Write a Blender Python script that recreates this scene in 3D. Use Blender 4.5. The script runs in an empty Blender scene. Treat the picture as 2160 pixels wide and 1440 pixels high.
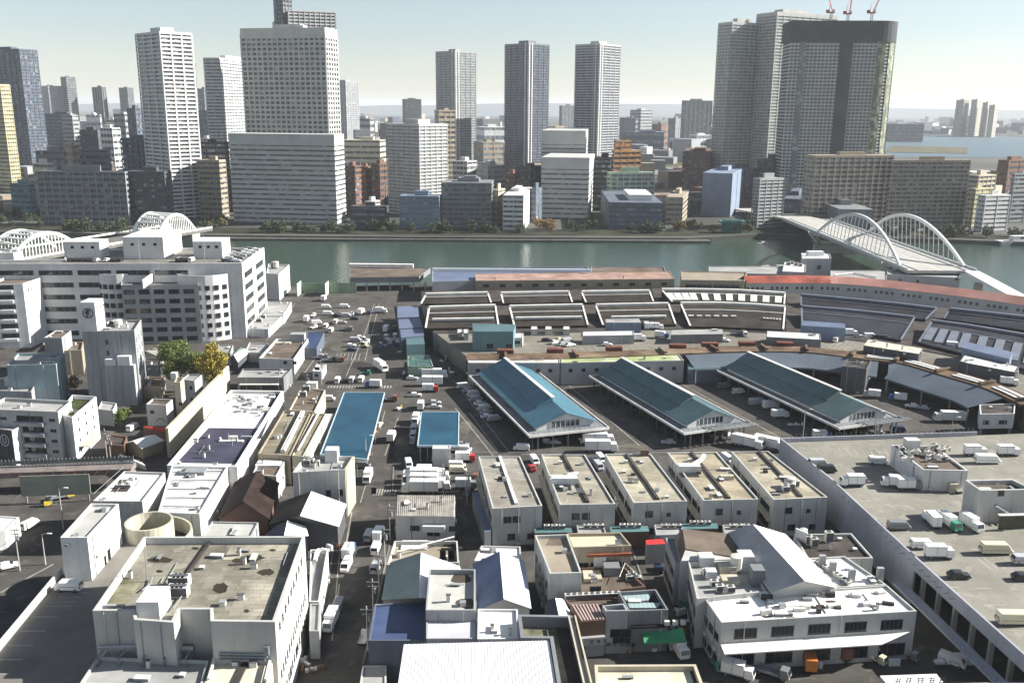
import bpy, math, random
from mathutils import Vector, Matrix
R = math.radians
random.seed(7)
sc = bpy.context.scene
HAZE_D = 0.00006
# ---------------------------------------------------------------- camera
F, PITCH, ROLL, CAMH = 1950.0, R(14.2), R(0.45), 95.0
fw = Vector((0, math.cos(PITCH), -math.sin(PITCH)))
up0 = Vector((0, math.sin(PITCH), math.cos(PITCH)))
rt0 = Vector((1, 0, 0))
rt = rt0 * math.cos(ROLL) + up0 * math.sin(ROLL)
up = up0 * math.cos(ROLL) - rt0 * math.sin(ROLL)
cam = bpy.data.cameras.new('camera'); co = bpy.data.objects.new('camera', cam)
sc.collection.objects.link(co)
co.matrix_world = Matrix(((rt.x, up.x, -fw.x, 0), (rt.y, up.y, -fw.y, 0), (rt.z, up.z, -fw.z, CAMH), (0, 0, 0, 1)))
cam.sensor_width = 36; cam.lens = 36 * F / 2160; cam.clip_start = 1; cam.clip_end = 60000
sc.camera = co
# ---------------------------------------------------------------- light
SUN_AZ, SUN_EL = R(81), R(29)        # azimuth clockwise from the view direction (+Y)
w = bpy.data.worlds.new('World'); sc.world = w; w.use_nodes = True
nt = w.node_tree; bg = nt.nodes['Background']
sky = nt.nodes.new('ShaderNodeTexSky'); sky.sky_type = 'NISHITA'; sky.sun_disc = False
sky.sun_elevation = SUN_EL; sky.sun_rotation = SUN_AZ
sky.air_density = 1.0; sky.dust_density = 0.2; sky.ozone_density = 2.2; sky.altitude = 50
hs = nt.nodes.new('ShaderNodeHueSaturation'); hs.inputs['Saturation'].default_value = .65; nt.links.new(sky.outputs[0], hs.inputs['Color']); nt.links.new(hs.outputs[0], bg.inputs[0]); bg.inputs[1].default_value = 0.052
sl = bpy.data.lights.new('sun', 'SUN'); so = bpy.data.objects.new('sun', sl); sc.collection.objects.link(so)
sl.energy = 5.0; sl.angle = R(0.5); sl.color = (1.0, 0.955, 0.88)
sd = Vector((math.sin(SUN_AZ) * math.cos(SUN_EL), math.cos(SUN_AZ) * math.cos(SUN_EL), math.sin(SUN_EL)))
so.rotation_euler = sd.to_track_quat('Z', 'Y').to_euler()
sc.view_settings.view_transform = 'Standard'; sc.view_settings.look = 'None'
sc.view_settings.exposure = 1.35; sc.view_settings.gamma = 1
sc.cycles.max_bounces = 5; sc.cycles.diffuse_bounces = 2; sc.cycles.glossy_bounces = 2
sc.cycles.volume_bounces = 0; sc.cycles.transparent_max_bounces = 6
try: sc.cycles.use_denoising = True
except Exception: pass
# ---------------------------------------------------------------- picture to place
def ray(px, py): return fw * F + rt * (px - 1080) - up * (py - 720)
def P(px, py, z=0.0):
    d = ray(px, py); t = (z - CAMH) / d.z
    return Vector((d.x * t, d.y * t, z))
def AT(px, py, Y):
    d = ray(px, py); t = Y / d.y
    return Vector((d.x * t, Y, CAMH + d.z * t))
def PX(v):
    q = Vector(v) - Vector((0, 0, CAMH)); k = q.dot(fw)
    return 1080 + F * q.dot(rt) / k, 720 - F * q.dot(up) / k
def HZ(px, py, yb, z0=0.0):
    """height of a point seen at (px,py) standing above the place whose foot (at z0) is seen at row yb"""
    lo, hi = z0, CAMH - 1
    for _ in range(40):
        m = (lo + hi) / 2; p = P(px, py, m)
        if PX((p.x, p.y, z0))[1] < yb: lo = m
        else: hi = m
    return (lo + hi) / 2
# ---------------------------------------------------------------- materials
MATS = {}
def _new(name):
    m = bpy.data.materials.new(name); m.use_nodes = True
    return m, m.node_tree, m.node_tree.nodes['Principled BSDF']
def mat(name, col, rough=.8, var=.18, sc_=.25, stain=0.0, stcol=(.05, .045, .04), metal=0.0, streak=0.0, spec=.18, cor=0.0, corang=0.0, seams=0.0, spots=0.0):
    """weathered surface: broad blotches, optional dark stains, run-down streaks, corrugation, roofing seams"""
    if name in MATS: return MATS[name]
    m, t, b = _new(name); N, L = t.nodes, t.links
    tc = N.new('ShaderNodeNewGeometry')
    def noise(scale, det=4, vec=None, rg=.55):
        n = N.new('ShaderNodeTexNoise'); n.inputs['Scale'].default_value = scale; n.inputs['Detail'].default_value = det
        n.inputs['Roughness'].default_value = rg; L.new(vec or tc.outputs['Position'], n.inputs['Vector']); return n
    def ramp(src, a, b_):
        r = N.new('ShaderNodeMapRange'); r.inputs[1].default_value = a; r.inputs[2].default_value = b_
        L.new(src, r.inputs[0]); r.clamp = True; return r.outputs[0]
    def mix(fac, A, B, mode='MIX'):
        x = N.new('ShaderNodeMix'); x.data_type = 'RGBA'; x.blend_type = mode
        if isinstance(fac, float): x.inputs[0].default_value = fac
        else: L.new(fac, x.inputs[0])
        for s, v in ((x.inputs[6], A), (x.inputs[7], B)):
            if isinstance(v, tuple): s.default_value = (*v, 1)
            else: L.new(v, s)
        return x.outputs[2]
    c = col
    dk = tuple(v * (1 - var * 2) for v in col); lt = tuple(min(.9, v * (1 + var)) for v in col)
    f = ramp(noise(sc_, 5).outputs[0], .3, .7)
    out = mix(f, dk, lt)
    f2 = ramp(noise(sc_ * 9, 3).outputs[0], .25, .75)
    out = mix(f2, mix(1.0, out, (1 - var * .7,) * 3, 'MULTIPLY'), out)
    if stain:
        f3 = ramp(noise(sc_ * .45, 6, rg=.65).outputs[0], .52, .66)
        mm = N.new('ShaderNodeMath'); mm.operation = 'MULTIPLY'; mm.inputs[1].default_value = stain; L.new(f3, mm.inputs[0])
        out = mix(mm.outputs[0], out, stcol)
    if spots:
        f5 = ramp(noise(.9, 3, rg=.5).outputs[0], .6, .7)
        mm = N.new('ShaderNodeMath'); mm.operation = 'MULTIPLY'; mm.inputs[1].default_value = spots; L.new(f5, mm.inputs[0])
        out = mix(mm.outputs[0], out, tuple(v * .4 for v in col))
        f6 = ramp(noise(.33, 2, rg=.4).outputs[0], .62, .64)
        mm = N.new('ShaderNodeMath'); mm.operation = 'MULTIPLY'; mm.inputs[1].default_value = spots * .7; L.new(f6, mm.inputs[0])
        out = mix(mm.outputs[0], out, tuple(min(.9, v * 1.45) for v in col))
    if streak:
        mp = N.new('ShaderNodeMapping'); mp.inputs['Scale'].default_value = (1.3, 1.3, .06); L.new(tc.outputs['Position'], mp.inputs[0])
        f4 = ramp(noise(1.0, 4, mp.outputs[0]).outputs[0], .5, .75)
        mm = N.new('ShaderNodeMath'); mm.operation = 'MULTIPLY'; mm.inputs[1].default_value = streak; L.new(f4, mm.inputs[0])
        out = mix(mm.outputs[0], out, tuple(v * .35 for v in col))
    if seams:
        mp = N.new('ShaderNodeMapping'); mp.inputs['Rotation'].default_value = (0, 0, R(corang)); L.new(tc.outputs['Position'], mp.inputs[0])
        bk = N.new('ShaderNodeTexBrick'); bk.inputs['Scale'].default_value = 1; bk.inputs['Brick Width'].default_value = seams
        bk.inputs['Row Height'].default_value = seams * .38; bk.inputs['Mortar Size'].default_value = .05
        bk.inputs['Color1'].default_value = (1, 1, 1, 1); bk.inputs['Color2'].default_value = (.8, .8, .8, 1); bk.inputs['Mortar'].default_value = (.45, .45, .45, 1)
        L.new(mp.outputs[0], bk.inputs[0]); out = mix(.85, out, bk.outputs[0], 'MULTIPLY')
    L.new(out, b.inputs['Base Color'])
    b.inputs['Roughness'].default_value = rough; b.inputs['Metallic'].default_value = metal
    b.inputs['Specular IOR Level'].default_value = spec
    if cor:
        mp = N.new('ShaderNodeMapping'); mp.inputs['Rotation'].default_value = (0, 0, R(corang)); L.new(tc.outputs['Position'], mp.inputs[0])
        wv = N.new('ShaderNodeTexWave'); wv.inputs['Scale'].default_value = .314 / cor; L.new(mp.outputs[0], wv.inputs[0])
        bp = N.new('ShaderNodeBump'); bp.inputs['Strength'].default_value = .13; bp.inputs['Distance'].default_value = cor * .2
        L.new(wv.outputs['Fac'], bp.inputs['Height']); L.new(bp.outputs[0], b.inputs['Normal'])
    MATS[name] = m; return m
def glass(name, col, cell=(3, 3, 3.3), litcol=(.25, .27, .28), frac=.25, rough=.15, spec=.5):
    """glazing seen from far: each bay a little different (blinds, curtains, bare glass)"""
    if name in MATS: return MATS[name]
    m, t, b = _new(name); N, L = t.nodes, t.links
    tc = N.new('ShaderNodeTexCoord')
    sn = N.new('ShaderNodeVectorMath'); sn.operation = 'SNAP'; sn.inputs[1].default_value = cell
    L.new(tc.outputs['Object'], sn.inputs[0])
    wn = N.new('ShaderNodeTexWhiteNoise'); L.new(sn.outputs[0], wn.inputs[0])
    r = N.new('ShaderNodeMapRange'); r.inputs[1].default_value = 1 - frac; r.inputs[2].default_value = 1.0
    L.new(wn.outputs[0], r.inputs[0])
    x = N.new('ShaderNodeMix'); x.data_type = 'RGBA'; L.new(r.outputs[0], x.inputs[0])
    x.inputs[6].default_value = (*col, 1); x.inputs[7].default_value = (*litcol, 1)
    L.new(x.outputs[2], b.inputs['Base Color'])
    b.inputs['Roughness'].default_value = rough; b.inputs['Specular IOR Level'].default_value = spec
    MATS[name] = m; return m
C = dict(white=(.64, .64, .63), offw=(.48, .48, .46), cream=(.48, .44, .34), tan=(.34, .29, .22), lgrey=(.34, .35, .36), grey=(.2, .21, .22),
         dgrey=(.09, .093, .1), slate=(.11, .135, .175), blue=(.2, .25, .33), teal=(.14, .24, .26), brown=(.16, .1, .075), brick=(.2, .115, .085),
         yellow=(.5, .455, .29), orange=(.34, .19, .085), green=(.25, .33, .26), black=(.03, .03, .035))
def W(c, **k):
    """wall paint of a plain colour name"""
    k.setdefault('streak', .25)
    return mat('wall_' + c + ('_s%d' % int(k['streak'] * 100)), C[c], .85, var=.08, sc_=.12, **k)
# ---------------------------------------------------------------- meshes
def ccw(p):
    a = sum(p[i][0] * p[(i + 1) % len(p)][1] - p[(i + 1) % len(p)][0] * p[i][1] for i in range(len(p)))
    return list(p) if a > 0 else list(reversed(p))
def inset(p, d):
    n = len(p); out = []
    for i in range(n):
        a, b, c = Vector(p[i - 1][:2]), Vector(p[i][:2]), Vector(p[(i + 1) % n][:2])
        e1, e2 = (b - a).normalized(), (c - b).normalized()
        n1, n2 = Vector((-e1.y, e1.x)), Vector((-e2.y, e2.x))
        k = 1 + n1.dot(n2)
        out.append(tuple(b + (n1 + n2) * (d / k if abs(k) > .2 else d)))
    return out
class MB:
    def __init__(s, M=None): s.v = []; s.f = []; s.m = []; s.M = M
    def pts(s, ps):
        k = len(s.v)
        for p in ps:
            q = Vector(p); s.v.append(tuple(s.M @ q) if s.M else tuple(q))
        return k
    def face(s, ps, mi=0): k = s.pts(ps); s.f.append(tuple(range(k, k + len(ps)))); s.m.append(mi); return s
    def prism(s, poly, z0, z1, mi=0, top=None, bot=False, cap=True):
        n = len(poly); k = s.pts([(p[0], p[1], z0) for p in poly] + [(p[0], p[1], z1) for p in poly])
        for i in range(n):
            j = (i + 1) % n; s.f.append((k + i, k + j, k + n + j, k + n + i)); s.m.append(mi)
        if cap: s.f.append(tuple(range(k + n, k + 2 * n))); s.m.append(mi if top is None else top)
        if bot: s.f.append(tuple(reversed(range(k, k + n)))); s.m.append(mi)
        return s
    def box(s, x0, y0, z0, x1, y1, z1, mi=0): return s.prism([(x0, y0), (x1, y0), (x1, y1), (x0, y1)], z0, z1, mi, bot=True)
    def cyl(s, x, y, z0, z1, r, n=12, mi=0, r1=None, cap=True):
        r1 = r if r1 is None else r1; a = [math.tau * i / n for i in range(n)]
        k = s.pts([(x + r * math.cos(t), y + r * math.sin(t), z0) for t in a] + [(x + r1 * math.cos(t), y + r1 * math.sin(t), z1) for t in a])
        for i in range(n):
            j = (i + 1) % n; s.f.append((k + i, k + j, k + n + j, k + n + i)); s.m.append(mi)
        if cap: s.f.append(tuple(range(k + n, k + 2 * n))); s.m.append(mi)
        return s
    def tube(s, a, b, r, n=5, mi=0, r1=None):
        a, b = Vector(a), Vector(b); d = (b - a).normalized()
        u = d.cross(Vector((0, 0, 1)) if abs(d.z) < .9 else Vector((1, 0, 0))).normalized(); v = d.cross(u); r1 = r if r1 is None else r1
        k = s.pts([a + (u * math.cos(t) + v * math.sin(t)) * r for t in [math.tau * i / n for i in range(n)]] +
                  [b + (u * math.cos(t) + v * math.sin(t)) * r1 for t in [math.tau * i / n for i in range(n)]])
        for i in range(n):
            j = (i + 1) % n; s.f.append((k + i, k + n + i, k + n + j, k + j)); s.m.append(mi)
        s.f.append(tuple(range(k, k + n))); s.m.append(mi); s.f.append(tuple(reversed(range(k + n, k + 2 * n)))); s.m.append(mi)
        return s
    def beam(s, a, b, w_, h, mi=0):
        """bar of width w_ and height h whose bottom centre line runs a->b"""
        a, b = Vector(a), Vector(b); d = (b - a); s2 = Vector((-d.y, d.x, 0)).normalized() * w_ / 2; z = Vector((0, 0, h))
        q = [a - s2, a + s2, b + s2, b - s2]; k = s.pts(q + [x + z for x in q])
        for f in ((0, 1, 2, 3), (4, 7, 6, 5), (0, 4, 5, 1), (1, 5, 6, 2), (2, 6, 7, 3), (3, 7, 4, 0)):
            s.f.append(tuple(k + i for i in f)); s.m.append(mi)
        return s
    def mesh(s, name, mats):
        me = bpy.data.meshes.new(name); me.from_pydata(s.v, [], s.f)
        for x in (mats if isinstance(mats, (list, tuple)) else [mats]): me.materials.append(x)
        if any(s.m): me.polygons.foreach_set('material_index', s.m)
        me.update(); return me
    def build(s, name, mats, parent=None, loc=(0, 0, 0), rz=0, **k): return link(name, s.mesh(name, mats), parent, loc, rz, **k)
def link(name, me, parent=None, loc=(0, 0, 0), rz=0, **k):
    o = bpy.data.objects.new(name, me); sc.collection.objects.link(o)
    o.location = loc; o.rotation_euler = (0, 0, rz)
    if parent: o.parent = parent
    for a, b in k.items():
        if b: o[{'cat': 'category'}.get(a, a)] = b
    return o
LABELS = {}
def thing(name, label, cat, loc=(0, 0, 0), group=None, rz=0):
    LABELS.setdefault(label, []).append(name)
    return link(name, None, None, loc, rz, label=label, cat=cat, group=group)
def copytree(o, loc, rz, label, group=None):
    c = o.copy(); sc.collection.objects.link(c); c.location = loc; c.rotation_euler = (0, 0, rz); c['label'] = label
    LABELS.setdefault(label, []).append(o.name)
    if group: c['group'] = group
    for ch in o.children:
        d = ch.copy(); sc.collection.objects.link(d); d.parent = c
        for g in ch.children:
            e = g.copy(); sc.collection.objects.link(e); e.parent = d
    return c
# ---------------------------------------------------------------- windows
GL = glass('window_glass', (.018, .022, .028), (1.3, 1.3, 1.7), (.12, .14, .15), .3, rough=.08, spec=.6)
FR = mat('window_frame', (.45, .45, .44), .6, .05)
FRD = mat('window_frame_dark', (.1, .1, .11), .6, .05)
WINC = {}
def winmesh(w_, h, dark=False, n=2):
    key = (round(w_, 2), round(h, 2), dark, n)
    if key not in WINC:
        b = MB(); fr = .07 if w_ < 4 else .1
        b.box(0, -.05, 0, w_, .02, h, 1)
        n = max(1, n)
        pw = (w_ - fr * (n + 1)) / n
        for i in range(n):
            x = fr + i * (pw + fr); b.box(x, -.056, fr, x + pw, .0, h - fr, 0)
        b.box(-.06, -.13, -.09, w_ + .06, .02, 0, 1)
        WINC[key] = b.mesh('window', [GL, FRD if dark else FR])
    return WINC[key]
# ---------------------------------------------------------------- low buildings
BLDS = []
class Bld:
    """walls, parapet, roof; poly = near-left, near-right, far-right, far-left ... (counter-clockwise)"""
    def __init__(s, name, label, poly, z1, z0=0.0, par=.8, wall=None, roof=None, t=.3, cat='building', group=None, pm=None):
        poly = [Vector(p[:2]) for p in poly]; s.par, s.z0, s.z1 = par, z0, z1
        c = sum(poly, Vector((0, 0))) / len(poly); s.c = Vector((c.x, c.y, z0)); s.h = z1 - z0
        s.p = [p - c for p in poly]; s.e = thing(name, label, cat, s.c, group); s.nw = 0; s.rest = None
        BLDS.append(s); s.wm = wall or W('offw'); s.rm = roof or mat('roof_grey', (.3, .29, .26))
        inn = inset(s.p, t) if par > 0 else s.p; s.inn = inn
        b = MB(); b.prism(s.p, 0, s.h, 0, cap=False); n = len(s.p)
        if par > 0:
            for i in range(n):
                j = (i + 1) % n
                b.face([(*s.p[i], s.h), (*s.p[j], s.h), (*inn[j], s.h), (*inn[i], s.h)], 1)
                b.face([(*inn[i], s.h), (*inn[j], s.h), (*inn[j], s.h - par), (*inn[i], s.h - par)], 1)
        b.build('wall', [s.wm, pm or s.wm], s.e)
        MB().face([(*q, s.h - par) for q in inn]).build('roof', s.rm, s.e)
    def edge(s, i):
        a, b = s.p[i % len(s.p)], s.p[(i + 1) % len(s.p)]; d = b - a; return a, d.normalized(), d.length
    def on(s, i, u, v, out=0.0):
        """place on wall i: u metres along (or fraction if <=1 float), v above the foot"""
        a, d, L_ = s.edge(i); q = a + d * u + Vector((d.y, -d.x)) * out
        return Vector((q.x, q.y, v)), math.atan2(d.y, d.x)
    def win(s, i, u, v, w_, h, dark=False, n=2, name='window'):
        loc, rz = s.on(i, u, v); s.nw += 1
        if s.nw <= 100: link(name, winmesh(w_, h, dark, n), s.e, loc, rz)
        else:
            if s.rest is None: s.rest = MB()
            s.rest.M = Matrix.Translation(loc) @ Matrix.Rotation(rz, 4, 'Z'); s.rest.box(0, -.05, 0, w_, .02, h, 0)
    def done(s):
        if s.rest: s.rest.build('window', GL, s.e, kind='stuff')
    def grid(s, i, rows, cols, w_=1.5, h=1.4, v0=1.2, dv=3.2, m=1.2, dark=False, n=2, skip=(), u0=None, u1=None):
        a, d, L_ = s.edge(i); u0 = m if u0 is None else u0 * L_; u1 = L_ - m if u1 is None else u1 * L_
        for r in range(rows):
            for c in range(cols):
                if (r, c) in skip: continue
                u = u0 + (u1 - u0) * (c + .5) / cols - w_ / 2; s.win(i, u, v0 + r * dv, w_, h, dark, n)
        return s
    def ribbon(s, i, rows, h=1.4, v0=1.2, dv=3.5, m=.8, seg=1, gap=.6, dark=True, n=6):
        a, d, L_ = s.edge(i); wd = (L_ - 2 * m - gap * (seg - 1)) / seg
        for r in range(rows):
            for c in range(seg): s.win(i, m + c * (wd + gap), v0 + r * dv, wd, h, dark, n)
        return s
    def part(s, name, mats, b, loc=(0, 0, 0), rz=0, **k): return b.build(name, mats, s.e, loc, rz, **k)
    def local(s, px, py, z=None):
        """point of the roof plane (or height z above the foot) under pixel px,py, in the building's own frame"""
        zz = s.z1 - s.par if z is None else s.z0 + z
        p = P(px, py, zz) - s.c; return Vector((p.x, p.y, zz - s.z0))
    def rbox(s, name, x0, x1, ynear, h, d=None, col='offw', rz=None, yfar=None, z=None, mats=None):
        """box standing on the roof; front foot at pixels x0..x1,ynear; depth d metres"""
        a, b = s.local(x0, ynear, z), s.local(x1, ynear, z); wd = (b - a).length
        r = math.atan2((b - a).y, (b - a).x) if rz is None else rz
        if d is None: d = wd
        m = MB(); m.box(0, 0, 0, wd, d, h)
        return m.build(name, mats or W(col), s.e, a, r)
def quad(nl, nr, fr_, fl, z): return [P(*q, z) for q in (nl, nr, fr_, fl)]
def para(nl, nr, fl, z, square=True):
    """rectangle from near-left, near-right and far-left corners seen on height z"""
    a, b, c = P(*nl, z), P(*nr, z), P(*fl, z); u = b - a; v = c - a
    if square:
        n_ = Vector((-u.y, u.x, 0)).normalized(); v = n_ * v.dot(n_)
    return [a, b, b + v, a + v]
# ---------------------------------------------------------------- towers beyond the river
def slen(M0, d, x):
    lo, hi = 0.0, 900.0; s0 = PX(M0)[0] < x
    for _ in range(50):
        m = (lo + hi) / 2
        if (PX(M0 + d * m)[0] < x) == s0: lo = m
        else: hi = m
    return hi
def ground_cut(poly, c): return [Vector((p.x - c.x, p.y - c.y)) for p in poly]
CORE = glass('tower_glass', (.05, .058, .07), (3, 3, 3.3), (.3, .31, .31), .3, rough=.25)
COREL = glass('tower_glass_light', (.13, .15, .17), (3, 3, 3.3), (.36, .37, .37), .35, rough=.3)
COREN = glass('tower_glass_navy', (.03, .045, .08), (3, 3, 3.3), (.1, .13, .18), .3, rough=.2)
COREG = glass('tower_glass_green', (.13, .17, .17), (3, 3, 3.3), (.3, .33, .32), .3, rough=.25)
def tower(name, label, xl, xm, xr, yt, yb, a=20, fl=12, band='lgrey', core=None, bf=.45, out=.5, pl=0, pr=0, pw=.5, pier=None,
          dl=18, dr=18, top=2.0, roofbox=1, cat='tower block', group=None, blank=(), Y=None, z0=0.0, poly=None, rc=None, spine=0):
    a = R(a); Y = Y or P(xm, yb, 0).y
    M0 = AT(xm, yt, Y); dR = Vector((math.sin(a), math.cos(a), 0)); dL = Vector((-math.cos(a), math.sin(a), 0))
    LL = slen(M0, dL, xl) if xl < xm else dl; LR = slen(M0, dR, xr) if xr > xm else dr
    LR = min(LR, 120)
    pol = poly or [M0, M0 + dR * LR, M0 + dR * LR + dL * LL, M0 + dL * LL]
    z1 = M0.z; c = sum(pol, Vector()) / len(pol); c.z = z0; e = thing(name, label, cat, c, group)
    lp = ground_cut(pol, c); h = z1 - z0; core = core or CORE
    MB().prism(lp, 0, h - .4).build('glazing' if core.name.startswith('tower_glass') else 'wall', core, e)
    bm = W(band, streak=0.1); o = inset(lp, -out); fh = (h - top) / fl
    me = MB().prism(o, 0, fh * bf, bot=True).mesh('floor_band', bm)
    for i in range(fl): link('balcony', me, e, (0, 0, fh * (i + .15)))
    MB().prism(inset(lp, -out - .1), h - top, h).build('roof_parapet', bm, e)
    pm = W(pier, streak=.1) if pier else bm; n = len(lp)
    if cat != 'office building' and not blank:
        if not pl and LL > 14: pl = int(LL / 7)
        if not pr and LR > 14: pr = int(LR / 7)
    for idx, cnt in ((0, pr), (n - 1, pl)):
        if cnt:
            A, B = Vector(o[idx]), Vector(o[(idx + 1) % n]); d = (B - A).normalized(); rz = math.atan2(d.y, d.x)
            me2 = MB().box(-pw / 2, -.25, 0, pw / 2, .5, h - top / 2).mesh('pier', pm)
            for k in range(cnt + 1): q = A + (B - A) * (k / cnt); link('pier', me2, e, (q.x, q.y, 0), rz)
    if spine:
        for idx, fr_ in ((0, 0), (n - 1, 1)):
            A, B = Vector(o[idx]), Vector(o[(idx + 1) % n]); d = (B - A).normalized(); LE = (B - A).length; rz = math.atan2(d.y, d.x)
            for u in ((.25, spine) if not fr_ else (LE - 1.6, LE - spine - 1.6)): q = A + d * u; MB().box(0, -.5, 0, 1.6, .5, h + .3).build('spine', W('white', streak=.1), e, (q.x, q.y, 0), rz)
    for idx in blank:
        A, B = Vector(o[idx]), Vector(o[(idx + 1) % n]); d = (B - A).normalized()
        MB().box(0, -.2, 0, (B - A).length, .4, h).build('end_wall', bm, e, (A.x, A.y, 0), math.atan2(d.y, d.x))
    r = random.Random(xm * 7 + yt)
    rcm = W(rc or band, streak=.2)
    for k in range(roofbox):
        sx = r.uniform(.25, .45); q = (lp[0] * r.uniform(.05, .5) + lp[2] * r.uniform(-.1, .4)); d = (lp[1] - lp[0]).normalized()
        l1 = (lp[1] - lp[0]).length * sx; l2 = (lp[3 % n] - lp[0]).length * sx
        MB().box(-l1 / 2, -l2 / 2, 0, l1 / 2, l2 / 2, r.uniform(2.5, 5)).build('roof_hut', rcm, e, (q.x * .6, q.y * .6, h - .35), math.atan2(d.y, d.x))
    return e
# ================================================================ setting
ASPH = mat('asphalt', (.086, .08, .073), .95, var=.2, sc_=.11, spots=.6, stain=.5, stcol=(.042, .04, .038))
def sheet(name, poly, z, m, z0=None, kind='structure'):
    c = sum((Vector((p[0], p[1], 0)) for p in poly), Vector()) / len(poly)
    lp = [(p[0] - c.x, p[1] - c.y) for p in poly]; b = MB()
    if z0 is None: b.face([(*q, 0) for q in lp])
    else: b.prism(lp, z0 - z, 0)
    return b.build(name, m, None, (c.x, c.y, z), kind=kind)
FARL = mat('city_ground', (.1, .1, .09), .95, var=.3, sc_=.004, stain=.4, stcol=(.05, .07, .04))
sheet('ground', [(-22000, -400), (22000, -400), (22000, 30000), (-22000, 30000)], -6, FARL)
def water_mat(name, col, sc_, bump):
    m, t, b = _new(name); N, L = t.nodes, t.links
    b.inputs['Base Color'].default_value = (*col, 1); b.inputs['Roughness'].default_value = .12; b.inputs['IOR'].default_value = 1.33; b.inputs['Specular IOR Level'].default_value = .5 if sc_ > .1 else .25
    g = N.new('ShaderNodeNewGeometry'); n = N.new('ShaderNodeTexNoise'); n.inputs['Scale'].default_value = sc_; n.inputs['Detail'].default_value = 4
    mp = N.new('ShaderNodeMapping'); mp.inputs['Scale'].default_value = (1, 1.6, 1); L.new(g.outputs['Position'], mp.inputs[0]); L.new(mp.outputs[0], n.inputs['Vector'])
    bp = N.new('ShaderNodeBump'); bp.inputs['Strength'].default_value = bump; bp.inputs['Distance'].default_value = .6
    L.new(n.outputs[0], bp.inputs['Height']); L.new(bp.outputs[0], b.inputs['Normal']); return m
RIV = water_mat('river_water', (.04, .068, .052), .35, .5)
sheet('water', [(-2000, 380), (2000, 380), (2000, 1100), (-2000, 1100)], -3, RIV)
# near land: the market side of the river
nb = [P(-200, 610), P(420, 604), P(700, 604), P(1000, 598), P(1500, 604), P(1700, 600), P(2060, 616), P(2500, 640)]
NEARL = [(-900, -300), (900, -300)] + [(900, 480)] + [(p.x, p.y) for p in reversed(nb)] + [(-900, 500)]
sheet('market_ground', NEARL, 0, ASPH, -5.9)
fb = [P(-1200, 468), P(430, 496), P(900, 500), P(1450, 502), P(1500, 500), P(1600, 494), P(1700, 498), P(1950, 503), P(2200, 512), P(3200, 560)]
sheet('far_bank_ground', [(p.x, p.y) for p in fb] + [(16000, 600), (16000, 16000), (-16000, 16000), (-16000, 1000)], 0, FARL, -5.8)
BAY = water_mat('bay_water', (.09, .14, .17), .05, .5); BAY.node_tree.nodes['Principled BSDF'].inputs['Roughness'].default_value = .5
for pix in ([(1868, 331), (2165, 332), (2400, 325), (2400, 292), (2165, 290), (2000, 284), (1868, 290)], [(1352, 328), (1500, 330), (1500, 318), (1352, 316)],
            [(740, 246), (1240, 246), (1240, 236), (740, 235)]):
    sheet('bay_water', [P(x, y) for x, y in pix], .3, BAY, 0)
GRN = mat('park_ground', (.12, .11, .05), .95, var=.3, sc_=.02, stain=.4, stcol=(.05, .07, .03))
sheet('island_ground', [P(x, y) for x, y in [(1868, 322), (2040, 325), (2040, 312), (1880, 308)]], 1.2, GRN, 0)
sheet('park_ground', [P(x, y) for x, y in [(1340, 372), (1440, 372), (1440, 336), (1340, 336)]], 1.0, GRN, 0)
fbs = [P(x, y) for x, y in ((-900, 474), (430, 492), (900, 496), (1450, 498), (1600, 491), (1950, 500), (2200, 509))]
sheet('riverside_park_painted_shade', [(p.x, p.y) for p in fbs] + [(p.x, p.y + 34) for p in reversed(fbs)], .05, mat('turf_with_painted_shade', (.035, .04, .022), 1, var=.4, sc_=.05, stain=.5, stcol=(.07, .065, .05)))  # dark strip colour holds both the greenery and the buildings' shadow
# quay wall line and walkway of the far bank
QW = mat('quay_concrete', (.13, .125, .115), .9, var=.15, stain=.4)
for x0, y0, x1, y1 in ((400, 499, 1500, 505),):
    a, b = P(x0, y0, 0), P(x1, y1, 0)
    sheet('riverside_path', [(a.x, a.y), (b.x, b.y), (b.x, b.y + 9), (a.x, a.y + 9)], -1.2, QW, -5.7)
HAZ = mat('far_hills', (.1, .13, .14), 1, var=.1, sc_=.001)
def ridge(name, x0, x1, Y, hh, seed, step=60):
    r = random.Random(seed); b = MB(); pts = []; x = x0; h = hh * .6
    while x <= x1: h = max(hh * .35, min(hh, h + r.uniform(-.16, .16) * hh)); pts.append((x, h)); x += (x1 - x0) / step
    for (xa, ha), (xb, hb) in zip(pts, pts[1:]):
        b.face([(xa, 0, -5), (xb, 0, -5), (xb, 400, hb), (xa, 400, ha)]); b.face([(xa, 400, ha), (xb, 400, hb), (xb, 1400, -5), (xa, 1400, -5)])
    b.build(name, HAZ, None, (0, Y, 0), kind='structure')
ridge('hills', -14000, 14000, 14000, 160, 3)
# ================================================================ towers and blocks beyond the river
T = tower
T('residential_tower', 'dark slate tower with a sunlit cream side, rising above the yellow tower', -70, 40, 77, 103, 372, 25, 40, 'slate', CORE, .5, .4, 10, 4, cat='tower')
T('residential_tower', 'slim yellow-cream tower standing nearest the frame edge, with lower steps on its sunlit side', -90, 0, 19, 178, 432, 25, 30, 'yellow', CORE, .6, .3, 5, 4, cat='tower', roofbox=0)
T('apartment_block', 'yellow-cream stepped wing at the foot of the slim yellow tower', -30, 8, 49, 356, 430, 20, 6, 'yellow', CORE, .6, .3, 3, 4, roofbox=0)
T('residential_tower', 'small pale tower between the slate tower and the thin grey tower', 82, 101, 129, 181, 300, 45, 24, 'lgrey', COREL, .55, cat='tower')
T('residential_tower', 'thin grey tower with a crown frame, beside the small pale tower', 128, 139, 158, 162, 300, 35, 30, 'grey', CORE, .5, pr=3, cat='tower')
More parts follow.
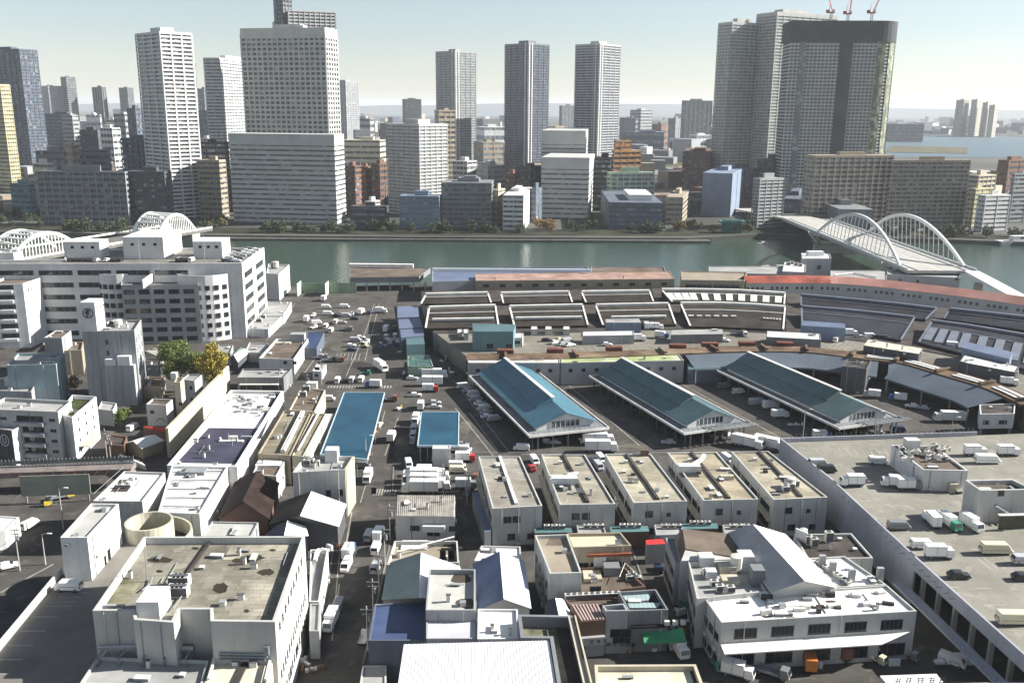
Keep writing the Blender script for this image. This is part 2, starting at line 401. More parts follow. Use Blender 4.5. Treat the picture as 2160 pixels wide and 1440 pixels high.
T('residential_tower', 'thin dark tower with one bright white side, alone on the skyline', 194, 214, 223, 184, 300, 20, 28, 'dgrey', CORE, .5, cat='tower', pier='white', pr=2)
T('residential_tower', 'thin grey-brown tower just before the tall white balcony tower', 251, 268, 280, 185, 300, 40, 26, 'grey', COREL, .5, pl=3, pr=3, cat='tower')
T('residential_tower', 'tall white tower with rows of balconies and a canopied crown beside the arched bridge', 288, 337, 401, 66, 462, 45, 46, 'white', CORE, .46, .9, 3, 0, dr=30, cat='tower', pw=1.2)
T('residential_tower', 'dark slim tower tucked behind the tall white balcony tower', 396, 404, 412, 132, 330, 30, 30, 'grey', CORE, .5, cat='tower')
T('office_tower', 'small grey tower with vertical stripes between the white balcony tower and the banded white one', 414, 430, 447, 187, 310, 30, 18, 'grey', COREL, .4, pl=3, pr=3, cat='tower')
T('office_tower', 'white banded tower with a glassy top, half hidden by the broad grey tower', 462, 462, 545, 122, 400, 8, 40, 'white', COREL, .5, .6, cat='tower')
T('residential_tower', 'broad grey tower of closely spaced windows rising behind the wide white office', 508, 684, 709, 58, 446, 14, 36, 'offw', CORE, .4, .5, 16, 5, cat='tower', pw=1.5, top=9, roofbox=2)
T('residential_tower', 'tallest tower, with wrap-round balconies, topping out behind the broad grey tower', 577, 610, 706, 22, 425, 70, 60, 'white', CORE, .45, 1.0, 0, 9, cat='tower', top=1)
T('residential_tower', 'dark core standing above the tallest balcony tower', 577, 594, 612, -30, 424, 40, 52, 'grey', CORE, .5, .5, 3, 3, cat='tower', roofbox=0)
T('residential_tower', 'two-tone tower, dark one side and pale the other, behind the broad grey tower', 700, 729, 755, 172, 330, 35, 34, 'lgrey', COREL, .5, .3, 0, 5, cat='tower', pier='white')
T('office_tower', 'short dark tower on the skyline over the cream apartment tower', 849, 855, 888, 209, 290, 70, 16, 'dgrey', CORE, .5, pr=5, pier='dgrey', cat='tower')
T('residential_tower', 'grey-green tower with white top bands, first of the three similar towers from the river bend', 920, 960, 1003, 107, 362, 45, 46, 'lgrey', COREG, .42, .5, 4, 4, cat='tower', roofbox=2, top=3, spine=6)
T('residential_tower', 'dark navy glass tower with a bright spine, middle of the three similar towers', 1066, 1116, 1158, 91, 370, 45, 48, 'grey', COREN, .22, .5, 4, 4, cat='tower', top=2.5, roofbox=2, spine=6)
T('residential_tower', 'tower with one dark and one sunlit white side, last of the three similar towers', 1215, 1266, 1309, 92, 366, 40, 48, 'offw', COREN, .34, .5, 4, 4, cat='tower', top=2.5, roofbox=2, spine=6)
for xs in ((954, 966), (1107, 1122), (1257, 1268)):
    pass
T('office_tower', 'pale grey block seen between the two dark-and-bright towers', 1180, 1186, 1214, 223, 310, 60, 16, 'grey', COREL, .5, .2, 0, 4, cat='tower')
T('residential_tower', 'sandy-grey low tower in front of the grey-green tower foot', 917, 926, 960, 232, 385, 60, 14, 'tan', CORE, .5, .3, 0, 3)
T('apartment_tower', 'pale cream riverside apartment tower with one shaded side and one sunlit balcony side', 818, 884, 941, 262, 458, 40, 26, 'offw', COREL, .5, .7, 6, 5, cat='tower', roofbox=3, top=2)
T('office_building', 'wide pale office with ribbon windows and a sunlit end, on the river bank', 482, 704, 724, 284, 474, 8, 16, 'offw', CORE, .64, .25, 0, 0, dr=26, cat='office building', top=9, roofbox=0)
T('office_building', 'upper grey-white stepped office with a dark opening in its crown, behind its lower twin', 1143, 1235, 1243, 276, 440, 6, 15, 'offw', CORE, .72, .3, cat='office building', top=13, roofbox=0)
T('office_building', 'lower grey-white office with dark ribbon windows and a square crown opening', 1143, 1243, 1254, 333, 462, 8, 10, 'offw', CORE, .68, .3, cat='office building', top=10, roofbox=0)
T('apartment_block', 'orange-brown terraced building behind the lower grey-white office', 1293, 1296, 1352, 318, 410, 65, 8, 'orange', CORE, .5, .8, 0, 4)
T('apartment_block', 'orange-brown upper storeys rising from the terraced building', 1296, 1299, 1330, 296, 408, 65, 9, 'orange', CORE, .6, .3, 0, 3, roofbox=0)
T('office_building', 'black glass block beside the lower grey-white office', 1250, 1288, 1294, 335, 445, 10, 10, 'black', CORE, .5, .1, cat='office building')
T('apartment_block', 'grey slab block with faint stripes on the skyline before the harbour', 1439, 1447, 1503, 212, 330, 75, 20, 'grey', COREL, .5, .2, 0, 6)
T('residential_tower', 'grey-green tower with curved shoulder, first of the tight trio by the bay', 1517, 1545, 1612, 46, 418, 62, 54, 'offw', COREG, .38, .5, 5, 7, cat='tower', top=3, roofbox=2)
T('residential_tower', 'tallest grey-green tower, middle of the tight trio by the bay', 1598, 1640, 1765, 25, 420, 62, 58, 'offw', COREG, .4, .5, 6, 9, cat='tower', top=4, roofbox=2)
T('office_building', 'dark brown-black windowless block before the tight trio', 1441, 1500, 1508, 322, 418, 12, 12, 'brown', CORE, .5, .1, 3, 1, cat='office building')
T('office_building', 'bluish blank-walled building with a sloping top before the tight trio', 1483, 1545, 1576, 366, 458, 20, 9, 'blue', None or W('blue'), .4, .1, 0, 3, cat='office building')
T('apartment_tower', 'narrow white-grey apartment block with balconies at the river bridge', 1593, 1604, 1655, 376, 482, 62, 14, 'lgrey', CORE, .5, .7, 2, 4)
T('apartment_block', 'long cream slab block with blue panels, first wing behind the arched white bridge', 1700, 1722, 1885, 328, 478, 77, 15, 'tan', CORE, .5, .3, 3, 12, pier='lgrey', top=2, roofbox=1)
T('apartment_block', 'long brown slab block, second wing behind the arched white bridge', 1880, 1885, 2046, 338, 478, 81, 15, 'tan', CORE, .45, .4, 0, 14, pier='lgrey', top=2, roofbox=2)
T('apartment_block', 'long grey balcony block with white divisions, on the bank beyond the arched bridge', 78, 262, 266, 362, 474, 2, 9, 'grey', CORE, .5, .7, 12, 0, pier='lgrey', top=1.5, roofbox=3)
T('apartment_block', 'dark purplish balcony block between the long grey one and the white balcony tower', 268, 345, 358, 362, 472, 4, 9, 'dgrey', CORE, .5, .7, 5, 2, pier='slate', top=1.5, roofbox=1)
T('apartment_block', 'tall dark slab with stacked balconies behind the purplish block', 256, 300, 322, 292, 440, 15, 13, 'slate', CORE, .5, .8, 4, 2)
T('apartment_block', 'brown sunlit-cornered block between the white balcony tower and the wide office', 416, 460, 474, 338, 462, 10, 11, 'tan', CORE, .55, .4, 5, 1)
T('office_building', 'black block behind the brown one, beside the wide office', 414, 474, 482, 300, 448, 8, 12, 'black', CORE, .5, .1)
T('apartment_block', 'long grey banded block on the skyline between the white towers', 412, 460, 470, 233, 345, 8, 8, 'grey', COREL, .5, .4, 0, 0)
T('apartment_block', 'small blue-grey block at the water with a cross of windows', 843, 925, 930, 414, 484, 3, 6, 'blue', COREL, .6, .15, 6, 1, top=1.5, roofbox=1)
T('apartment_block', 'square grey block of small windows beside the small blue-grey one', 932, 1036, 1041, 386, 482, 2, 9, 'grey', CORE, .55, .2, 9, 1, top=1.5, roofbox=3)
T('apartment_block', 'white seven-storey block with a tall blank stair wall at the waterfront', 1063, 1103, 1121, 412, 487, 6, 7, 'white', CORE, .55, .5, 2, 0, top=1, roofbox=1, blank=(0,))
T('apartment_block', 'green-grey gabled block with white stripes behind the waterfront', 1282, 1290, 1380, 364, 452, 78, 9, 'green', CORE, .55, .3, 1, 7, pier='lgrey', roofbox=1)
T('apartment_block', 'low blue-grey block with two pale rooftop boxes at the waterfront', 1286, 1398, 1406, 428, 484, 2, 5, 'slate', COREL, .6, .2, 9, 1, top=1.5, roofbox=2, rc='white')
T('apartment_block', 'small tan block beside the one with two rooftop boxes', 1406, 1440, 1456, 416, 474, 15, 5, 'tan', CORE, .6, .2, 2, 1)
T('residential_tower', 'single pale tower far across the bay', 2018, 2034, 2045, 211, 288, 35, 24, 'tan', COREL, .5, .3, 2, 2, cat='tower')
for i, (a_, b_, c_, yt_) in enumerate(((2050, 2062, 2076, 210), (2074, 2084, 2092, 216), (2088, 2099, 2107, 222))):
    T('residential_tower', ('first', 'second', 'last')[i] + ' pale tower of the joined cluster far across the bay', a_, b_, c_, yt_, 288 + i, 35, 24, 'cream', COREL, .5, .3, 2, 2, cat='tower', roofbox=1)
T('warehouse', 'long dark warehouse block on the bay shore', 1868, 1950, 1955, 262, 300, 3, 5, 'slate', CORE, .5, .1, 0, 0, cat='warehouse', roofbox=0)
# filler blocks: xl, xm, xr, ytop, ybase, angle, floors, band, label
for q in (
 (88, 150, 160, 240, 345, 10, 14, 'slate', 'slate slab block before the small pale tower'),
 (130, 152, 164, 243, 350, 20, 12, 'lgrey', 'pale-edged block in front of the thin grey tower'),
 (76, 135, 140, 318, 400, 4, 5, 'grey', 'long low grey block behind the riverside balcony block'),
 (136, 152, 165, 306, 402, 25, 6, 'tan', 'narrow stepped tan block behind the riverside balcony block'),
 (165, 222, 232, 316, 396, 6, 6, 'grey', 'low grey block with tanks left of the slab with stacked balconies'),
 (168, 205, 214, 274, 362, 12, 8, 'dgrey', 'dark mid-rise in the midst of the low pale blocks'),
 (212, 236, 252, 270, 366, 20, 7, 'white', 'white mid-rise beside the dark mid-rise'),
 (240, 262, 280, 240, 345, 20, 8, 'lgrey', 'light grey mid-rise under the thin grey-brown tower'),
 (268, 285, 303, 228, 350, 25, 10, 'slate', 'slate mid-rise touching the tall white balcony tower'),
 (182, 200, 212, 242, 330, 15, 5, 'white', 'small white block at the foot of the lone dark-and-white tower'),
 (222, 240, 252, 252, 332, 15, 5, 'offw', 'small off-white block on the horizon by the lone tower'),
 (70, 100, 112, 345, 425, 20, 4, 'white', 'white low house with a round rooftop tank near the yellow tower'),
 (22, 60, 72, 388, 450, 15, 5, 'teal', 'low greenish block beside the stepped yellow wing'),
 (420, 440, 452, 292, 352, 15, 4, 'white', 'white rooftop block above the brown one'),
 (722, 800, 812, 296, 380, 6, 7, 'cream', 'long cream block with a green-roofed hall right of the wide office'),
 (725, 745, 760, 350, 446, 25, 8, 'brick', 'red-brown block squeezed beside the wide office'),
 (757, 772, 786, 352, 438, 25, 7, 'brick', 'second red-brown block with white cornice'),
 (784, 800, 822, 346, 440, 30, 7, 'brown', 'brown block leaning on the cream apartment tower'),
 (740, 812, 818, 436, 480, 4, 3, 'dgrey', 'low dark grey hall at the waterfront by the wide office'),
 (770, 783, 800, 425, 470, 20, 4, 'offw', 'pale stair tower over the low dark hall'),
 (725, 780, 788, 250, 320, 6, 5, 'lgrey', 'pale hall on the horizon right of the two-tone tower'),
 (1000, 1020, 1062, 300, 372, 60, 6, 'tan', 'tan mid-rise between the grey-green and navy towers'),
 (1004, 1022, 1066, 268, 330, 70, 3, 'white', 'long white shed between the grey-green and navy towers'),
 (956, 985, 1005, 340, 430, 30, 8, 'offw', 'off-white block with a hoisted stair head before the grey-green tower'),
 (1005, 1030, 1066, 350, 425, 55, 7, 'lgrey', 'light grey block before the gap of the towers'),
 (1068, 1085, 1092, 366, 445, 15, 7, 'brick', 'narrow red block under a bright roof sign'),
 (1040, 1050, 1064, 400, 476, 20, 6, 'cream', 'narrow cream block behind the white seven-storey one'),
 (1095, 1120, 1142, 352, 440, 40, 9, 'dgrey', 'dark grey block against the lower grey-white office'),
 (1120, 1130, 1143, 398, 470, 20, 6, 'slate', 'dark narrow block right of the blank stair wall'),
 (1330, 1352, 1376, 232, 300, 40, 10, 'lgrey', 'pale hotel block on the horizon by the harbour'),
 (1312, 1334, 1345, 250, 305, 20, 5, 'grey', 'grey harbour block beside the pale hotel'),
 (1376, 1395, 1410, 262, 318, 30, 4, 'brick', 'rust-coloured harbour shed beside the pale hotel'),
 (1410, 1425, 1441, 250, 312, 30, 6, 'grey', 'grey harbour block beside the skyline slab'),
 (1455, 1470, 1500, 285, 340, 60, 3, 'white', 'long white harbour shed below the skyline slab'),
 (1320, 1400, 1412, 280, 330, 8, 3, 'slate', 'dark quay shed behind the terraced orange building'),
 (1530, 1560, 1600, 358, 440, 40, 8, 'dgrey', 'dark block at the foot of the first grey-green tower'),
 (1600, 1630, 1662, 336, 432, 45, 10, 'dgrey', 'dark block at the foot of the tallest grey-green tower'),
 (1655, 1690, 1705, 420, 470, 20, 4, 'slate', 'low slate block before the round-cornered dark tower'),
 (2040, 2065, 2100, 370, 462, 55, 9, 'cream', 'cream block next to the brown slab'),
 (2045, 2058, 2088, 398, 480, 60, 8, 'yellow', 'yellowish block at the water next to the brown slab'),
 (2066, 2080, 2130, 412, 490, 70, 8, 'white', 'white balcony block at the water, bluish in shade'),
 (2108, 2128, 2175, 338, 440, 60, 8, 'brick', 'reddish block at the frame edge over the river'),
 (2135, 2142, 2200, 366, 470, 70, 11, 'lgrey', 'pale tall slab cut by the frame edge'),
 (2090, 2104, 2128, 360, 430, 50, 6, 'tan', 'tan block with a blue stair shaft'),
 (1772, 1842, 1850, 442, 492, 4, 3, 'grey', 'plain grey box building behind the arched white bridge'),
 ):
    T('apartment_block', q[8], q[0], q[1], q[2], q[3], q[4], q[5], q[6], q[7], random.choice([CORE, COREL, CORE]), random.uniform(.45, .62), random.uniform(.2, .6),
      random.choice([0, 2, 4]), random.choice([0, 2, 3]), top=1.2, roofbox=random.choice([1, 2, 2]))
# far-off city that reads as one mass
def mass(name, label, n, x0, x1, ya, yb, hmin, hmax, cols, seed):
    r = random.Random(seed); ms = [W(c, streak=.1) for c in cols]; b = MB()
    for i in range(n):
        px = r.uniform(x0, x1); py = ya + (yb - ya) * r.random() ** .7; p = P(px, py, 0)
        if p.y > 11000: continue
        a = r.uniform(0, 1.57); s = r.uniform(12, 30) * (1 + p.y / 4000); s2 = s * r.uniform(.5, 1.4); h = r.uniform(hmin, hmax) * (1 + (r.random() ** 6) * 2)
        b.M = Matrix.Translation(p) @ Matrix.Rotation(a, 4, 'Z'); b.box(-s / 2, -s2 / 2, 0, s / 2, s2 / 2, h, r.randrange(len(ms)))
    b.M = None
    o = b.build(name, ms, None, kind='stuff', label=label, cat='city')
mass('distant_city', 'low pale buildings of the far city fading towards the horizon', 900, -300, 1520, 246, 345, 8, 28, ['white', 'lgrey', 'grey', 'offw', 'tan', 'slate'], 5)
mass('distant_city', 'low pale port buildings far beyond the bay', 260, 1860, 2500, 240, 284, 8, 26, ['lgrey', 'grey', 'slate', 'offw'], 6)
mass('distant_city', 'low blocks crowded behind the riverside apartment blocks', 240, -300, 840, 345, 440, 6, 12, ['white', 'lgrey', 'grey', 'tan', 'dgrey'], 8)
mass('distant_city', 'low blocks crowded behind the waterfront between the towers', 180, 840, 1700, 345, 440, 5, 9, ['offw', 'lgrey', 'grey', 'tan', 'brown', 'dgrey'], 9)
mass('distant_city', 'low blocks crowded between the brown slab and the frame edge', 60, 2040, 2500, 345, 460, 5, 10, ['offw', 'lgrey', 'cream', 'tan'], 10)
# ================================================================ tower under construction with cranes
DT = mat('shroud_dark', (.085, .09, .095), .8, .15, sc_=.05); NET = glass('scaffold_net', (.12, .14, .09), (2.2, 2.2, 3.4), (.42, .44, .3), .45, rough=.6)
Yd = P(1690, 437, 0).y; A = AT(1672, 44, Yd); Bq = AT(1856, 40, Yd - 6); z1 = A.z; Bq.z = z1
t = (Bq - A).normalized(); nrm = Vector((-t.y, t.x, 0)); rad = 22.0
poly = [A, Bq]; cc = Bq + nrm * rad
for i in range(1, 9): a_ = i * math.pi / 2 / 8; poly.append(cc - nrm * rad * math.cos(a_) + t * rad * math.sin(a_))
poly += [cc + t * rad + nrm * 14, A + nrm * 36]
c = sum(poly, Vector()) / len(poly); c.z = 0
dt = thing('tower_under_construction', 'dark round-cornered tower under construction with a shrouded crown, last of the tight trio', 'tower', c)
lp = [(p.x - c.x, p.y - c.y) for p in poly]; h = z1
MB().prism(lp, 0, h - 1).build('glazing', glass('tower_glass_dark', (.045, .055, .06), (3.2, 3.2, 3.5), (.1, .13, .14), .3, rough=.2), dt)
fl = 48; fh = (h - 20) / fl; me = MB().prism(inset(lp, -.35), 0, fh * .4, bot=True).mesh('floor_band', W('offw', streak=.1))
for i in range(fl): link('floor_band', me, dt, (0, 0, 1 + i * fh))
LT = (Bq - A).length; rz = math.atan2(t.y, t.x); pm = MB().box(-.4, -.5, 0, .4, .3, h - 20).mesh('pier', W('offw', streak=.1))
for i in range(23):
    u = LT * i / 22
    if 13 <= i <= 15: continue
    q = A + t * u - c; link('pier', pm, dt, (q.x, q.y, 0), rz)
q = A + t * LT * 12.5 / 22 - c; MB().box(0, -1.1, 0, LT * 3.4 / 22, .5, h - 3).build('dark_shaft', DT, dt, (q.x, q.y, 0), rz)
q = A + t * LT * 2.5 / 22 - c; MB().box(0, -1.0, 0, LT * 1.5 / 22, .5, h - 20).build('glass_shaft', COREL, dt, (q.x, q.y, 0), rz)
MB().prism(inset(lp, -1.3), h - 19, h, 0, bot=True).build('crown_shroud', DT, dt)
for i in range(1, 10):
    if i % 3 == 0: continue
    p, q = [Vector(v) for v in inset(lp, -.8)[i:i + 2]]; MB().face([(p.x, p.y, 2), (q.x, q.y, 2), (q.x, q.y, h - 19.2), (p.x, p.y, h - 19.2)]).build('scaffold_net', NET, dt)
CRR = mat('crane_red', (.5, .09, .06), .6, .1); CRW = mat('crane_white', (.75, .74, .72), .6, .1)
def crane(label, px, py, jx, jy, hgt):
    b = AT(px, py, Yd + 15); b.z = h - .5; e = thing('tower_crane', label, 'crane', b)
    m = MB()
    for s1 in (-1, 1):
        for s2 in (-1, 1): m.box(s1 * .9 - .2, s2 * .9 - .2, 0, s1 * .9 + .2, s2 * .9 + .2, hgt)
    for k in range(int(hgt / 2)): m.beam((-.9, -.9, k * 2), (.9, -.9, k * 2 + 1.8), .25, .2)
    m.build('mast', CRW, e); MB().box(-4.5, -1.5, hgt, 3, 1.5, hgt + 1.2).box(-4.8, -1.4, hgt + 1.2, -2.6, 1.4, hgt + 3).build('slewing_platform', CRR, e); MB().box(.8, -1.6, hgt + 1.2, 2.8, 0, hgt + 3.4).build('cab', CRW, e)
    m = MB()
    tip = Vector((jx, -2, hgt + jy))
    for o_ in ((0, -.7, 0), (0, .7, 0), (-.9, 0, 1)): m.tube(Vector((1.5, 0, hgt + 1.2)) + Vector(o_), tip + Vector(o_) * .3, .22, 4)
    m.build('jib', CRR, e); MB().tube((-2, 0, hgt + 1.2), (-1.5, 0, hgt + 8), .25, 4).tube((-1.5, 0, hgt + 8), tuple(tip), .1, 4).build('a_frame', CRR, e)
crane('red and white tower crane on the roof of the middle tower, first of three', 1752, 44, -9, 26, 9)
crane('pale slim tower crane between the two red ones on the dark tower', 1788, 44, 3, 34, 8)
crane('red tower crane over the round corner of the dark tower', 1838, 44, 10, 26, 9)
# ================================================================ near side helpers
RC = mat('roof_concrete', (.3, .285, .23), .9, var=.26, sc_=.09, spots=.4, stain=.45, stcol=(.12, .11, .08), seams=6)
RCG = mat('roof_mossy', (.27, .26, .18), .95, var=.35, sc_=.22, stain=.5, stcol=(.09, .1, .04))
RG = mat('roof_grey', (.34, .34, .33), .85, var=.15, sc_=.1, stain=.3, stcol=(.14, .13, .12))
RW = mat('roof_white', (.8, .79, .76), .6, var=.07, spots=.15, sc_=.12, stain=.25, stcol=(.35, .34, .31))
RD = mat('roof_dark', (.07, .06, .055), .9, var=.3, sc_=.15, stain=.4, stcol=(.11, .09, .06))
RB = mat('roof_brown', (.15, .12, .095), .9, var=.25, sc_=.12, stain=.4, stcol=(.25, .2, .15))
RT = mat('roof_tan', (.3, .26, .2), .9, var=.12, sc_=.1, stain=.3, stcol=(.15, .12, .09))
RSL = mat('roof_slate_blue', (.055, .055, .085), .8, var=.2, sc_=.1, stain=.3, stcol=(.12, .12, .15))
TEAL = mat('metal_teal', (.1, .17, .185), .45, var=.1, sc_=.06, stain=.15, stcol=(.09, .18, .2), seams=5, corang=22)
BLUEM = mat('metal_blue', (.018, .08, .135), .5, var=.14, sc_=.1, stain=.4, stcol=(.035, .1, .15), seams=8, spec=.3)
NAVY = mat('metal_navy', (.045, .07, .15), .5, var=.2, sc_=.1, stain=.4, stcol=(.1, .12, .2))
LAV = mat('metal_lavender', (.13, .16, .24), .5, var=.12, sc_=.1, cor=.8)
STEEL = mat('steel_grey', (.25, .27, .28), .5, var=.1)
WMET = mat('metal_white', (.74, .75, .76), .45, var=.05, sc_=.2, cor=0)
DARK = mat('dark_opening', (.012, .012, .014), .9, var=.1)
DRUM = mat('concrete_cream', (.5, .48, .38), .9, var=.15, sc_=.2, streak=.5)
CONC = mat('concrete', (.4, .4, .37), .9, var=.12, sc_=.15, stain=.3, stcol=(.2, .19, .16), streak=.4)
ACM = mat('ac_casing', (.62, .61, .56), .6, .1)
def B(name, label, pix, z, wall='offw', roof=None, par=.8, z0=0.0, z_of=None, sq=False, cat='building', t=.3, group=None, h=None):
    """pix = roof corners near-left, near-right, far-right, far-left; z = height, or (corner, row of its foot)"""
    if isinstance(z, tuple): z = HZ(*pix[z[0]], z[1], z0)
    if sq: poly = para(pix[0], pix[1], pix[-1], z)
    else: poly = [P(*q, z) for q in pix]
    return Bld(name, label, poly, z, z0, par, W(wall) if isinstance(wall, str) else wall, roof or RG, t, cat, group)
def ac(b, px, py, w_=1.6, d=1.0, h=1.2, rz=.1, z=None):
    """air conditioner / plant box on a roof, a part of its building"""
    key = ('ac', w_, d, h)
    if key not in WINC:
        m = MB(); m.box(0, 0, .15, w_, d, h, 0); m.cyl(w_ / 2, d / 2, h, h + .12, min(w_, d) * .38, 8, 1); m.box(.05, -.02, .3, w_ - .05, 0.02, h - .15, 1)
        WINC[key] = m.mesh('ac_unit', [ACM, FRD])
    link('ac_unit', WINC[key], b.e, b.local(px, py, z), rz)
def tank(b, px, py, r=1.2, h=2.2, z=None):
    q = b.local(px, py, z); m = MB()
    for a in (0, 1, 2, 3): m.box(math.cos(a * 1.57) * r * .6 - .08, math.sin(a * 1.57) * r * .6 - .08, 0, math.cos(a * 1.57) * r * .6 + .08, math.sin(a * 1.57) * r * .6 + .08, .6, 1)
    m.cyl(0, 0, .6, .6 + h, r, 12, 0); m.cyl(0, 0, .6 + h, .8 + h, r, 12, 0, r1=.2)
    m.build('water_tank', [ACM, STEEL], b.e, q)
def pipe(b, pts, r=.15, z=.4, m=None, name='pipe'):
    q = [b.local(*p) + Vector((0, 0, z)) for p in pts]; k = MB()
    for u, v in zip(q, q[1:]): k.tube(u, v, r, 6)
    k.build(name, m or STEEL, b.e)
def mark(b, name, pts, m, dz=.012):
    """flat patch with an outline of its own on the roof (standing water, patched felt)"""
    MB().face([b.local(*p) + Vector((0, 0, dz)) for p in pts]).build(name, m, b.e)
def blob(cx, cy, rx, ry, n=14, seed=0):
    r = random.Random(seed); return [(cx + rx * math.cos(-t) * r.uniform(.7, 1.1), cy + ry * math.sin(-t) * r.uniform(.7, 1.1)) for t in [math.tau * i / n for i in range(n)]]
PUD = mat('standing_water', (.045, .035, .022), .25, .2)
def gable(name, label, nl, nr_, fr_, fl, ridge, ze, zr, wall='offw', roofs=None, over=.4, cat='building', th=.12, gw=None, z0=0.0, group=None):
    """pitched roof: eave corners at height ze, ridge = (near, far) pixels at height zr"""
    A, Bq, Cq, D = (P(*q, ze) for q in (nl, nr_, fr_, fl)); r0, r1 = P(*ridge[0], zr), P(*ridge[1], zr)
    c = (A + Bq + Cq + D) / 4; c.z = z0; e = thing(name, label, cat, c, group)
    wm = W(wall) if isinstance(wall, str) else wall; rm = roofs or (RG, RG)
    L_ = lambda v: v - c
    b = MB(); f = lambda v: Vector((v.x, v.y, 0))
    for u, v in ((A, Bq), (Bq, Cq), (Cq, D), (D, A)): b.face([f(L_(u)), f(L_(v)), L_(v), L_(u)])
    b.face([L_(A), L_(Bq), L_(r0)]); b.face([L_(Cq), L_(D), L_(r1)]); b.build('wall', wm, e)
    up_ = Vector((0, 0, th)); dr = (r1 - r0).normalized() * over
    for nm, m, (p, q, s, t_) in (('roof_slope', rm[0], (A, r0, r1, D)), ('roof_slope', rm[1], (r0, Bq, Cq, r1))):
        if m is rm[0] and nm and p is A: o1 = (A - r0).normalized() * over; P4 = [A + o1 - dr, r0 - dr, r1 + dr, D + o1 + dr]
        else: o1 = (Bq - r0).normalized() * over; P4 = [r0 - dr, Bq + o1 - dr, Cq + o1 + dr, r1 + dr]
        P4 = [L_(v) for v in P4]; k = MB(); n = (P4[1] - P4[0]).cross(P4[3] - P4[0])
        if n.z < 0: P4.reverse()
        k.face([v + up_ for v in P4]); k.face([v for v in reversed(P4)])
        for i in range(4): k.face([P4[i], P4[(i + 1) % 4], P4[(i + 1) % 4] + up_, P4[i] + up_])
        k.build(nm, m, e)
    return e, c
def poly_thing(name, label, cat, pts, z, m, z0=None, group=None, kind=None):
    w_ = [P(*q, z) for q in pts]; c = sum(w_, Vector()) / len(w_); c.z = 0 if z0 is None else z0
    return w_, c
def offs(line, d):
    """polyline moved d metres sideways (left of its direction positive)"""
    out = []
    for i, p in enumerate(line):
        a = line[max(0, i - 1)]; b = line[min(len(line) - 1, i + 1)]; t = Vector((b.x - a.x, b.y - a.y)).normalized()
        out.append(Vector((p.x - t.y * d, p.y + t.x * d, p.z)))
    return out
def smooth(pts, z, n=4):
    """pixel polyline -> world polyline at height z, Catmull-Rom smoothed"""
    w_ = [P(*q, z) for q in pts]; out = []
    for i in range(len(w_) - 1):
        p0, p1, p2, p3 = w_[max(0, i - 1)], w_[i], w_[i + 1], w_[min(len(w_) - 1, i + 2)]
        for k in range(n):
            t = k / n
            out.append(.5 * ((2 * p1) + (p2 - p0) * t + (2 * p0 - 5 * p1 + 4 * p2 - p3) * t * t + (3 * p1 - p0 - 3 * p2 + p3) * t ** 3))
    out.append(w_[-1]); return out
def strip(b, l1, l2, mi=0):
    for i in range(len(l1) - 1): b.face([l1[i], l1[i + 1], l2[i + 1], l2[i]], mi)
    return b
def atz(l, z): return [Vector((p.x, p.y, z)) for p in l]
def rel(l, c): return [p - c for p in l]
def glyphs(parent, n, size, loc, rz, m, gap=1.25, vert=False, seed=1, name='lettering', blank=()):
    """rows of illegible kanji-like characters as the photo shows them"""
    r = random.Random(seed); b = MB(); s = size
    for i in range(n):
        if i in blank: continue
        ox, oz = (0, -i * s * gap) if vert else (i * s * gap, 0); t = s * .09
        for k in range(3): z = oz + s * (.12 + .34 * k) ; b.box(ox + s * r.uniform(.02, .25), -.03, z, ox + s * r.uniform(.7, .98), 0.01, z + t)
        for k in range(2): x = ox + s * (r.uniform(.15, .4) + .4 * k); b.box(x, -.034, oz + s * r.uniform(0, .25), x + t, 0.012, oz + s * r.uniform(.75, 1))
    return b.build(name, m, parent, loc, rz)
INK = mat('sign_ink', (.03, .03, .032), .6, .05)
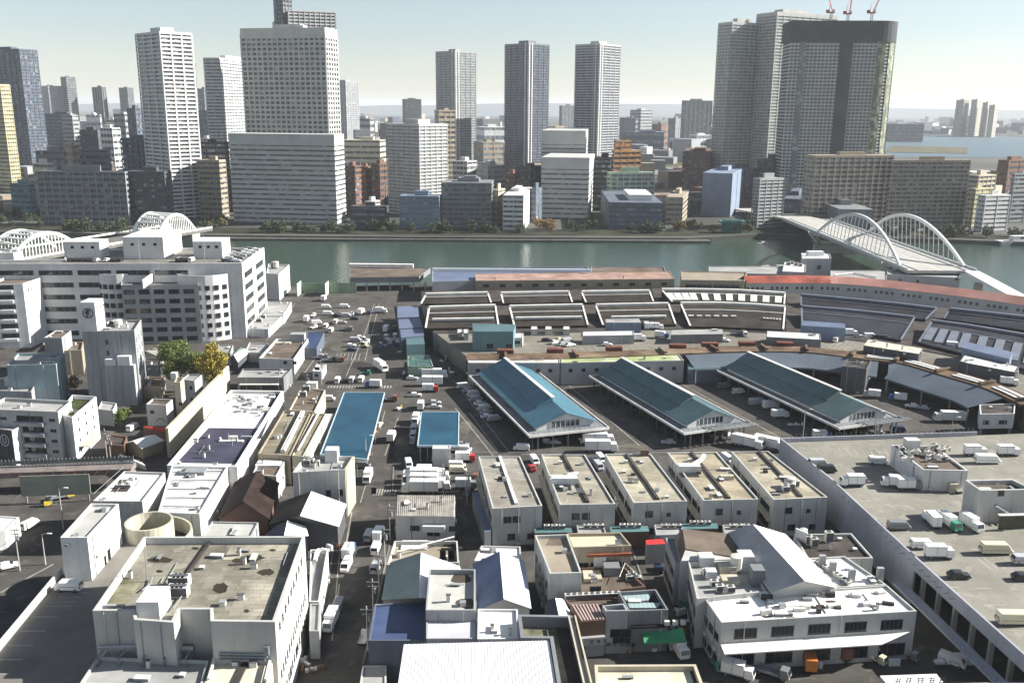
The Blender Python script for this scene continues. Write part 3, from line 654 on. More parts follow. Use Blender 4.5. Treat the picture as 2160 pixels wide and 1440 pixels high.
# ================================================================ bridges
BRW = mat('bridge_paint', (.66, .67, .66), .6, var=.06, sc_=.1, streak=.15)
BRWW = mat('bridge_paint_white', (.85, .85, .82), .6, var=.05, sc_=.1)
def arch_rib(e, nm, a, b_, h, w_, d, m, lean=0, n=22):
    """box arch from a to b_ rising h; lean pushes the crown sideways"""
    a, b_ = Vector(a), Vector(b_); t = (b_ - a).normalized(); s = Vector((t.y, -t.x, 0)); k = MB(); pts = []
    for i in range(n + 1):
        u = i / n; y = 4 * u * (1 - u); pts.append(a + (b_ - a) * u + Vector((0, 0, h * y)) + s * lean * y)
    for p, q in zip(pts, pts[1:]): k.beam(p - Vector((0, 0, d / 2)), q - Vector((0, 0, d / 2)), w_, d)
    k.build(nm, m, e); return pts
def bridge_old():
    A, Bp = Vector((-279, 518, 9)), Vector((-223, 652, 9)); d = (Bp - A); t = d.normalized(); s = Vector((-t.y, t.x, 0))
    c = A.copy(); c.z = -3; e = thing('steel_arch_bridge', 'white steel bridge with two braced arches crossing the river behind the parking garage', 'bridge', c)
    L_ = lambda v: v - c
    k = MB(); k.beam(L_(A - t * 25 + s * 13 - Vector((0, 0, 2))), L_(Bp + t * 16 + s * 13 - Vector((0, 0, 2))), 26, 2); k.build('deck', mat('bridge_road', (.16, .155, .145), .9, .15), e)
    for off in (-12.2, .0):
        k = MB(); k.beam(L_(A - t * 25 + s * (13 + off + 12.1 - (12.5 if off else -12.5) - 0) + Vector((0, 0, 0))), L_(Bp + t * 16 + s * (13 + off + 12.1 - (12.5 if off else -12.5))), .3, 1.1); k.build('railing', BRWW, e)
    for u0, u1 in ((-.04, .31), (.74, 1.0)):
        ribs = []
        for off in (1.5, 23.5): ribs.append(arch_rib(e, 'arch_rib', L_(A + d * u0 + s * off), L_(A + d * u1 + s * off), 13, 1.2, 1.9, BRWW))
        n = len(ribs[0])
        for i in range(4, n - 3, 2):
            k = MB(); k.beam(ribs[0][i], ribs[1][i], .7, .8); k.beam(ribs[0][i], ribs[1][i + 1], .4, .4); k.build('cross_brace', BRWW, e)
        for r_ in ribs:
            for i in range(1, n - 1):
                p = r_[i]; q = Vector((p.x, p.y, 12)); MB().tube(q, p, .3, 5).build('hanger', BRWW, e)
    for u in (-.03, .32, .73, .99):
        p = L_(A + d * u + s * 13); p.z = -3; m = MB(M=Matrix.Translation(p) @ Matrix.Rotation(math.atan2(s.y, s.x), 4, 'Z')); m.box(-13, -4, 0, 13, 4, 12.9); m.build('pier', CONC, e)
    return e
bridge_old()
def bridge_new():
    x0, x1, ya, yb, z = 214, 252, 496, 735, 11.0
    e = thing('arch_bridge', 'white bridge with two leaning arches and thin hangers, beyond the curved red-roofed building', 'bridge', (230, 600, -3))
    L_ = lambda x, y, zz: Vector((x - 230, y - 600, zz + 3))
    k = MB(); k.box(x0 - 230, ya - 600, z - 1.6 + 3, x1 - 230, yb - 600, z + 3); k.build('deck', mat('bridge_deck', (.42, .41, .38), .85, .1), e)
    k = MB(); k.beam(L_((x0 + x1) / 2, yb + .2, z - 1.6), L_((x0 + x1) / 2 - 10, yb + 150, z - 9), 30, 1.6); k.build('approach_ramp', mat('bridge_deck', (.42, .41, .38), .85, .1), e)
    for x in (x0, x1 - .4, x0 + 5.5, x1 - 6):
        k = MB(); k.box(x - 230, ya - 600, z + 3, x + .4 - 230, yb - 600, z + (4.1 if x in (x0, x1 - .4) else 3.5)); k.build('railing', BRW, e)
    for x, ln in ((x0 + 1.2, -2.0), (x1 - 1.2, 2.0)):
        r_ = arch_rib(e, 'arch_rib', L_(x, 508, z), L_(x, 652, z), 20, 1.3, 2.0, BRW, lean=-ln if x > 230 else -ln)
        for i in range(2, len(r_) - 1): MB().tube(Vector((x - 230, r_[i].y, z + 3)), r_[i], .28, 5).build('hanger', BRW, e)
    for y in (515, 650):
        k = MB(M=Matrix.Translation(L_(230, y, -3))); k.box(-17, -3, 0, 17, 3, 6)
        for sx in (-1, 1):
            k.beam((sx * 14, -2, 6), (sx * 19, -9, 12.4), 1.6, 1.6); k.beam((sx * 14, 2, 6), (sx * 19, 9, 12.4), 1.6, 1.6)
        k.build('pier', CONC, e)
    # narrow approach viaduct running down beside the near bank
    k = MB(); k.beam(L_(x1 - 3, ya, z - 1.5), L_(x1 - 9, ya - 62, z - 3.5), 8, 1.5); k.build('approach_ramp', BRW, e)
    for y in (ya - 20, ya - 45): k = MB(); k.box(x1 - 10 - 230, y - 600, 3, x1 - 6 - 230, y - 598, z); k.build('pier', CONC, e)
    # stripes of roadway
    k = MB(); k.box(x0 + 19 - 230, ya - 600, z + 3.004, x0 + 19.4 - 230, yb - 600, z + 3.01); k.build('road_marking', RW, e)
bridge_new()
# ================================================================ the market
CG = mat('hall_roof', (.042, .035, .029), .9, var=.3, sc_=.12, stain=.5, stcol=(.04, .034, .03))
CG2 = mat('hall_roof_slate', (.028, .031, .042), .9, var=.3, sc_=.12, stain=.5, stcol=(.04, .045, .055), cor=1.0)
WH = mat('gutter_white', (.7, .69, .65), .7, .1)
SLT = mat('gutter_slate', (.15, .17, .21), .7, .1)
HALLZ = 8.0
def hall(name, label, near, far, left=None):
    """low hall body under the saw-tooth bays"""
    a = [P(*q, HALLZ - .6) for q in near]; f_ = [P(*q, HALLZ - .6) for q in far]; poly = a + list(reversed(f_))
    return Bld(name, label, poly, HALLZ - .6, par=0, wall=W('grey'), roof=RD)
H1 = hall('market_hall', 'long straight market hall under dark saw-tooth roofs with white roof monitors', [(915, 702), (1190, 700), (1400, 694)], [(888, 614), (1200, 610), (1372, 608)])
H2 = hall('market_hall', 'curved market hall under dark saw-tooth roofs, with white-framed bays bending with the street', [(1402, 694), (1520, 696), (1640, 702), (1655, 702)], [(1374, 608), (1460, 607), (1560, 611), (1658, 618)])
H3 = hall('market_hall', 'slate-dark part of the curved market hall, in the shade of the river buildings', [(1657, 702), (1760, 712), (1885, 726), (2000, 748), (2160, 782), (2300, 815)], [(1660, 618), (1800, 630), (1980, 648), (2160, 668), (2300, 690)])
def bay(h, far, near, m=CG, wm=WH, mon=True, zf=11.0, zn=8.4, ribs=(1, 1), lights=0):
    """tilted roof panel: far edge high under a box monitor, near edge low; ribs = raised gutters at its ends"""
    fa = [P(*q, zf) for q in far]; ne = [P(*q, zn) for q in near]; c = h.c
    b = MB(); n = len(fa); k = MB()
    strip(b, rel(ne, c), rel(fa, c)); strip(b, rel(atz(ne, zn - .6), c), rel(ne, c))
    b.face([rel([fa[0]], c)[0], rel([ne[0]], c)[0], rel(atz([ne[0]], 7.4), c)[0], rel(atz([fa[0]], 7.4), c)[0]])
    b.face([rel([ne[-1]], c)[0], rel([fa[-1]], c)[0], rel(atz([fa[-1]], 7.4), c)[0], rel(atz([ne[-1]], 7.4), c)[0]])
    b.build('roof_slope', m, h.e)
    if mon:
        for i in range(n - 1):
            k.beam(fa[i] - c - Vector((0, 0, .2)), fa[i + 1] - c - Vector((0, 0, .2)), 1.7, 1.1)
            q = (fa[i] * .72 + ne[i] * .28) - c; q2 = (fa[i + 1] * .72 + ne[i + 1] * .28) - c
            k.beam(q, q2, .6, .25)
        k.build('roof_monitor', wm, h.e)
    for s_, on in ((0, ribs[0]), (-1, ribs[1])):
        if on: MB().beam(fa[s_] - c, ne[s_] - c, .7, .35).build('gutter', wm, h.e)
    for i in range(lights):
        u = (i + .5) / lights; f = u * (n - 1); j = min(int(f), n - 2); v = f - j
        a = fa[j].lerp(fa[j + 1], v); z = ne[j].lerp(ne[j + 1], v); p0 = a.lerp(z, .3) - c; p1 = a.lerp(z, .85) - c
        MB().beam(p0 + Vector((0, 0, .05)), p1 + Vector((0, 0, .05)), 3.0, .25).build('skylight', wm, h.e)
for (x0, x1, y0, y1, a0, a1, yn0, yn1) in ((898, 1029, 622, 619, 888, 1036, 641, 639), (1057, 1200, 620, 617, 1062, 1207, 640, 638), (1227, 1370, 617, 615, 1236, 1378, 638, 636)):
    bay(H1, [(x0, y0), (x1, y1)], [(a0, yn0), (a1, yn1)])
for (x0, x1, y0, y1, a0, a1, yn0, yn1) in ((905, 1045, 650, 646, 898, 1052, 692, 690), (1075, 1229, 648, 645, 1085, 1240, 688, 686), (1257, 1410, 645, 642, 1272, 1425, 686, 684)):
    bay(H1, [(x0, y0), (x1, y1)], [(a0, yn0), (a1, yn1)])
for q in (((912, 676), (1042, 674)), ((1088, 673), (1228, 671)), ((1290, 671), (1405, 669))):
    a, b_ = P(*q[0], 9.6), P(*q[1], 9.6); MB().beam(a - H1.c, b_ - H1.c, 1.4, .9).build('skylight', WH, H1.e)
bay(H2, [(1396, 612), (1460, 612), (1560, 614), (1656, 620)], [(1418, 637), (1470, 637), (1560, 639), (1654, 643)], lights=11)
bay(H2, [(1436, 641), (1520, 641), (1590, 644), (1656, 649)], [(1456, 688), (1520, 689), (1590, 692), (1652, 695)], lights=0)
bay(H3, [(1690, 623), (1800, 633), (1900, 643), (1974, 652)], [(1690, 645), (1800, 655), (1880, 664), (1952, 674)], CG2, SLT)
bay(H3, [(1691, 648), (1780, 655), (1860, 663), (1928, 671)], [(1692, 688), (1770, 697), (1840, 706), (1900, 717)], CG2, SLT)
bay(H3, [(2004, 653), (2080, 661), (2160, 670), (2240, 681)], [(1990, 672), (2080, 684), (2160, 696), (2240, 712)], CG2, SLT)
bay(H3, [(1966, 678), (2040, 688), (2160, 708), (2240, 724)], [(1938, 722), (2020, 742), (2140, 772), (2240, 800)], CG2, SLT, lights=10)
for q in (((1452, 667), (1560, 668)), ((1610, 672), (1650, 675))):
    a, b_ = P(*q[0], 9.7), P(*q[1], 9.7)
    for i in range(6):
        p = a.lerp(b_, i / 6); r_ = a.lerp(b_, (i + .6) / 6); MB().beam(p - H2.c, r_ - H2.c, 1.2, .5).build('skylight', WH, H2.e)
# raised parking street between the halls and the curved loading sheds
RPK = mat('raised_parking', (.2, .185, .155), .9, var=.16, spots=.4, sc_=.06, stain=.3, stcol=(.12, .11, .1))
DZ = 7.0
near = smooth([(985, 752), (1100, 752), (1250, 748), (1430, 741), (1520, 737), (1620, 735), (1723, 741), (1813, 750), (1904, 764), (1976, 780), (2048, 806), (2120, 838), (2200, 880)], DZ)
far = smooth([(920, 703), (1050, 702), (1200, 701), (1400, 695), (1520, 697), (1655, 703), (1760, 713), (1885, 728), (1960, 742), (2040, 758), (2120, 778), (2200, 800), (2280, 825)], DZ)
pol = near + list(reversed(far)); cc = sum(pol, Vector()) / len(pol)
o = MB().prism([(p.x - cc.x, p.y - cc.y) for p in pol], 0, DZ).build('parking_street', RPK, None, (cc.x, cc.y, 0), kind='structure')
# parking bay lines on it
LN = mat('road_paint', (.34, .33, .29), .8, .2, stain=.6, stcol=(.16, .15, .13))
def lines(name, quads, z, m=LN):
    ws = [[P(*q, z) for q in qd] for qd in quads]; c = ws[0][0].copy(); c.z = z; b = MB()
    for a, e_, wd in [(x[0], x[1], .28) for x in ws]:
        t = Vector((e_.x - a.x, e_.y - a.y, 0)).normalized(); s = Vector((-t.y, t.x, 0)) * wd / 2
        b.face([a - s - c, e_ - s - c, e_ + s - c, a + s - c])
    b.build(name, m, None, (c.x, c.y, z), kind='structure')
def bays(name, p0, p1, q0, q1, n, z):
    """n+1 bay lines between row p0-p1 and row q0-q1"""
    qs = []
    for i in range(n + 1):
        t = i / n; qs.append(((p0[0] + (p1[0] - p0[0]) * t, p0[1] + (p1[1] - p0[1]) * t), (q0[0] + (q1[0] - q0[0]) * t, q0[1] + (q1[1] - q0[1]) * t)))
    lines(name, qs, z)
bays('parking_line', (1380, 719), (1500, 718), (1392, 726), (1512, 726), 10, DZ + .012)
bays('parking_line', (1745, 716), (1800, 722), (1725, 730), (1780, 737), 5, DZ + .012)
bays('parking_line', (1150, 733), (1330, 731), (1158, 741), (1340, 739), 12, DZ + .012)
# brown-topped parapet roof that follows the curve, and the blue-grey sheds under it
BRN = mat('curved_roof_brown', (.17, .115, .075), .9, var=.3, sc_=.15, stain=.4, stcol=(.35, .28, .2))
BGR = mat('curved_roof_blue_grey', (.1, .125, .155), .7, var=.12, sc_=.1)
top1 = smooth([(985, 745), (1100, 745), (1250, 741), (1430, 734), (1520, 730), (1633, 729), (1723, 733), (1831, 746), (1922, 757), (2030, 787), (2120, 814), (2200, 850)], 8.6)
bot1 = offs(top1, -7.0)
c = top1[len(top1) // 2].copy(); c.z = 0
e = thing('curved_loading_shed', 'long brown-topped shed roof bending round the teal-roofed sheds, with pale roof lights', 'shed', c)
b = MB(); strip(b, rel(atz(bot1, 8.3), c), rel(top1, c)); strip(b, rel(atz(bot1, 7.2), c), rel(atz(bot1, 8.3), c)); strip(b, rel(top1, c), rel(atz(top1, 7), c)); b.build('roof', BRN, e)
n = len(top1)
for i in range(0, n - 1):
    a, z_ = top1[i].lerp(bot1[i], .35) - c, top1[i + 1].lerp(bot1[i + 1], .35) - c; a.z = z_.z = 8.55
    if i % 4 < 3 and i > 26: MB().beam(a, z_, 1.3, .25).build('roof_light', WH, e); MB().beam(a + (bot1[i] - top1[i]) * .33, z_ + (bot1[i + 1] - top1[i + 1]) * .33, 1.0, .25).build('roof_light', WH, e)
    if i % 4 == 3: MB().beam(top1[i] - c + Vector((0, 0, .1)), bot1[i] - c + Vector((0, 0, .1)), 1.0, .8).build('roof_rib', BRN, e)
    if 2 < i < 24 and i % 3 == 0: MB(M=Matrix.Translation(top1[i] - c)).box(-3, -.5, -.2, 3, 2.5, 1.3).build('roof_hut', mat('brick_red', (.16, .06, .045), .9, .2), e)
b = MB(); strip(b, rel(atz(offs(bot1, -.2), 0), c), rel(atz(offs(bot1, -.2), 7.3), c)); b.build('wall', DARK, e)
lo = offs(bot1, -.5); i0, i1 = 12, 30; w1 = offs(bot1, -11)
e2 = thing('curved_awning', 'blue-grey curved awning roof between the second and third teal-roofed sheds', 'awning', c)
b = MB(); strip(b, rel(atz(w1[i0:i1], 5.2), c), rel(atz(lo[i0:i1], 7.9), c)); strip(b, rel(atz(w1[i0:i1], 4.6), c), rel(atz(w1[i0:i1], 5.2), c)); b.build('roof', BGR, e2)
for i in range(i0, i1, 3): MB().tube(Vector((w1[i].x, w1[i].y, 0)) - c, Vector((w1[i].x, w1[i].y, 4.7)) - c, .25, 6).build('post', STEEL, e2)
e3 = thing('curved_awning', 'blue-grey curved awning roof at the end of the curve, over parked lorries', 'awning', c)
i0, i1 = 30, n - 2; w1 = offs(bot1, -12)
b = MB(); strip(b, rel(atz(w1[i0:i1], 5.0), c), rel(atz(lo[i0:i1], 7.9), c)); strip(b, rel(atz(w1[i0:i1], 4.4), c), rel(atz(w1[i0:i1], 5.0), c)); b.build('roof', BGR, e3)
for i in range(i0, i1, 3): MB().tube(Vector((w1[i].x, w1[i].y, 0)) - c, Vector((w1[i].x, w1[i].y, 4.5)) - c, .25, 6).build('post', STEEL, e3)
b_ = B('stair_block', 'dark stair block standing between the two curved blue-grey awnings', [(1776, 772), (1828, 778), (1838, 760), (1788, 756)], 9.2, 'dgrey', RD, .4)
b_ = B('gate_cabin', 'white two-window cabin on legs ending the curved blue-grey awning', [(2068, 873), (2140, 872), (2142, 850), (2066, 853)], 7.6, 'white', RD, .4, z0=3.0)
b_.win(0, 1.2, 1.4, 1.8, 1.2, True); b_.win(0, 6.0, 1.4, 2.6, 1.2, True)
for x in (.6, -.6):
    for i in (0, 1, 2, 3): pass
m = MB()
for p in b_.p: m.box(p.x * .85 - .25, p.y * .85 - .25, -3, p.x * .85 + .25, p.y * .85 + .25, 0)
b_.part('leg', STEEL, m)
# cream office row before the straight part of the curve
z = 8.2
b_ = B('office_row', 'grey two-storey office row with a weathered pale roof behind the teal-roofed sheds', [(988, 765), (1181, 765), (1182, 752), (985, 754)], z, 'lgrey', mat('roof_weathered_white', (.6, .58, .53), .8, .15, sc_=.2, stain=.7, stcol=(.2, .14, .11)), .25)
b_.grid(0, 1, 7, 1.4, 1.2, 4.8, 3, skip=((0, 2), (0, 4)), dark=True)
b_ = B('office_row', 'grey two-storey office row with a lime-tinted roof behind the teal-roofed sheds', [(1183, 765), (1443, 760), (1432, 747), (1184, 751)], z, 'lgrey', mat('roof_lime', (.36, .42, .2), .8, .15, sc_=.2, stain=.5, stcol=(.5, .5, .45)), .25)
b_.grid(0, 1, 9, 1.4, 1.2, 4.8, 3, skip=((0, 3), (0, 5)), dark=True)
# ---- teal-roofed sheds
def teal_shed(label, nl, nr_, fl, rnear, rfar, inset_=3.2, extra=0, zc=4.6, ze=6.0, zr=9.6, tealm=TEAL):
    A, Bq, D = P(*nl, zc), P(*nr_, zc), P(*fl, zc); v = (D - A); Lg = v.length; t = v.normalized(); s = Vector((t.y, -t.x, 0))
    wd = (Bq - A).dot(s); c = A.copy(); c.z = 0; rz = math.atan2(s.y, s.x); e = thing('loading_shed', label, 'shed', c, 'teal-roofed sheds in the market yard', rz)
    k = MB(); th = .45; k.box(0, 0, zc - th, wd, Lg, zc); k.build('canopy', mat('canopy_grey', (.2, .215, .23), .7, .12, cor=1.5), e)
    k = MB()
    for (x0, y0, x1, y1) in ((-.12, -.12, wd + .12, .16), (-.12, Lg - .16, wd + .12, Lg + .12), (-.12, .17, .16, Lg - .17), (wd - .16, .17, wd + .12, Lg - .17)): k.box(x0, y0, zc - th - .02, x1, y1, zc + .25)
    k.build('canopy_edge', WH, e)
    i_ = inset_; x0, x1, y0, y1, xm = i_, wd - i_, i_ * 1.1, Lg - i_ * .6, wd / 2
    k = MB(); k.prism([(x0 + .2, y0 + .2), (x1 - .2, y0 + .2), (x1 - .2, y1 - .2), (x0 + .2, y1 - .2)], zc + .004, ze - .02, cap=False)
    k.face([(x0 + .2, y0 + .2, ze - .02), (x1 - .2, y0 + .2, ze - .02), (xm, y0 + .2, zr - .2)]); k.face([(x1 - .2, y1 - .2, ze - .02), (x0 + .2, y1 - .2, ze - .02), (xm, y1 - .2, zr - .2)]); k.build('gable_wall', W('white'), e)
    o = .7
    for nm, a, b2 in (('roof_slope', x0 - o, xm), ('roof_slope', xm, x1 + o)):
        za, zb_ = (ze - .15, zr) if a < xm else (zr, ze - .15)
        k = MB(); k.face([(a, y0 - o, za), (b2, y0 - o, zb_), (b2, y1 + o, zb_), (a, y1 + o, za)]); k.face([(a, y1 + o, za - .2), (b2, y1 + o, zb_ - .2), (b2, y0 - o, zb_ - .2), (a, y0 - o, za - .2)])
        k.face([(a, y0 - o, za - .2), (b2, y0 - o, zb_ - .2), (b2, y0 - o, zb_), (a, y0 - o, za)]); ed = a if a < xm else b2; zz = ze - .15
        k.face([(ed, y0 - o, zz), (ed, y1 + o, zz), (ed, y1 + o, zz - .2), (ed, y0 - o, zz - .2)]); k.build(nm, tealm, e)
    # raised ridge roof over the far two thirds
    ym0, ym1 = y0 + Lg * .17, y1 + .2; hw = (x1 - x0) * .27; zz = zr - (zr - ze) * (hw / ((x1 - x0) / 2)) + .55
    k = MB(); k.face([(xm - hw, ym0, zz), (xm, ym0, zr + 1.0), (xm, ym1, zr + 1.0), (xm - hw, ym1, zz)]); k.face([(xm, ym0, zr + 1.0), (xm + hw * .22, ym0, zr + .3), (xm + hw * .22, ym1, zr + .3), (xm, ym1, zr + 1.0)])
    k.face([(xm - hw, ym0, zz - .5), (xm, ym0, zr + .3), (xm, ym0, zr + 1.0), (xm - hw, ym0, zz)]); k.face([(xm - hw, ym1, zz), (xm - hw, ym1, zz - .5), (xm - hw, ym0, zz - .5), (xm - hw, ym0, zz)])
    k.build('ridge_monitor', tealm, e)
    MB().beam((xm + .1, ym0, zr + .98), (xm + .1, ym1, zr + .98), 1.1, .3).build('ridge_cap', WH, e)
    # gable windows
    ww = (x1 - x0) * .5; MB().box(xm - ww / 2, y0 + .1, zc + .5, xm + ww / 2, y0 + .18, ze + .9, 0).build('window', GL, e)
    for i in range(7): x = xm - ww / 2 + ww * i / 6; MB().box(x - .1, y0 + .02, zc + .5, x + .1, y0 + .12, ze + .95).build('mullion', WH, e)
    for i in range(12):
        y = 1.2 + (Lg - 2.4) * i / 11
        for x in (1.3, wd - 1.3): MB().box(x - .16, y - .16, 0, x + .16, y + .16, zc - th).build('column', mat('column_painted_shade', (.1, .1, .1), .8, .1), e)  # side columns coloured dark to carry the shade under the canopy
    for i in range(5): x = 3 + (wd - 6) * i / 4; MB().box(x - .15, 1.0, 0, x + .15, 1.3, zc - th).build('column', STEEL, e)
    MB().box(4, 6, .01, wd - 4, Lg - 3, 1.1).build('loading_dock', DARK, e)
    if extra:
        for i in range(8): x = wd * .38 + i * wd * .09; MB().beam((x, -2.2, zc + .3), (x, y0 - 1.0, zc + .3), .35, .25).build('canopy_beam', STEEL, e)
        for y in (-2.2, -.9): MB().beam((wd * .36, y, zc + .56), (wd + 1.2, y, zc + .56), .35, .25).build('canopy_beam', STEEL, e)
    return e
teal_shed('bright teal pitched shed roof on a pale canopy, by the blue flat-roofed shelters', (1117, 920), (1292, 908), (990, 793), 0, 0, tealm=mat('metal_teal_bright', (.075, .18, .235), .45, .1, .06, stain=.2, stcol=(.08, .22, .28), seams=6, corang=22))
teal_shed('duller teal pitched shed roof, middle one of three in the yard', (1443, 914), (1593, 900), (1243, 793), 0, 0, extra=1)
teal_shed('grey-teal pitched shed roof nearest the raised parking deck, largest of the three', (1770, 903), (1918, 890), (1510, 780), 0, 0, extra=1, tealm=mat('metal_teal_grey', (.115, .17, .175), .5, .1, .06, stain=.2, stcol=(.1, .16, .17), seams=6, corang=30))
b_ = B('shed', 'small pale teal shed joined to the back of the third teal-roofed shed', [(1452, 779), (1520, 775), (1520, 763), (1450, 765)], 5.5, 'slate', TEAL, 0)
# ---- blue flat roofed shelters
def shelter(label, nl, nr_, fr_, fl, z, m=BLUEM):
    w_ = [P(*q, z) for q in (nl, nr_, fr_, fl)]; c = sum(w_, Vector()) / 4; c.z = 0; e = thing('shelter', label, 'shelter', c)
    MB().prism([(p.x - c.x, p.y - c.y) for p in w_], z - .25, z, bot=True).build('roof', m, e)
    for i in range(4):
        a, b2 = w_[i] - c, w_[(i + 1) % 4] - c
        MB().beam(a + Vector((0, 0, -.35)), b2 + Vector((0, 0, -.35)), .3, .5).build('edge_trim', mat('trim_pale_blue', (.4, .5, .56), .6, .05), e)
        for k in range(5):
            q = a.lerp(b2, .05 + .9 * k / 5) * .97; MB().box(q.x - .12, q.y - .12, 0, q.x + .12, q.y + .12, z - .3).build('post', STEEL, e)
    return e
shelter('long vivid blue flat-roofed shelter beside the yard, nearest the grey rooftops', (676, 958), (775, 969), (811, 828), (726, 828), 4.8)
shelter('square vivid blue flat-roofed shelter with a white hut at its front', (881, 940), (967, 940), (968, 869), (889, 869), 4.6)
b_ = B('hut', 'white box hut joined to the front of the square blue shelter', [(912, 946), (951, 946), (950, 938), (913, 938)], 4.9, 'white', RW, .2)
b_ = B('shed', 'small dark blue flat roof beside the yard by the long row of parked cars', [(643, 734), (668, 734), (684, 700), (648, 700)], 4.5, 'slate', NAVY, .2)
# ---- riverside buildings
z = 9
b_ = B('riverside_hall', 'open-fronted brown-roofed hall at the river with a red vehicle in its shade', [(738, 585), (884, 583), (908, 565), (738, 564)], 7.5, W('grey'), RB, .3, z0=4.5)
for i in range(8): q, rz = b_.on(0, 2 + i * 6.2, -4.5); MB().box(0, 0, 0, .8, .8, 4.5).build('column', W('lgrey'), b_.e, q, rz)
q = b_.local(738, 563); MB().box(0, -3, 0, 36, 0, 2.2).build('roof_rail_wall', WH, b_.e, (q.x, q.y, q.z), -.01)
b_ = B('riverside_warehouse', 'long pale blue-roofed warehouse at the river, half behind the rust-pink roof', [(912, 594), (1245, 584), (1240, 563), (912, 566)], 10, 'lgrey', LAV, .5)
b_.ribbon(0, 1, 1.6, 3.4, seg=3, m=2)
MB().box(0, 0, 0, 85, 1.2, 1.6).build('ridge_vent', mat('metal_white', (1, 1, 1)), b_.e, b_.local(912, 572), -.0)
PK = mat('roof_rust_pink', (.4, .27, .22), .85, .2, sc_=.15, stain=.6, stcol=(.22, .1, .07), seams=9)
b_ = B('riverside_building', 'long building with a faded rust-pink roof and a dark windowed wall before the river', [(1003, 592), (1423, 588), (1412, 572), (1003, 577)], 11.5, 'tan', PK, .2)
b_.grid(0, 1, 12, 3, 1.5, 8.2, 3, dark=True); b_.grid(0, 1, 24, 2.4, 1.6, 3.8, 3, dark=True)
b_ = B('riverside_warehouse', 'brown-roofed shed at the water behind the rust-pink roof', [(1247, 575), (1405, 573), (1400, 562), (1247, 563)], 9.5, 'lgrey', RB, .4)
b_ = B('riverside_building', 'cream two-storey building with long window bands before the river', [(1438, 590), (1570, 592), (1575, 574), (1436, 571)], 10.5, 'tan', RT, .5)
b_.ribbon(0, 2, 1.6, 3.0, 3.6, seg=2, m=2, n=10)
b_ = B('riverside_building', 'flat grey roof building at the water with a white roof frame', [(1495, 576), (1690, 578), (1690, 561), (1495, 561)], 8, 'lgrey', RG, .4)
b_ = B('riverside_building', 'white stair tower block with a boxy top behind the red roof', [(1692, 545), (1754, 545), (1750, 532), (1690, 533)], (0, 590), 'lgrey', RW, .5)
b_.rbox('roof_hut', 1705, 1738, 540, 2.6, 4, 'white'); b_.win(0, 9, 6, 2.4, 2.4, True)
b_ = B('riverside_building', 'pale roof terrace with white pipework beside the stair tower block', [(1650, 572), (1700, 574), (1700, 552), (1655, 552)], 9.5, 'lgrey', RW, .4)
for x, y in ((1660, 560), (1668, 558), (1676, 561), (1685, 563)): ac(b_, x, y, 2, 2, 1.8)
b_ = B('riverside_building', 'broad plain white-grey building with three small windows below the arched white bridge', [(1871, 578), (2025, 586), (2025, 566), (1873, 562)], (0, 612), 'lgrey', RG, .5)
b_.win(0, 6, 5.5, 1.5, 1.4, True); b_.win(0, 15, 5.2, 1.5, 1.4, True); b_.win(0, 34, 7.6, 1.5, 1.4, True)
b_ = B('riverside_building', 'long pale flat roof with diagonal white pipes behind the red roof', [(1752, 586), (1870, 592), (1872, 570), (1752, 570)], 8.5, 'lgrey', RG, .3)
pipe(b_, [(1760, 582), (1800, 578), (1850, 588)], .4, .6, WH)
# curved building with the red roof
RRED = mat('roof_red', (.36, .09, .06), .8, .25, sc_=.1, streak=0, stain=.6, stcol=(.55, .3, .24)); RSAL = mat('roof_salmon', (.5, .25, .2), .8, .15, sc_=.08, stain=.5, stcol=(.6, .36, .3))
fr1 = smooth([(1575, 597), (1660, 596), (1752, 597), (1840, 603), (1922, 612), (2040, 626), (2160, 643), (2280, 664)], 9.0, 5)
bk = offs(fr1, 11.0); c = fr1[len(fr1) // 2].copy(); c.z = 0
e = thing('curved_office', 'long curved white office with paired windows under a red and salmon roof', 'building', c)
b = MB(); strip(b, rel(atz(fr1, 0), c), rel(fr1, c)); strip(b, rel(atz(bk, 9), c), rel(atz(bk, 0), c)); b.face([fr1[0] - c, Vector((bk[0].x, bk[0].y, 9)) - c, Vector((bk[0].x, bk[0].y, 0)) - c, Vector((fr1[0].x, fr1[0].y, 0)) - c]); b.build('wall', W('offw'), e)
h = 10
for nm, i0, i1, m in (('roof', 0, h + 1, RRED), ('roof', h, len(fr1), RSAL)):
    rd = atz(offs(fr1, 5.5), 11.8); b = MB(); strip(b, rel(atz(offs(fr1, -.5), 8.9)[i0:i1], c), rel(rd[i0:i1], c)); strip(b, rel(rd[i0:i1], c), rel(atz(offs(fr1, 11.5), 8.9)[i0:i1], c)); b.build(nm, m, e)
acc = 0.0; cnt = 0
for i in range(len(fr1) - 1):
    a, b2 = fr1[i], fr1[i + 1]; d = (b2 - a); L_ = Vector((d.x, d.y)).length; rz = math.atan2(d.y, d.x); u = acc
    while u < L_:
        if cnt % 5 != 4:
            p = a + d * (u / L_) - c; n_ = Vector((d.y, -d.x, 0)).normalized() * .02; link('window', winmesh(1.5, 1.7, False, 2), e, (p.x + n_.x, p.y + n_.y, 5.4), rz)
        cnt += 1; u += 2.6
    acc = u - L_
# ================================================================ near side, west of the street (picture left)
GW = 'offw'
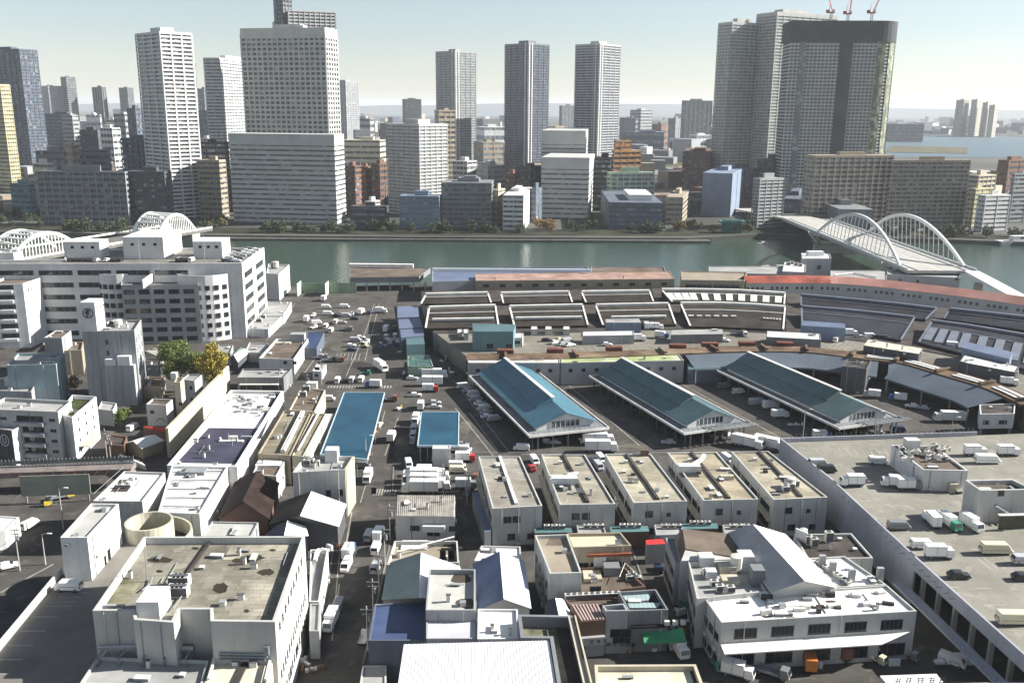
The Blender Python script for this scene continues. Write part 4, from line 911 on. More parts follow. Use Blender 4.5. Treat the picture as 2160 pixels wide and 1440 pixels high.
# ---- parking garage with two drums
g = B('parking_garage', 'large white multi-storey parking garage with cars on its roof', [(-60, 556), (510, 555), (557, 522), (140, 524), (136, 546), (-60, 550)], (1, 713), 'white', mat('garage_deck', (.2, .19, .17), .9, .15, stain=.3, stcol=(.1, .09, .08)), 1.1, t=.5)
gz = g.z1; FH = (gz - 1.5) / 6
a, d, L_ = g.edge(0)
for r in range(6):
    for c in range(14): g.win(0, L_ - 20 - (c + 1) * 15.5, 1.8 + r * FH, 13.5, 1.9, True, 4)
a, d, L_ = g.edge(1)
for r in range(5):
    for c in range(2): g.win(1, 3 + c * (L_ / 2), 4.5 + r * (FH), L_ / 2 - 7, 2.6, False, 5)
g.done()
for nm, x0, x1, yb, hh, dd in (('a', 137, 213, 547, 7.5, 10), ('b', 262, 347, 547, 9.5, 26), ('c', 409, 470, 546, 7.5, 14)):
    g.rbox('roof_hut', x0, x1, yb, hh, dd, 'white'); q = g.local((x0 + x1) / 2 - 4, yb - .6); MB().box(0, -.25, 0, 3.2, .1, 2.8).build('hut_door', DARK, g.e, q)
    q0, q1 = g.local(x0, yb), g.local(x1, yb)
    for k in range(3): MB().box(0, -.12, 0, 1.2, .1, 1.1).build('hut_window', DARK, g.e, q0.lerp(q1, .2 + .28 * k) + Vector((0, 0, hh * .62)))
for x, h in ((402, 15), (265, 15)):
    MB().tube((0, 0, 0), (0, 0, h), .18, 5, r1=.08).build('lightning_rod', STEEL, g.e, g.local(x + 30, 552))
# front block between the drums, and the drums
zf = HZ(437, 583, 722)
f = B('garage_ramp_block', 'white ramp block with ribbon windows between two round stair drums, in front of the garage', [(255, 601), (418, 599), (418, 561), (262, 561)], zf - 3.0, 'lgrey', mat('garage_deck', (.2, .19, .17)), .9)  # grey wall colour carries the shade on the block's white front
a, d, L_ = f.edge(0); zr = f.z1; rh = (zr - 1.2) / 6
for r in range(6):
    for c in range(5): f.win(0, .8 + c * (L_ - 1) / 5, .9 + r * rh + .3, (L_ - 1) / 5 - 1.6, 1.9, True, 3)
def drum(cx, rimy, x0, x1, inner, seed, open_r=True):
    """round tower of the ramp block: drum wall, windows, open top with inner shaft"""
    c0 = P(cx, rimy, zf); r = (P(x1, rimy, zf) - P(x0, rimy, zf)).length / 2 * 1.08; c = c0 - f.c; b = MB(); n = 28
    b.cyl(c.x, c.y, 0, zf, r, n, 0, cap=False); b.cyl(c.x, c.y, zf - 3, zf - 2.9, r - .3, n, 1)
    an = [math.tau * i / n for i in range(n)]
    for i in range(n):
        j = (i + 1) % n; p = [(c.x + math.cos(an[k]) * rr, c.y + math.sin(an[k]) * rr, z) for k, rr, z in ((i, r, zf), (j, r, zf), (j, r - .4, zf), (i, r - .4, zf))]; b.face(p)
        p = [(c.x + math.cos(an[k]) * (r - .4), c.y + math.sin(an[k]) * (r - .4), z) for k, z in ((i, zf), (j, zf), (j, zf - 3), (i, zf - 3))]; b.face(p)
    b.build('drum_wall', [W('white'), RB], f.e)
    for row in range(6):
        for k in range(-5, 6):
            t = -math.pi / 2 + k * .27; w_ = 2.0
            q = Vector((c.x + math.cos(t) * r, c.y + math.sin(t) * r, 2.0 + row * rh)); q += Vector((math.cos(t), math.sin(t), 0)) * .06 - Vector((-math.sin(t), math.cos(t), 0)) * w_ / 2
            link('window', winmesh(w_, 1.9, True, 1), f.e, q, t + math.pi / 2)
    ic = P(inner, rimy + 1, zf) - f.c; m = MB(); m.cyl(ic.x, ic.y, zf - 3, zf + 2.0, r * .42, 18, 0, cap=False); m.cyl(ic.x, ic.y, zf + 1.2, zf + 1.3, r * .42 - .3, 18, 1)
    m.build('inner_shaft', [W('white'), RB], f.e)
    return c, r
c1, r1 = drum(254, 570, 206, 302, 262, 1)
c2, r2 = drum(438, 570, 376, 500, 436, 2)
q0, q1 = P(300, 592, zf) - f.c, P(345, 560, zf) - f.c
b = MB(); b.beam((q0.x, q0.y, zf - 3.2), (q1.x, q1.y, zf - 3.2), .5, 3.4); b.build('ramp_wall', W('white'), f.e)
q0, q1 = P(378, 575, zf) - f.c, P(392, 556, zf) - f.c
b = MB(); b.beam((q0.x, q0.y, zf - 3.2), (q1.x, q1.y, zf - 3.2), .5, 3.4); b.build('ramp_wall', W('white'), f.e)
f.done()
b_ = B('office_building', 'narrow white block with a rooftop plant behind the garage corner, at the river', [(562, 576), (587, 578), (610, 558), (566, 556)], (1, 634), 'white', RG, .8)
ac(b_, 572, 566, 3, 2, 3); tank(b_, 582, 566, 1.6, 3); b_.win(1, 8, b_.h - 4, 1.6, 1, True); b_.win(1, 8, b_.h - 9, 1.6, 1, True)
b_ = B('low_warehouse', 'grey-roofed low warehouse with a sunlit side, upper of two beside the garage', [(530, 665), (598, 664), (615, 637), (556, 635)], (1, 684), 'white', RG, .3)
b_ = B('low_warehouse', 'grey-roofed low warehouse with a sunlit side, lower of two beside the garage', [(518, 692), (566, 694), (600, 662), (540, 664)], (1, 712), 'white', RG, .3)
for x, y in ((540, 680), (548, 672)): ac(b_, x, y, 2.5, 1.6, 1.6)
b_ = B('warehouse', 'white-walled building with a brown flat roof and a small roof hut beside the yellowing trees', [(546, 755), (620, 757), (650, 714), (583, 714)], (1, 790), 'white', RB, 1.0)
b_.win(0, 9, 4, 1.4, 1.1, True); b_.win(0, 12.5, 4, 1.4, 1.1, True); b_.rbox('roof_hut', 612, 642, 722, 3.2, 4, 'lgrey'); b_.rbox('roof_panel', 578, 612, 726, .5, 6, 'cream')
b_ = B('warehouse', 'low dark-fronted building with a white canopy edge in front of the brown flat roof', [(500, 796), (598, 796), (616, 777), (512, 777)], 5.5, 'grey', RG, .6)
b_.ribbon(0, 1, 1.6, 1.2, seg=2); b_.part('canopy', WH, MB().box(0, -1.6, 3.2, 13, .1, 3.5), *b_.on(0, 1, 0))
b_ = B('hut', 'small white two-storey hut at the gate of the yard', [(659, 782), (679, 783), (688, 768), (668, 767)], (0, 800), 'white', RW, .3)
b_.win(0, .8, 1, 1.3, 1.2); b_.win(0, .8, 3.6, 2, 1.2)
# ---- blocks on the far west side
b_ = B('hotel_building', 'bright white block with stacked balconies on one side and a blank sunlit wall', [(-30, 600), (48, 598), (127, 572), (60, 566)], (1, 733), 'white', RB, .9)
for r in range(6):
    a, rz = b_.on(0, b_.edge(0)[2] - 13, 3 + r * 3.9); MB().box(0, -1.2, 0, 9, .2, 1.1).build('balcony', W('white'), b_.e, a, rz); b_.win(0, b_.edge(0)[2] - 10, 4.4 + r * 3.9, 6.5, 1.7, True)
glyphs(b_.e, 4, 1.6, *[*b_.on(1, .5, b_.h - 4, .05)], INK, seed=3); glyphs(b_.e, 4, 1.4, *[*b_.on(1, b_.edge(1)[2] * .82, b_.h - 2.6, .05)], INK, seed=4)
b_ = B('office_building', 'white block with a dark-framed roof at the frame edge behind the blank-walled block', [(-60, 535), (28, 533), (45, 529), (-10, 523)], 30, 'white', RG, .6)
b_.win(0, 14, 22, 3.2, 1.8, True)
b_ = B('office_building', 'grey block with beige roof terraces before the garage, left of the logo tower', [(92, 712), (130, 712), (150, 697), (118, 696)], 14, 'lgrey', RB, .5)
b_ = B('warehouse', 'low building with a cream-edged brown roof beside the logo tower', [(78, 742), (172, 738), (176, 720), (92, 722)], 9, 'tan', RB, .7)
# logo tower
lz = HZ(283, 697, 850)
b_ = B('office_tower_block', 'stained grey tower with small windows and a sunlit white side, carrying a round logo', [(173, 698), (283, 697), (298, 674), (202, 673)], lz, W('lgrey', streak=.75), RG, .9)
b_.grid(1, 6, 3, .8, 1.5, 2, 3.6, dark=True)
for r in range(6): b_.win(0, 7, 2 + r * 3.6, .8, 1.6, True, 1)
b_.part('stair_shaft', W('lgrey', streak=.6), MB().box(0, -2.2, 0, 9.5, .2, lz * .55), *b_.on(0, b_.edge(0)[2] - 10, 0))
q, rz = b_.on(0, b_.edge(0)[2] - 9.5, lz * .55); 
for k, (w_, h) in enumerate(((3.5, 2), (4, 3))): MB().box(0, -2, 0, w_, 0, h).build('roof_hut', W('white'), b_.e, q + Vector((k * 4, 0, 0)), rz)
for x, y in ((215, 690), (228, 686), (240, 688)): ac(b_, x, y, 1.8, 1.8, 1.5)
tank(b_, 250, 688, 1.3, 1.6)
p = [P(*q, lz) - b_.c for q in ((174, 697), (205, 697))]
t = (p[1] - p[0]); rz = math.atan2(t.y, t.x); ph = AT(186, 638, P(186, 697, lz).y).z - lz
m = MB(); m.box(0, 0.15, -.5, t.length, 7, ph); sg = m.build('sign_tower', W('white'), b_.e, (p[0].x, p[0].y, lz), rz); sg.location.z = lz - b_.c.z
rad = t.length * .36; m = MB(); n = 28
for i in range(n):
    a0, a1 = math.tau * i / n, math.tau * (i + 1) / n; pt = lambda a_, r_: (math.cos(a_) * r_, -.06, math.sin(a_) * r_)
    m.face([pt(a0, rad * .84), pt(a1, rad * .84), pt(a1, rad), pt(a0, rad)])
for (x0, z0, x1, z1) in ((-.25, -.6, -.25, .65), (-.05, -.35, -.05, .7), (-.25, .65, .1, .6), (.1, .6, .12, .1), (.12, .1, -.2, 0), (0, 0, .55, -.62), (-.3, -.2, -.55, .35), (-.3, -.75, .05, -.45), (.25, .8, .45, .1)):
    m.tube((x0 * rad, -.06, z0 * rad), (x1 * rad, -.06, z1 * rad), rad * .07, 4)
m.build('logo', INK, b_.e, (p[0] + t * .5).to_3d() * 1.0 if False else Vector(((p[0] + t * .5).x, (p[0] + t * .5).y, lz + ph * .62)), rz)
glyphs(b_.e, 7, .85, Vector((p[1].x + .08, p[1].y + .6, lz + ph * .72)), rz + math.pi / 2, INK, seed=9)
# teal block, apartment, sign block
b_ = B('office_building', 'pale blue blank-fronted block next to the logo tower', [(14, 770), (118, 768), (137, 744), (38, 745)], (1, 858), mat('wall_pale_blue', (.3, .38, .41), .7, .08, sc_=.15, streak=.2), RG, .8)
b_ = B('office_building', 'greenish pale low block in front of the pale blue one, with white roof boxes', [(-40, 822), (66, 826), (80, 800), (-20, 798)], (1, 872), 'lgrey', RG, .8)
b_.rbox('roof_hut', 10, 34, 815, 3, 3, 'white'); b_.rbox('roof_hut', 44, 66, 814, 4, 3, 'white')
b_ = B('apartment_building', 'white apartment building with balconies and a planted roof terrace', [(-40, 862), (122, 868), (150, 845), (10, 838)], (1, 975), 'offw', RG, .9)
for r in range(4):
    a, rz = b_.on(0, b_.edge(0)[2] - 12.5, 1.5 + r * 3.0)
    MB().box(0, -1.3, 0, 8.5, .2, 1.0).build('balcony', W('lgrey'), b_.e, a, rz); b_.win(0, b_.edge(0)[2] - 12, 2.6 + r * 3.0, 7.5, 1.5, True, 4); b_.win(0, b_.edge(0)[2] - 2.8, 2.6 + r * 3, 1.8, 1.0, False)
    b_.win(0, b_.edge(0)[2] - 17, 2.6 + r * 3, 2.2, 1.0, False); b_.win(0, b_.edge(0)[2] - 22, 2.6 + r * 3, 2.2, 1.0, False)
b2 = B('apartment_building', 'white corner wing of the apartment building, with a green terrace behind its sunlit wall', [(123, 872), (152, 880), (203, 836), (152, 832)], (1, 974), 'white', mat('terrace_green', (.07, .09, .035), 1, .4, sc_=.8), 1.2)
b2.grid(1, 4, 3, .9, .9, 1.6, 3.0, dark=True)
b2.part('canopy', W('cream'), MB().box(0, -2.8, 3.6, 9, .2, 3.8), *b2.on(1, 2, 0))
b_ = B('sign_building', 'dark-faced corner building with a round letter sign, next to the apartment building', [(-40, 900), (24, 908), (58, 890), (4, 884)], (1, 985), 'dgrey', RG, .5)
m = MB(); n = 20
for i in range(n):
    a0, a1 = math.tau * i / n, math.tau * (i + 1) / n; m.face([(math.cos(a0) * 1.25, 0, math.sin(a0) * 1.4), (math.cos(a1) * 1.25, 0, math.sin(a1) * 1.4), (math.cos(a1) * 1.5, 0, math.sin(a1) * 1.7), (math.cos(a0) * 1.5, 0, math.sin(a0) * 1.7)])
m.tube((-.5, 0, .9), (-.5, 0, -.4), .13, 5); m.tube((.5, 0, .9), (.5, 0, -.4), .13, 5); m.tube((-.5, 0, -.4), (0, 0, -.85), .13, 5); m.tube((.5, 0, -.4), (0, 0, -.85), .13, 5)
q, rz = b_.on(0, b_.edge(0)[2] - 2.6, b_.h - 3, .1); m.build('letter_sign', W('white'), b_.e, q, rz)
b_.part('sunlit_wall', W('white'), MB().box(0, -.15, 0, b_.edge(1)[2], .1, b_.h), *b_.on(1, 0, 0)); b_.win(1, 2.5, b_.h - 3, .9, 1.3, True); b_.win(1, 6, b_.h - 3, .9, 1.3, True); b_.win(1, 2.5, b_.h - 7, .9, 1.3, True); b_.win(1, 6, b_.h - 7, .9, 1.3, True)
b_ = B('small_building', 'small white three-storey building with a bright side wall, right of the logo tower street', [(308, 852), (350, 854), (364, 842), (322, 840)], (1, 905), 'offw', RB, .5)
b_.win(0, 1, b_.h - 3, 1.4, 1.2); b_.part('arch_emblem', INK, MB().tube((0, 0, 0), (.7, 0, .8), .1).tube((.7, 0, .8), (1.8, 0, .9), .1).tube((1.8, 0, .9), (2.6, 0, 0), .1), *b_.on(0, 3, 2.4, .05))
b_ = B('small_building', 'slim cream building beside the grey gabled one facing the long white roof', [(367, 806), (380, 806), (388, 796), (372, 795)], (1, 888), 'cream', RB, .4)
b_.win(0, .8, 5, 1.2, 1.3)
b_ = B('small_building', 'grey building with sunlit white side facing the long white roof', [(382, 800), (410, 803), (426, 790), (398, 788)], (1, 868), 'lgrey', RG, .4)
b_.win(0, 3, b_.h - 3, 1, 1.2, True); b_.win(0, 3, b_.h - 7, 1, 1.2, True); b_.rbox('roof_hut', 360, 372, 800, 2, 2, 'white')
gable('house', 'low shop with a bright gabled roof beside the fenced road', (268, 934), (300, 944), (342, 928), (308, 920), ((284, 930), (324, 918)), 3.2, 4.6, 'tan', (RW, RW))
gable('house', 'long white lean-to roof at the end of the fence', (252, 962), (262, 972), (306, 988), (300, 974), ((255, 958), (305, 982)), 3.0, 3.9, 'tan', (RW, RW))
gable('house', 'small shop with a red awning roof under the white three-storey building', (302, 906), (348, 910), (352, 898), (308, 897), ((303, 901), (351, 903)), 3.0, 3.7, 'brick', (mat('awning_red', (.45, .05, .035), .8, .1), mat('awning_red', (.45, .05, .035))))
gable('house', 'shack with a rusty brown roof between the logo tower and the trees', (306, 748), (336, 752), (344, 735), (316, 734), ((308, 740), (340, 738)), 5, 6.5, 'cream', (RB, RG))
gable('kiosk', 'white-green tent roof under the round drum, beside the yellowing tree', (487, 752), (502, 762), (525, 742), (508, 733), ((494, 748), (516, 736)), 3.6, 5.0, 'dgrey', (mat('tent_green', (.5, .66, .56), .7, .1), RW))
for lb, pix, zz, wl, rf in (('flat brown-roofed shed under the green tree, by the logo tower', [(300, 812), (338, 816), (348, 796), (312, 793)], 4.5, 'tan', RB),
        ('small grey roof with pipes between the garage and the tent roof', [(452, 742), (486, 744), (492, 728), (460, 726)], 5, 'lgrey', RG),
        ('cluttered pale roof on the garage forecourt', [(516, 742), (556, 744), (566, 724), (526, 722)], 4, 'offw', RG),
        ('low dark roof below the garage ramp block', [(300, 768), (338, 770), (342, 756), (306, 754)], 5, 'grey', RD),
        ('tiny cream house at the foot of the slim cream building', [(352, 900), (372, 902), (382, 888), (362, 886)], 4.5, 'cream', RB),
        ('brown low roof along the lane below the logo tower', [(224, 936), (262, 940), (268, 920), (232, 916)], 4, 'brown', RD),
        ('white-edged low roof left of the apartment terrace wing', [(206, 862), (238, 866), (246, 850), (214, 846)], 5, 'offw', RG)):
    B('small_building', lb, pix, zz, wl, rf, .4)
# fences, bridge panel, dark road below
def wallbar(name, label, cat, a, b_, z0, z1, w_, m, group=None, parts=None):
    p, q = P(*a, z0), P(*b_, z0); c = (p + q) / 2; c.z = z0; e = thing(name, label, cat, c, group)
    MB().beam(p - c, q - c, w_, z1 - z0).build('panel' if not parts else parts, m, e)
    return e, p - c, q - c
e, p, q = wallbar('road_bridge', 'dark road overpass with red brackets under a long metal fence', 'overpass', (-60, 1003), (282, 992), 4.2, 5.6, 5, mat('overpass_grey', (.22, .19, .18), .8, .15))
for i in range(16):
    u = p.lerp(q, i / 15); MB().beam(u + Vector((-.6, -2.9, .2)), u + Vector((.5, -2.4, 1.45)), .25, .2).build('bracket', mat('bracket_red', (.3, .1, .07), .8, .1), e)
for i in range(4): u = p.lerp(q, i / 3); MB().box(u.x - .4, u.y - .4, -4.2, u.x + .4, u.y + .4, 0).build('pier', STEEL, e)
e, p, q = wallbar('metal_fence', 'tall open metal fence on the dark road overpass', 'fence', (-60, 988), (282, 976), 5.7, 5.9, .3, STEEL, parts='rail')
for i in range(44): u = p.lerp(q, i / 43); MB().box(u.x - .07, u.y - .07, 0, u.x + .07, u.y + .07, 2.0).build('fence_post', STEEL, e)
MB().beam(p + Vector((0, 0, .8)), q + Vector((0, 0, .8)), .05, .9).build('mesh_panel', mat('fence_mesh', (.17, .2, .18), .8, .2), e)
e, p, q = wallbar('hoarding', 'large blank grey-green panel hung on the dark road overpass', 'panel', (46, 1046), (192, 1041), 2.0, 7.2, .25, mat('panel_grey_green', (.27, .29, .24), .8, .08))
for k in (.05, .95): u = p.lerp(q, k); MB().box(u.x - .15, u.y + .3, -2, u.x + .15, u.y + .6, 5).build('leg', STEEL, e)
b_ = B('low_building', 'white blown-out low roofs at the frame edge beside the dark road', [(-60, 1130), (10, 1118), (40, 1090), (-40, 1085)], 4.5, 'white', RW, .3)
# long white-roofed building and its neighbours
b_ = B('long_building', 'long low building with a brilliant white roof with shadow painted on its near end', [(352, 981), (500, 984), (598, 824), (486, 822)], 9.5, 'white', RW, .9, t=.7)
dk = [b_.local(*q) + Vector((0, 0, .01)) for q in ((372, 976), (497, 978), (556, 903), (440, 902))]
MB().face(dk).build('painted_shadow', RSL, b_.e); dk = [b_.local(*q) + Vector((0, 0, .014)) for q in ((535, 925), (551, 925), (590, 828), (577, 828))]  # L-shaped shadow on the white roof, painted as dark sheets
MB().face(dk).build('painted_shadow', RSL, b_.e)
r = random.Random(4)
for i in range(26):
    x, y = r.uniform(495, 575), r.uniform(835, 872); q = b_.local(x, y); MB().box(-r.uniform(.3, 1.6), -r.uniform(.3, .9), 0, r.uniform(.3, 1.4), r.uniform(.3, .8), r.uniform(.2, .9)).build('roof_vent', r.choice([WH, ACM, STEEL]), b_.e, q, r.uniform(-.3, .3))
for (x, y) in ((487, 886), (482, 930), (520, 893), (490, 940)): MB().tube((0, 0, 0), (0, 0, 2.2), .12).build('vent_pipe', STEEL, b_.e, b_.local(x, y))
q = b_.local(488, 931); m = MB(); m.box(-3.2, -.6, 0, 3.2, .6, .35); m.box(-3.4, .6, .1, -3.0, 1.2, .8); m.build('skylight_curb', WH, b_.e, q); MB().box(-1, .7, 0, 1.2, 1.8, 1.1).build('vent_box', ACM, b_.e, q)
q = b_.local(520, 926); MB().box(-1.4, -.5, 0, 1.4, .5, .9).build('vent_box', STEEL, b_.e, q)
# parallel parapet on its street side
e, p, q = wallbar('retaining_wall', 'long cream wall running along the side of the brilliant white roof', 'wall', (357, 965), (484, 822), 0, 8.6, .8, W('cream'))
b_ = B('long_building', 'white grid-lined roof beyond the round concrete drum', [(333, 1080), (421, 1083), (480, 984), (362, 982)], 9.5, 'white', mat('roof_white_grid', (.75, .74, .72), .7, .08, stain=.4, stcol=(.3, .29, .3), seams=5, corang=-12), .5)
for i in range(5):
    pipe(b_, [(343 + i * 4.2, 1070 - i * 18), (424 + i * 11, 1072 - i * 19)], .14, .35, STEEL)
b_.part('grid_frame', STEEL, MB().box(0, 0, 0, 6, 3, .8), b_.local(378, 1002), 0)
b_ = B('low_building', 'bright white-roofed building with an open plant well, beside the round concrete drum', [(196, 1056), (300, 1057), (348, 996), (262, 993)], 11.5, 'offw', RW, .5)
q4 = [b_.local(*q) + Vector((0, 0, .02)) for q in ((232, 1037), (268, 1037), (287, 1011), (252, 1011))]; MB().face(q4).build('plant_well', RD, b_.e)
for x, y in ((245, 1030), (256, 1024), (262, 1030), (268, 1018)): ac(b_, x, y, 1.5, 1, .9)
for x, y in ((196, 1056), (207, 1042), (219, 1028), (231, 1015), (244, 1002)):
    pass
pipe(b_, [(198, 1053), (262, 995)], .06, 1.3, STEEL, 'railing')
# elevated deck, box and drum
DK = mat('deck_concrete', (.2, .19, .17), .9, var=.15, sc_=.1, stain=.4, stcol=(.14, .13, .12))
w_ = [P(*q, 10) for q in ((-330, 1600), (230, 1600), (330, 1350), (330, 1126), (250, 1120), (129, 1214), (76, 1271), (0, 1371))]; c = sum(w_, Vector()) / len(w_)
MB().prism([(p.x - c.x, p.y - c.y) for p in w_], 0, 10).build('raised_parking_deck', DK, None, (c.x, c.y, 0), kind='structure')
e, p, q = wallbar('parapet_wall', 'white parapet along the raised parking deck above the dark road', 'wall', (0, 1371), (131, 1212), 9.8, 11.3, .35, W('white'))
p2 = P(-150, 1575, 9.8) - (P(0, 1371, 9.8) + P(131, 1212, 9.8)) / 2; p2.z = 0; MB().beam(p2, p, .35, 1.5).build('panel', W('white'), e)
bays('parking_line', (95, 1278), (150, 1240), (150, 1278), (195, 1240), 4, 10.012)
bays('parking_line', (70, 1300), (-40, 1420), (120, 1300), (20, 1420), 4, 10.012)
b_ = B('lift_tower', 'tall plain white box tower standing on the raised parking deck', [(127, 1133), (184, 1133), (250, 1062), (192, 1061)], (1, 1224), 'white', mat('roof_pale_grey', (.42, .42, .39), .8, .08), .5, z0=10)
b_.part('lamp', STEEL, MB().box(0, -.5, 0, .7, .02, .5), *b_.on(0, .8, b_.h - 1.6)); b_.part('door', DARK, MB().box(0, -.08, 0, 1.2, .02, 2.2), *b_.on(1, 7.5, 0)); b_.part('door', DARK, MB().box(0, -.08, 0, .8, .02, 1.8), *b_.on(1, 5.8, 0))
zd = 13.2; c0 = P(314, 1098, zd); rr = (P(364, 1098, zd) - P(266, 1098, zd)).length / 2
e = thing('ramp_drum', 'open round concrete drum with a dark interior beside the raised parking deck', 'drum', (c0.x, c0.y, 0))
m = MB(); n = 32; m.cyl(0, 0, 0, zd, rr, n, 0, cap=False)
for i in range(n):
    a0, a1 = math.tau * i / n, math.tau * (i + 1) / n; g_ = lambda a_, r_, z: (math.cos(a_) * r_, math.sin(a_) * r_, z)
    m.face([g_(a0, rr, zd), g_(a1, rr, zd), g_(a1, rr - .45, zd), g_(a0, rr - .45, zd)]); m.face([g_(a0, rr - .45, zd), g_(a1, rr - .45, zd), g_(a1, rr - .45, zd - 6), g_(a0, rr - .45, zd - 6)])
m.build('drum_wall', DRUM, e); MB().cyl(0, 0, 4, 7.2, rr - .46, n).build('floor', RD, e)
r2_ = rr * 1.75; m = MB()
for i in range(-9, 9):
    a0, a1 = i * .17 + .2, (i + 1) * .17 + .2
    m.face([g_(a0, r2_, 0), g_(a1, r2_, 0), g_(a1, r2_, 10.6), g_(a0, r2_, 10.6)]); m.face([g_(a0, r2_, 10.6), g_(a1, r2_, 10.6), g_(a1, r2_ - .4, 10.6), g_(a0, r2_ - .4, 10.6)]); m.face([g_(a1, r2_ - .4, 6), g_(a0, r2_ - .4, 6), g_(a0, r2_ - .4, 10.6), g_(a1, r2_ - .4, 10.6)])
    m.face([g_(a0, rr, 7.5), g_(a0, r2_ - .4, 7.5), g_(a1, r2_ - .4, 7.5), g_(a1, rr, 7.5)], 1)
m.build('outer_ramp', [DRUM, RD], e)
# ---- big lower-left building
mz = HZ(643, 1130, 1331)
b_ = B('office_building', 'big building with a stained concrete roof, dark puddles and lettering along its sunlit wall', [(195, 1287), (278, 1287), (283, 1306), (366, 1312), (380, 1284), (443, 1284), (444, 1309), (580, 1311), (643, 1130), (303, 1131)], mz, 'offw', RC, 1.3, t=.5)
for i, (cx, cy, rx, ry) in enumerate(((338, 1180, 27, 7), (465, 1240, 18, 13), (534, 1176, 26, 8), (506, 1182, 18, 6), (562, 1206, 20, 8), (574, 1160, 8, 3), (520, 1288, 7, 4), (412, 1156, 9, 3), (336, 1204, 9, 3))): mark(b_, 'puddle', blob(cx, cy, rx, ry, 16, i), PUD, .02)
mark(b_, 'moss_patch', [(204, 1278), (262, 1280), (300, 1222), (238, 1222)], RCG, .012)
mark(b_, 'pale_felt_patch', [(482, 1298), (560, 1298), (586, 1222), (510, 1222)], mat('felt_pale', (.4, .37, .3), .9, .2, sc_=.2, stain=.4, stcol=(.2, .17, .12), seams=3), .012)
mark(b_, 'pale_felt_patch', [(470, 1180), (600, 1180), (625, 1142), (492, 1142)], mat('felt_pale', (.4, .37, .3)), .014)
q0, q1 = b_.local(445, 1142), b_.local(388, 1224); MB().beam(q0, q1, .5, .5).build('expansion_joint', RD, b_.e)
b_.rbox('roof_hut', 290, 338, 1309, 3.2, 5.0, 'white'); b_.rbox('roof_ledge', 204, 262, 1284, .6, .5, 'lgrey')
for i in range(4):
    for j in range(2): ac(b_, 352 + i * 9 + j * 3, 1262 - j * 22, 1.2, 1.6, 1.9, 0)
for pp in ([(318, 1262), (330, 1240), (350, 1236), (352, 1262)], [(300, 1250), (318, 1236), (322, 1222)], [(366, 1290), (384, 1262), (386, 1240)]): pipe(b_, pp, .12, .5, STEEL)
MB().tube((0, 0, 0), (0, 0, 6.5), .1, 5, r1=.04).build('antenna', STEEL, b_.e, b_.local(311, 1226))
li = next(i for i in range(len(b_.p)) if b_.edge(i)[1].y > .8 and b_.edge(i)[2] > 20)
Lw = b_.edge(li)[2]
for i in range(9): q, rz = b_.on(li, 2.2 + i * (Lw - 5) / 9.2, mz - 3.4, .05); glyphs(b_.e, 1, 1.7, q, rz, INK, seed=20 + i)
for r in range(2):
    for i in range(14): b_.win(li, 2 + i * (Lw - 4) / 14, mz - 11 - r * 4.2, .8, 1.3, True, 1)
b_.win(li, Lw * .5, mz - 15.5, 1.6, 1.6, True); b_.win(li, Lw * .3, mz - 15.5, 1.6, 1.6, True)
fi = next(i for i in range(len(b_.p)) if b_.edge(i)[1].x > .9 and b_.c.x + b_.edge(i)[0].x > P(443, 1300, mz).x - 2)
q, rz = b_.on(fi, 1.0, mz - 6.4, .25); m = MB()
for k in range(3): m.tube((0, 0, k * .5), (7 + k * .3, 0, k * .5), .18, 6); m.tube((7 + k * .3, 0, k * .5), (7 + k * .3, 0, 2.4), .18, 6)
m.build('wall_pipes', STEEL, b_.e, q, rz)
# stairs in the recess
q = b_.local(378, 1340, 10.5); m = MB()
for k in range(10): m.box(0, k * .55, k * .5, 2.4, k * .55 + .5, k * .5 + .12)
m.build('outside_stair', STEEL, b_.e, q)
b_.done()
b_ = B('plant_building', 'low plant building with pipe racks and an outside stair below the big stained roof', [(168, 1440), (425, 1448), (440, 1392), (205, 1384)], 12.5, 'offw', RG, .5)
r = random.Random(6)
for i in range(5): pipe(b_, [(210, 1372 + i * 4), (300, 1370 + i * 4), (408, 1374 + i * 4)], .16, 1.2 + i * .1, r.choice([STEEL, WH, mat('rust_pipe', (.25, .12, .07), .8)]), 'rack_pipe')
for x in (215, 260, 310, 355, 400): q = b_.local(x, 1392); MB().box(-.1, -1.5, 0, .1, 2.2, .12).box(-.1, -1.5, 0, .1, -1.3, 1.3).box(-.1, 2, 0, .1, 2.2, 1.3).box(-.1, -1.5, 1.2, .1, 2.2, 1.4).build('rack_frame', STEEL, b_.e, q)
b_.rbox('roof_hut', 235, 258, 1366, 2.4, 2.4, 'white'); b_.win(0, b_.edge(0)[2] * .5, b_.h - 5, 3.4, 1.8, True); b_.win(0, b_.edge(0)[2] * .78, b_.h - 5, 2.6, 3, False, 1)
q, rz = b_.on(0, b_.edge(0)[2] * .27, b_.h - 8, 1.3); m = MB()
for k in range(14): m.box(0, k * .3 - 2, k * .5, 2.2, k * .3 - 1.7, k * .5 + .1)
m.build('outside_stair', STEEL, b_.e, q, rz)
b_ = B('plant_building', 'low roof of cream panels with a dark gap, below the big sunlit wall', [(428, 1450), (562, 1450), (578, 1385), (448, 1384)], 12.5, 'cream', mat('roof_cream', (.62, .58, .46), .8, .12, stain=.4, stcol=(.3, .25, .17)), .4)
pipe(b_, [(440, 1440), (456, 1388), (572, 1390), (560, 1442)], .25, .7, WH); q = b_.local(498, 1440); MB().box(-.5, -3, .03, .5, 9, .35).build('roof_gap', RD, b_.e, q)
b_ = B('side_building', 'thin building with a sunlit white wall and ducts beside the lettered wall', [(652, 1268), (674, 1268), (692, 1158), (655, 1158)], (1, 1325), 'white', RG, 1.0)
pipe(b_, [(664, 1192), (668, 1172), (674, 1168)], .5, .9, WH, 'duct'); ac(b_, 660, 1176, 1.2, 1.2, 1.2)
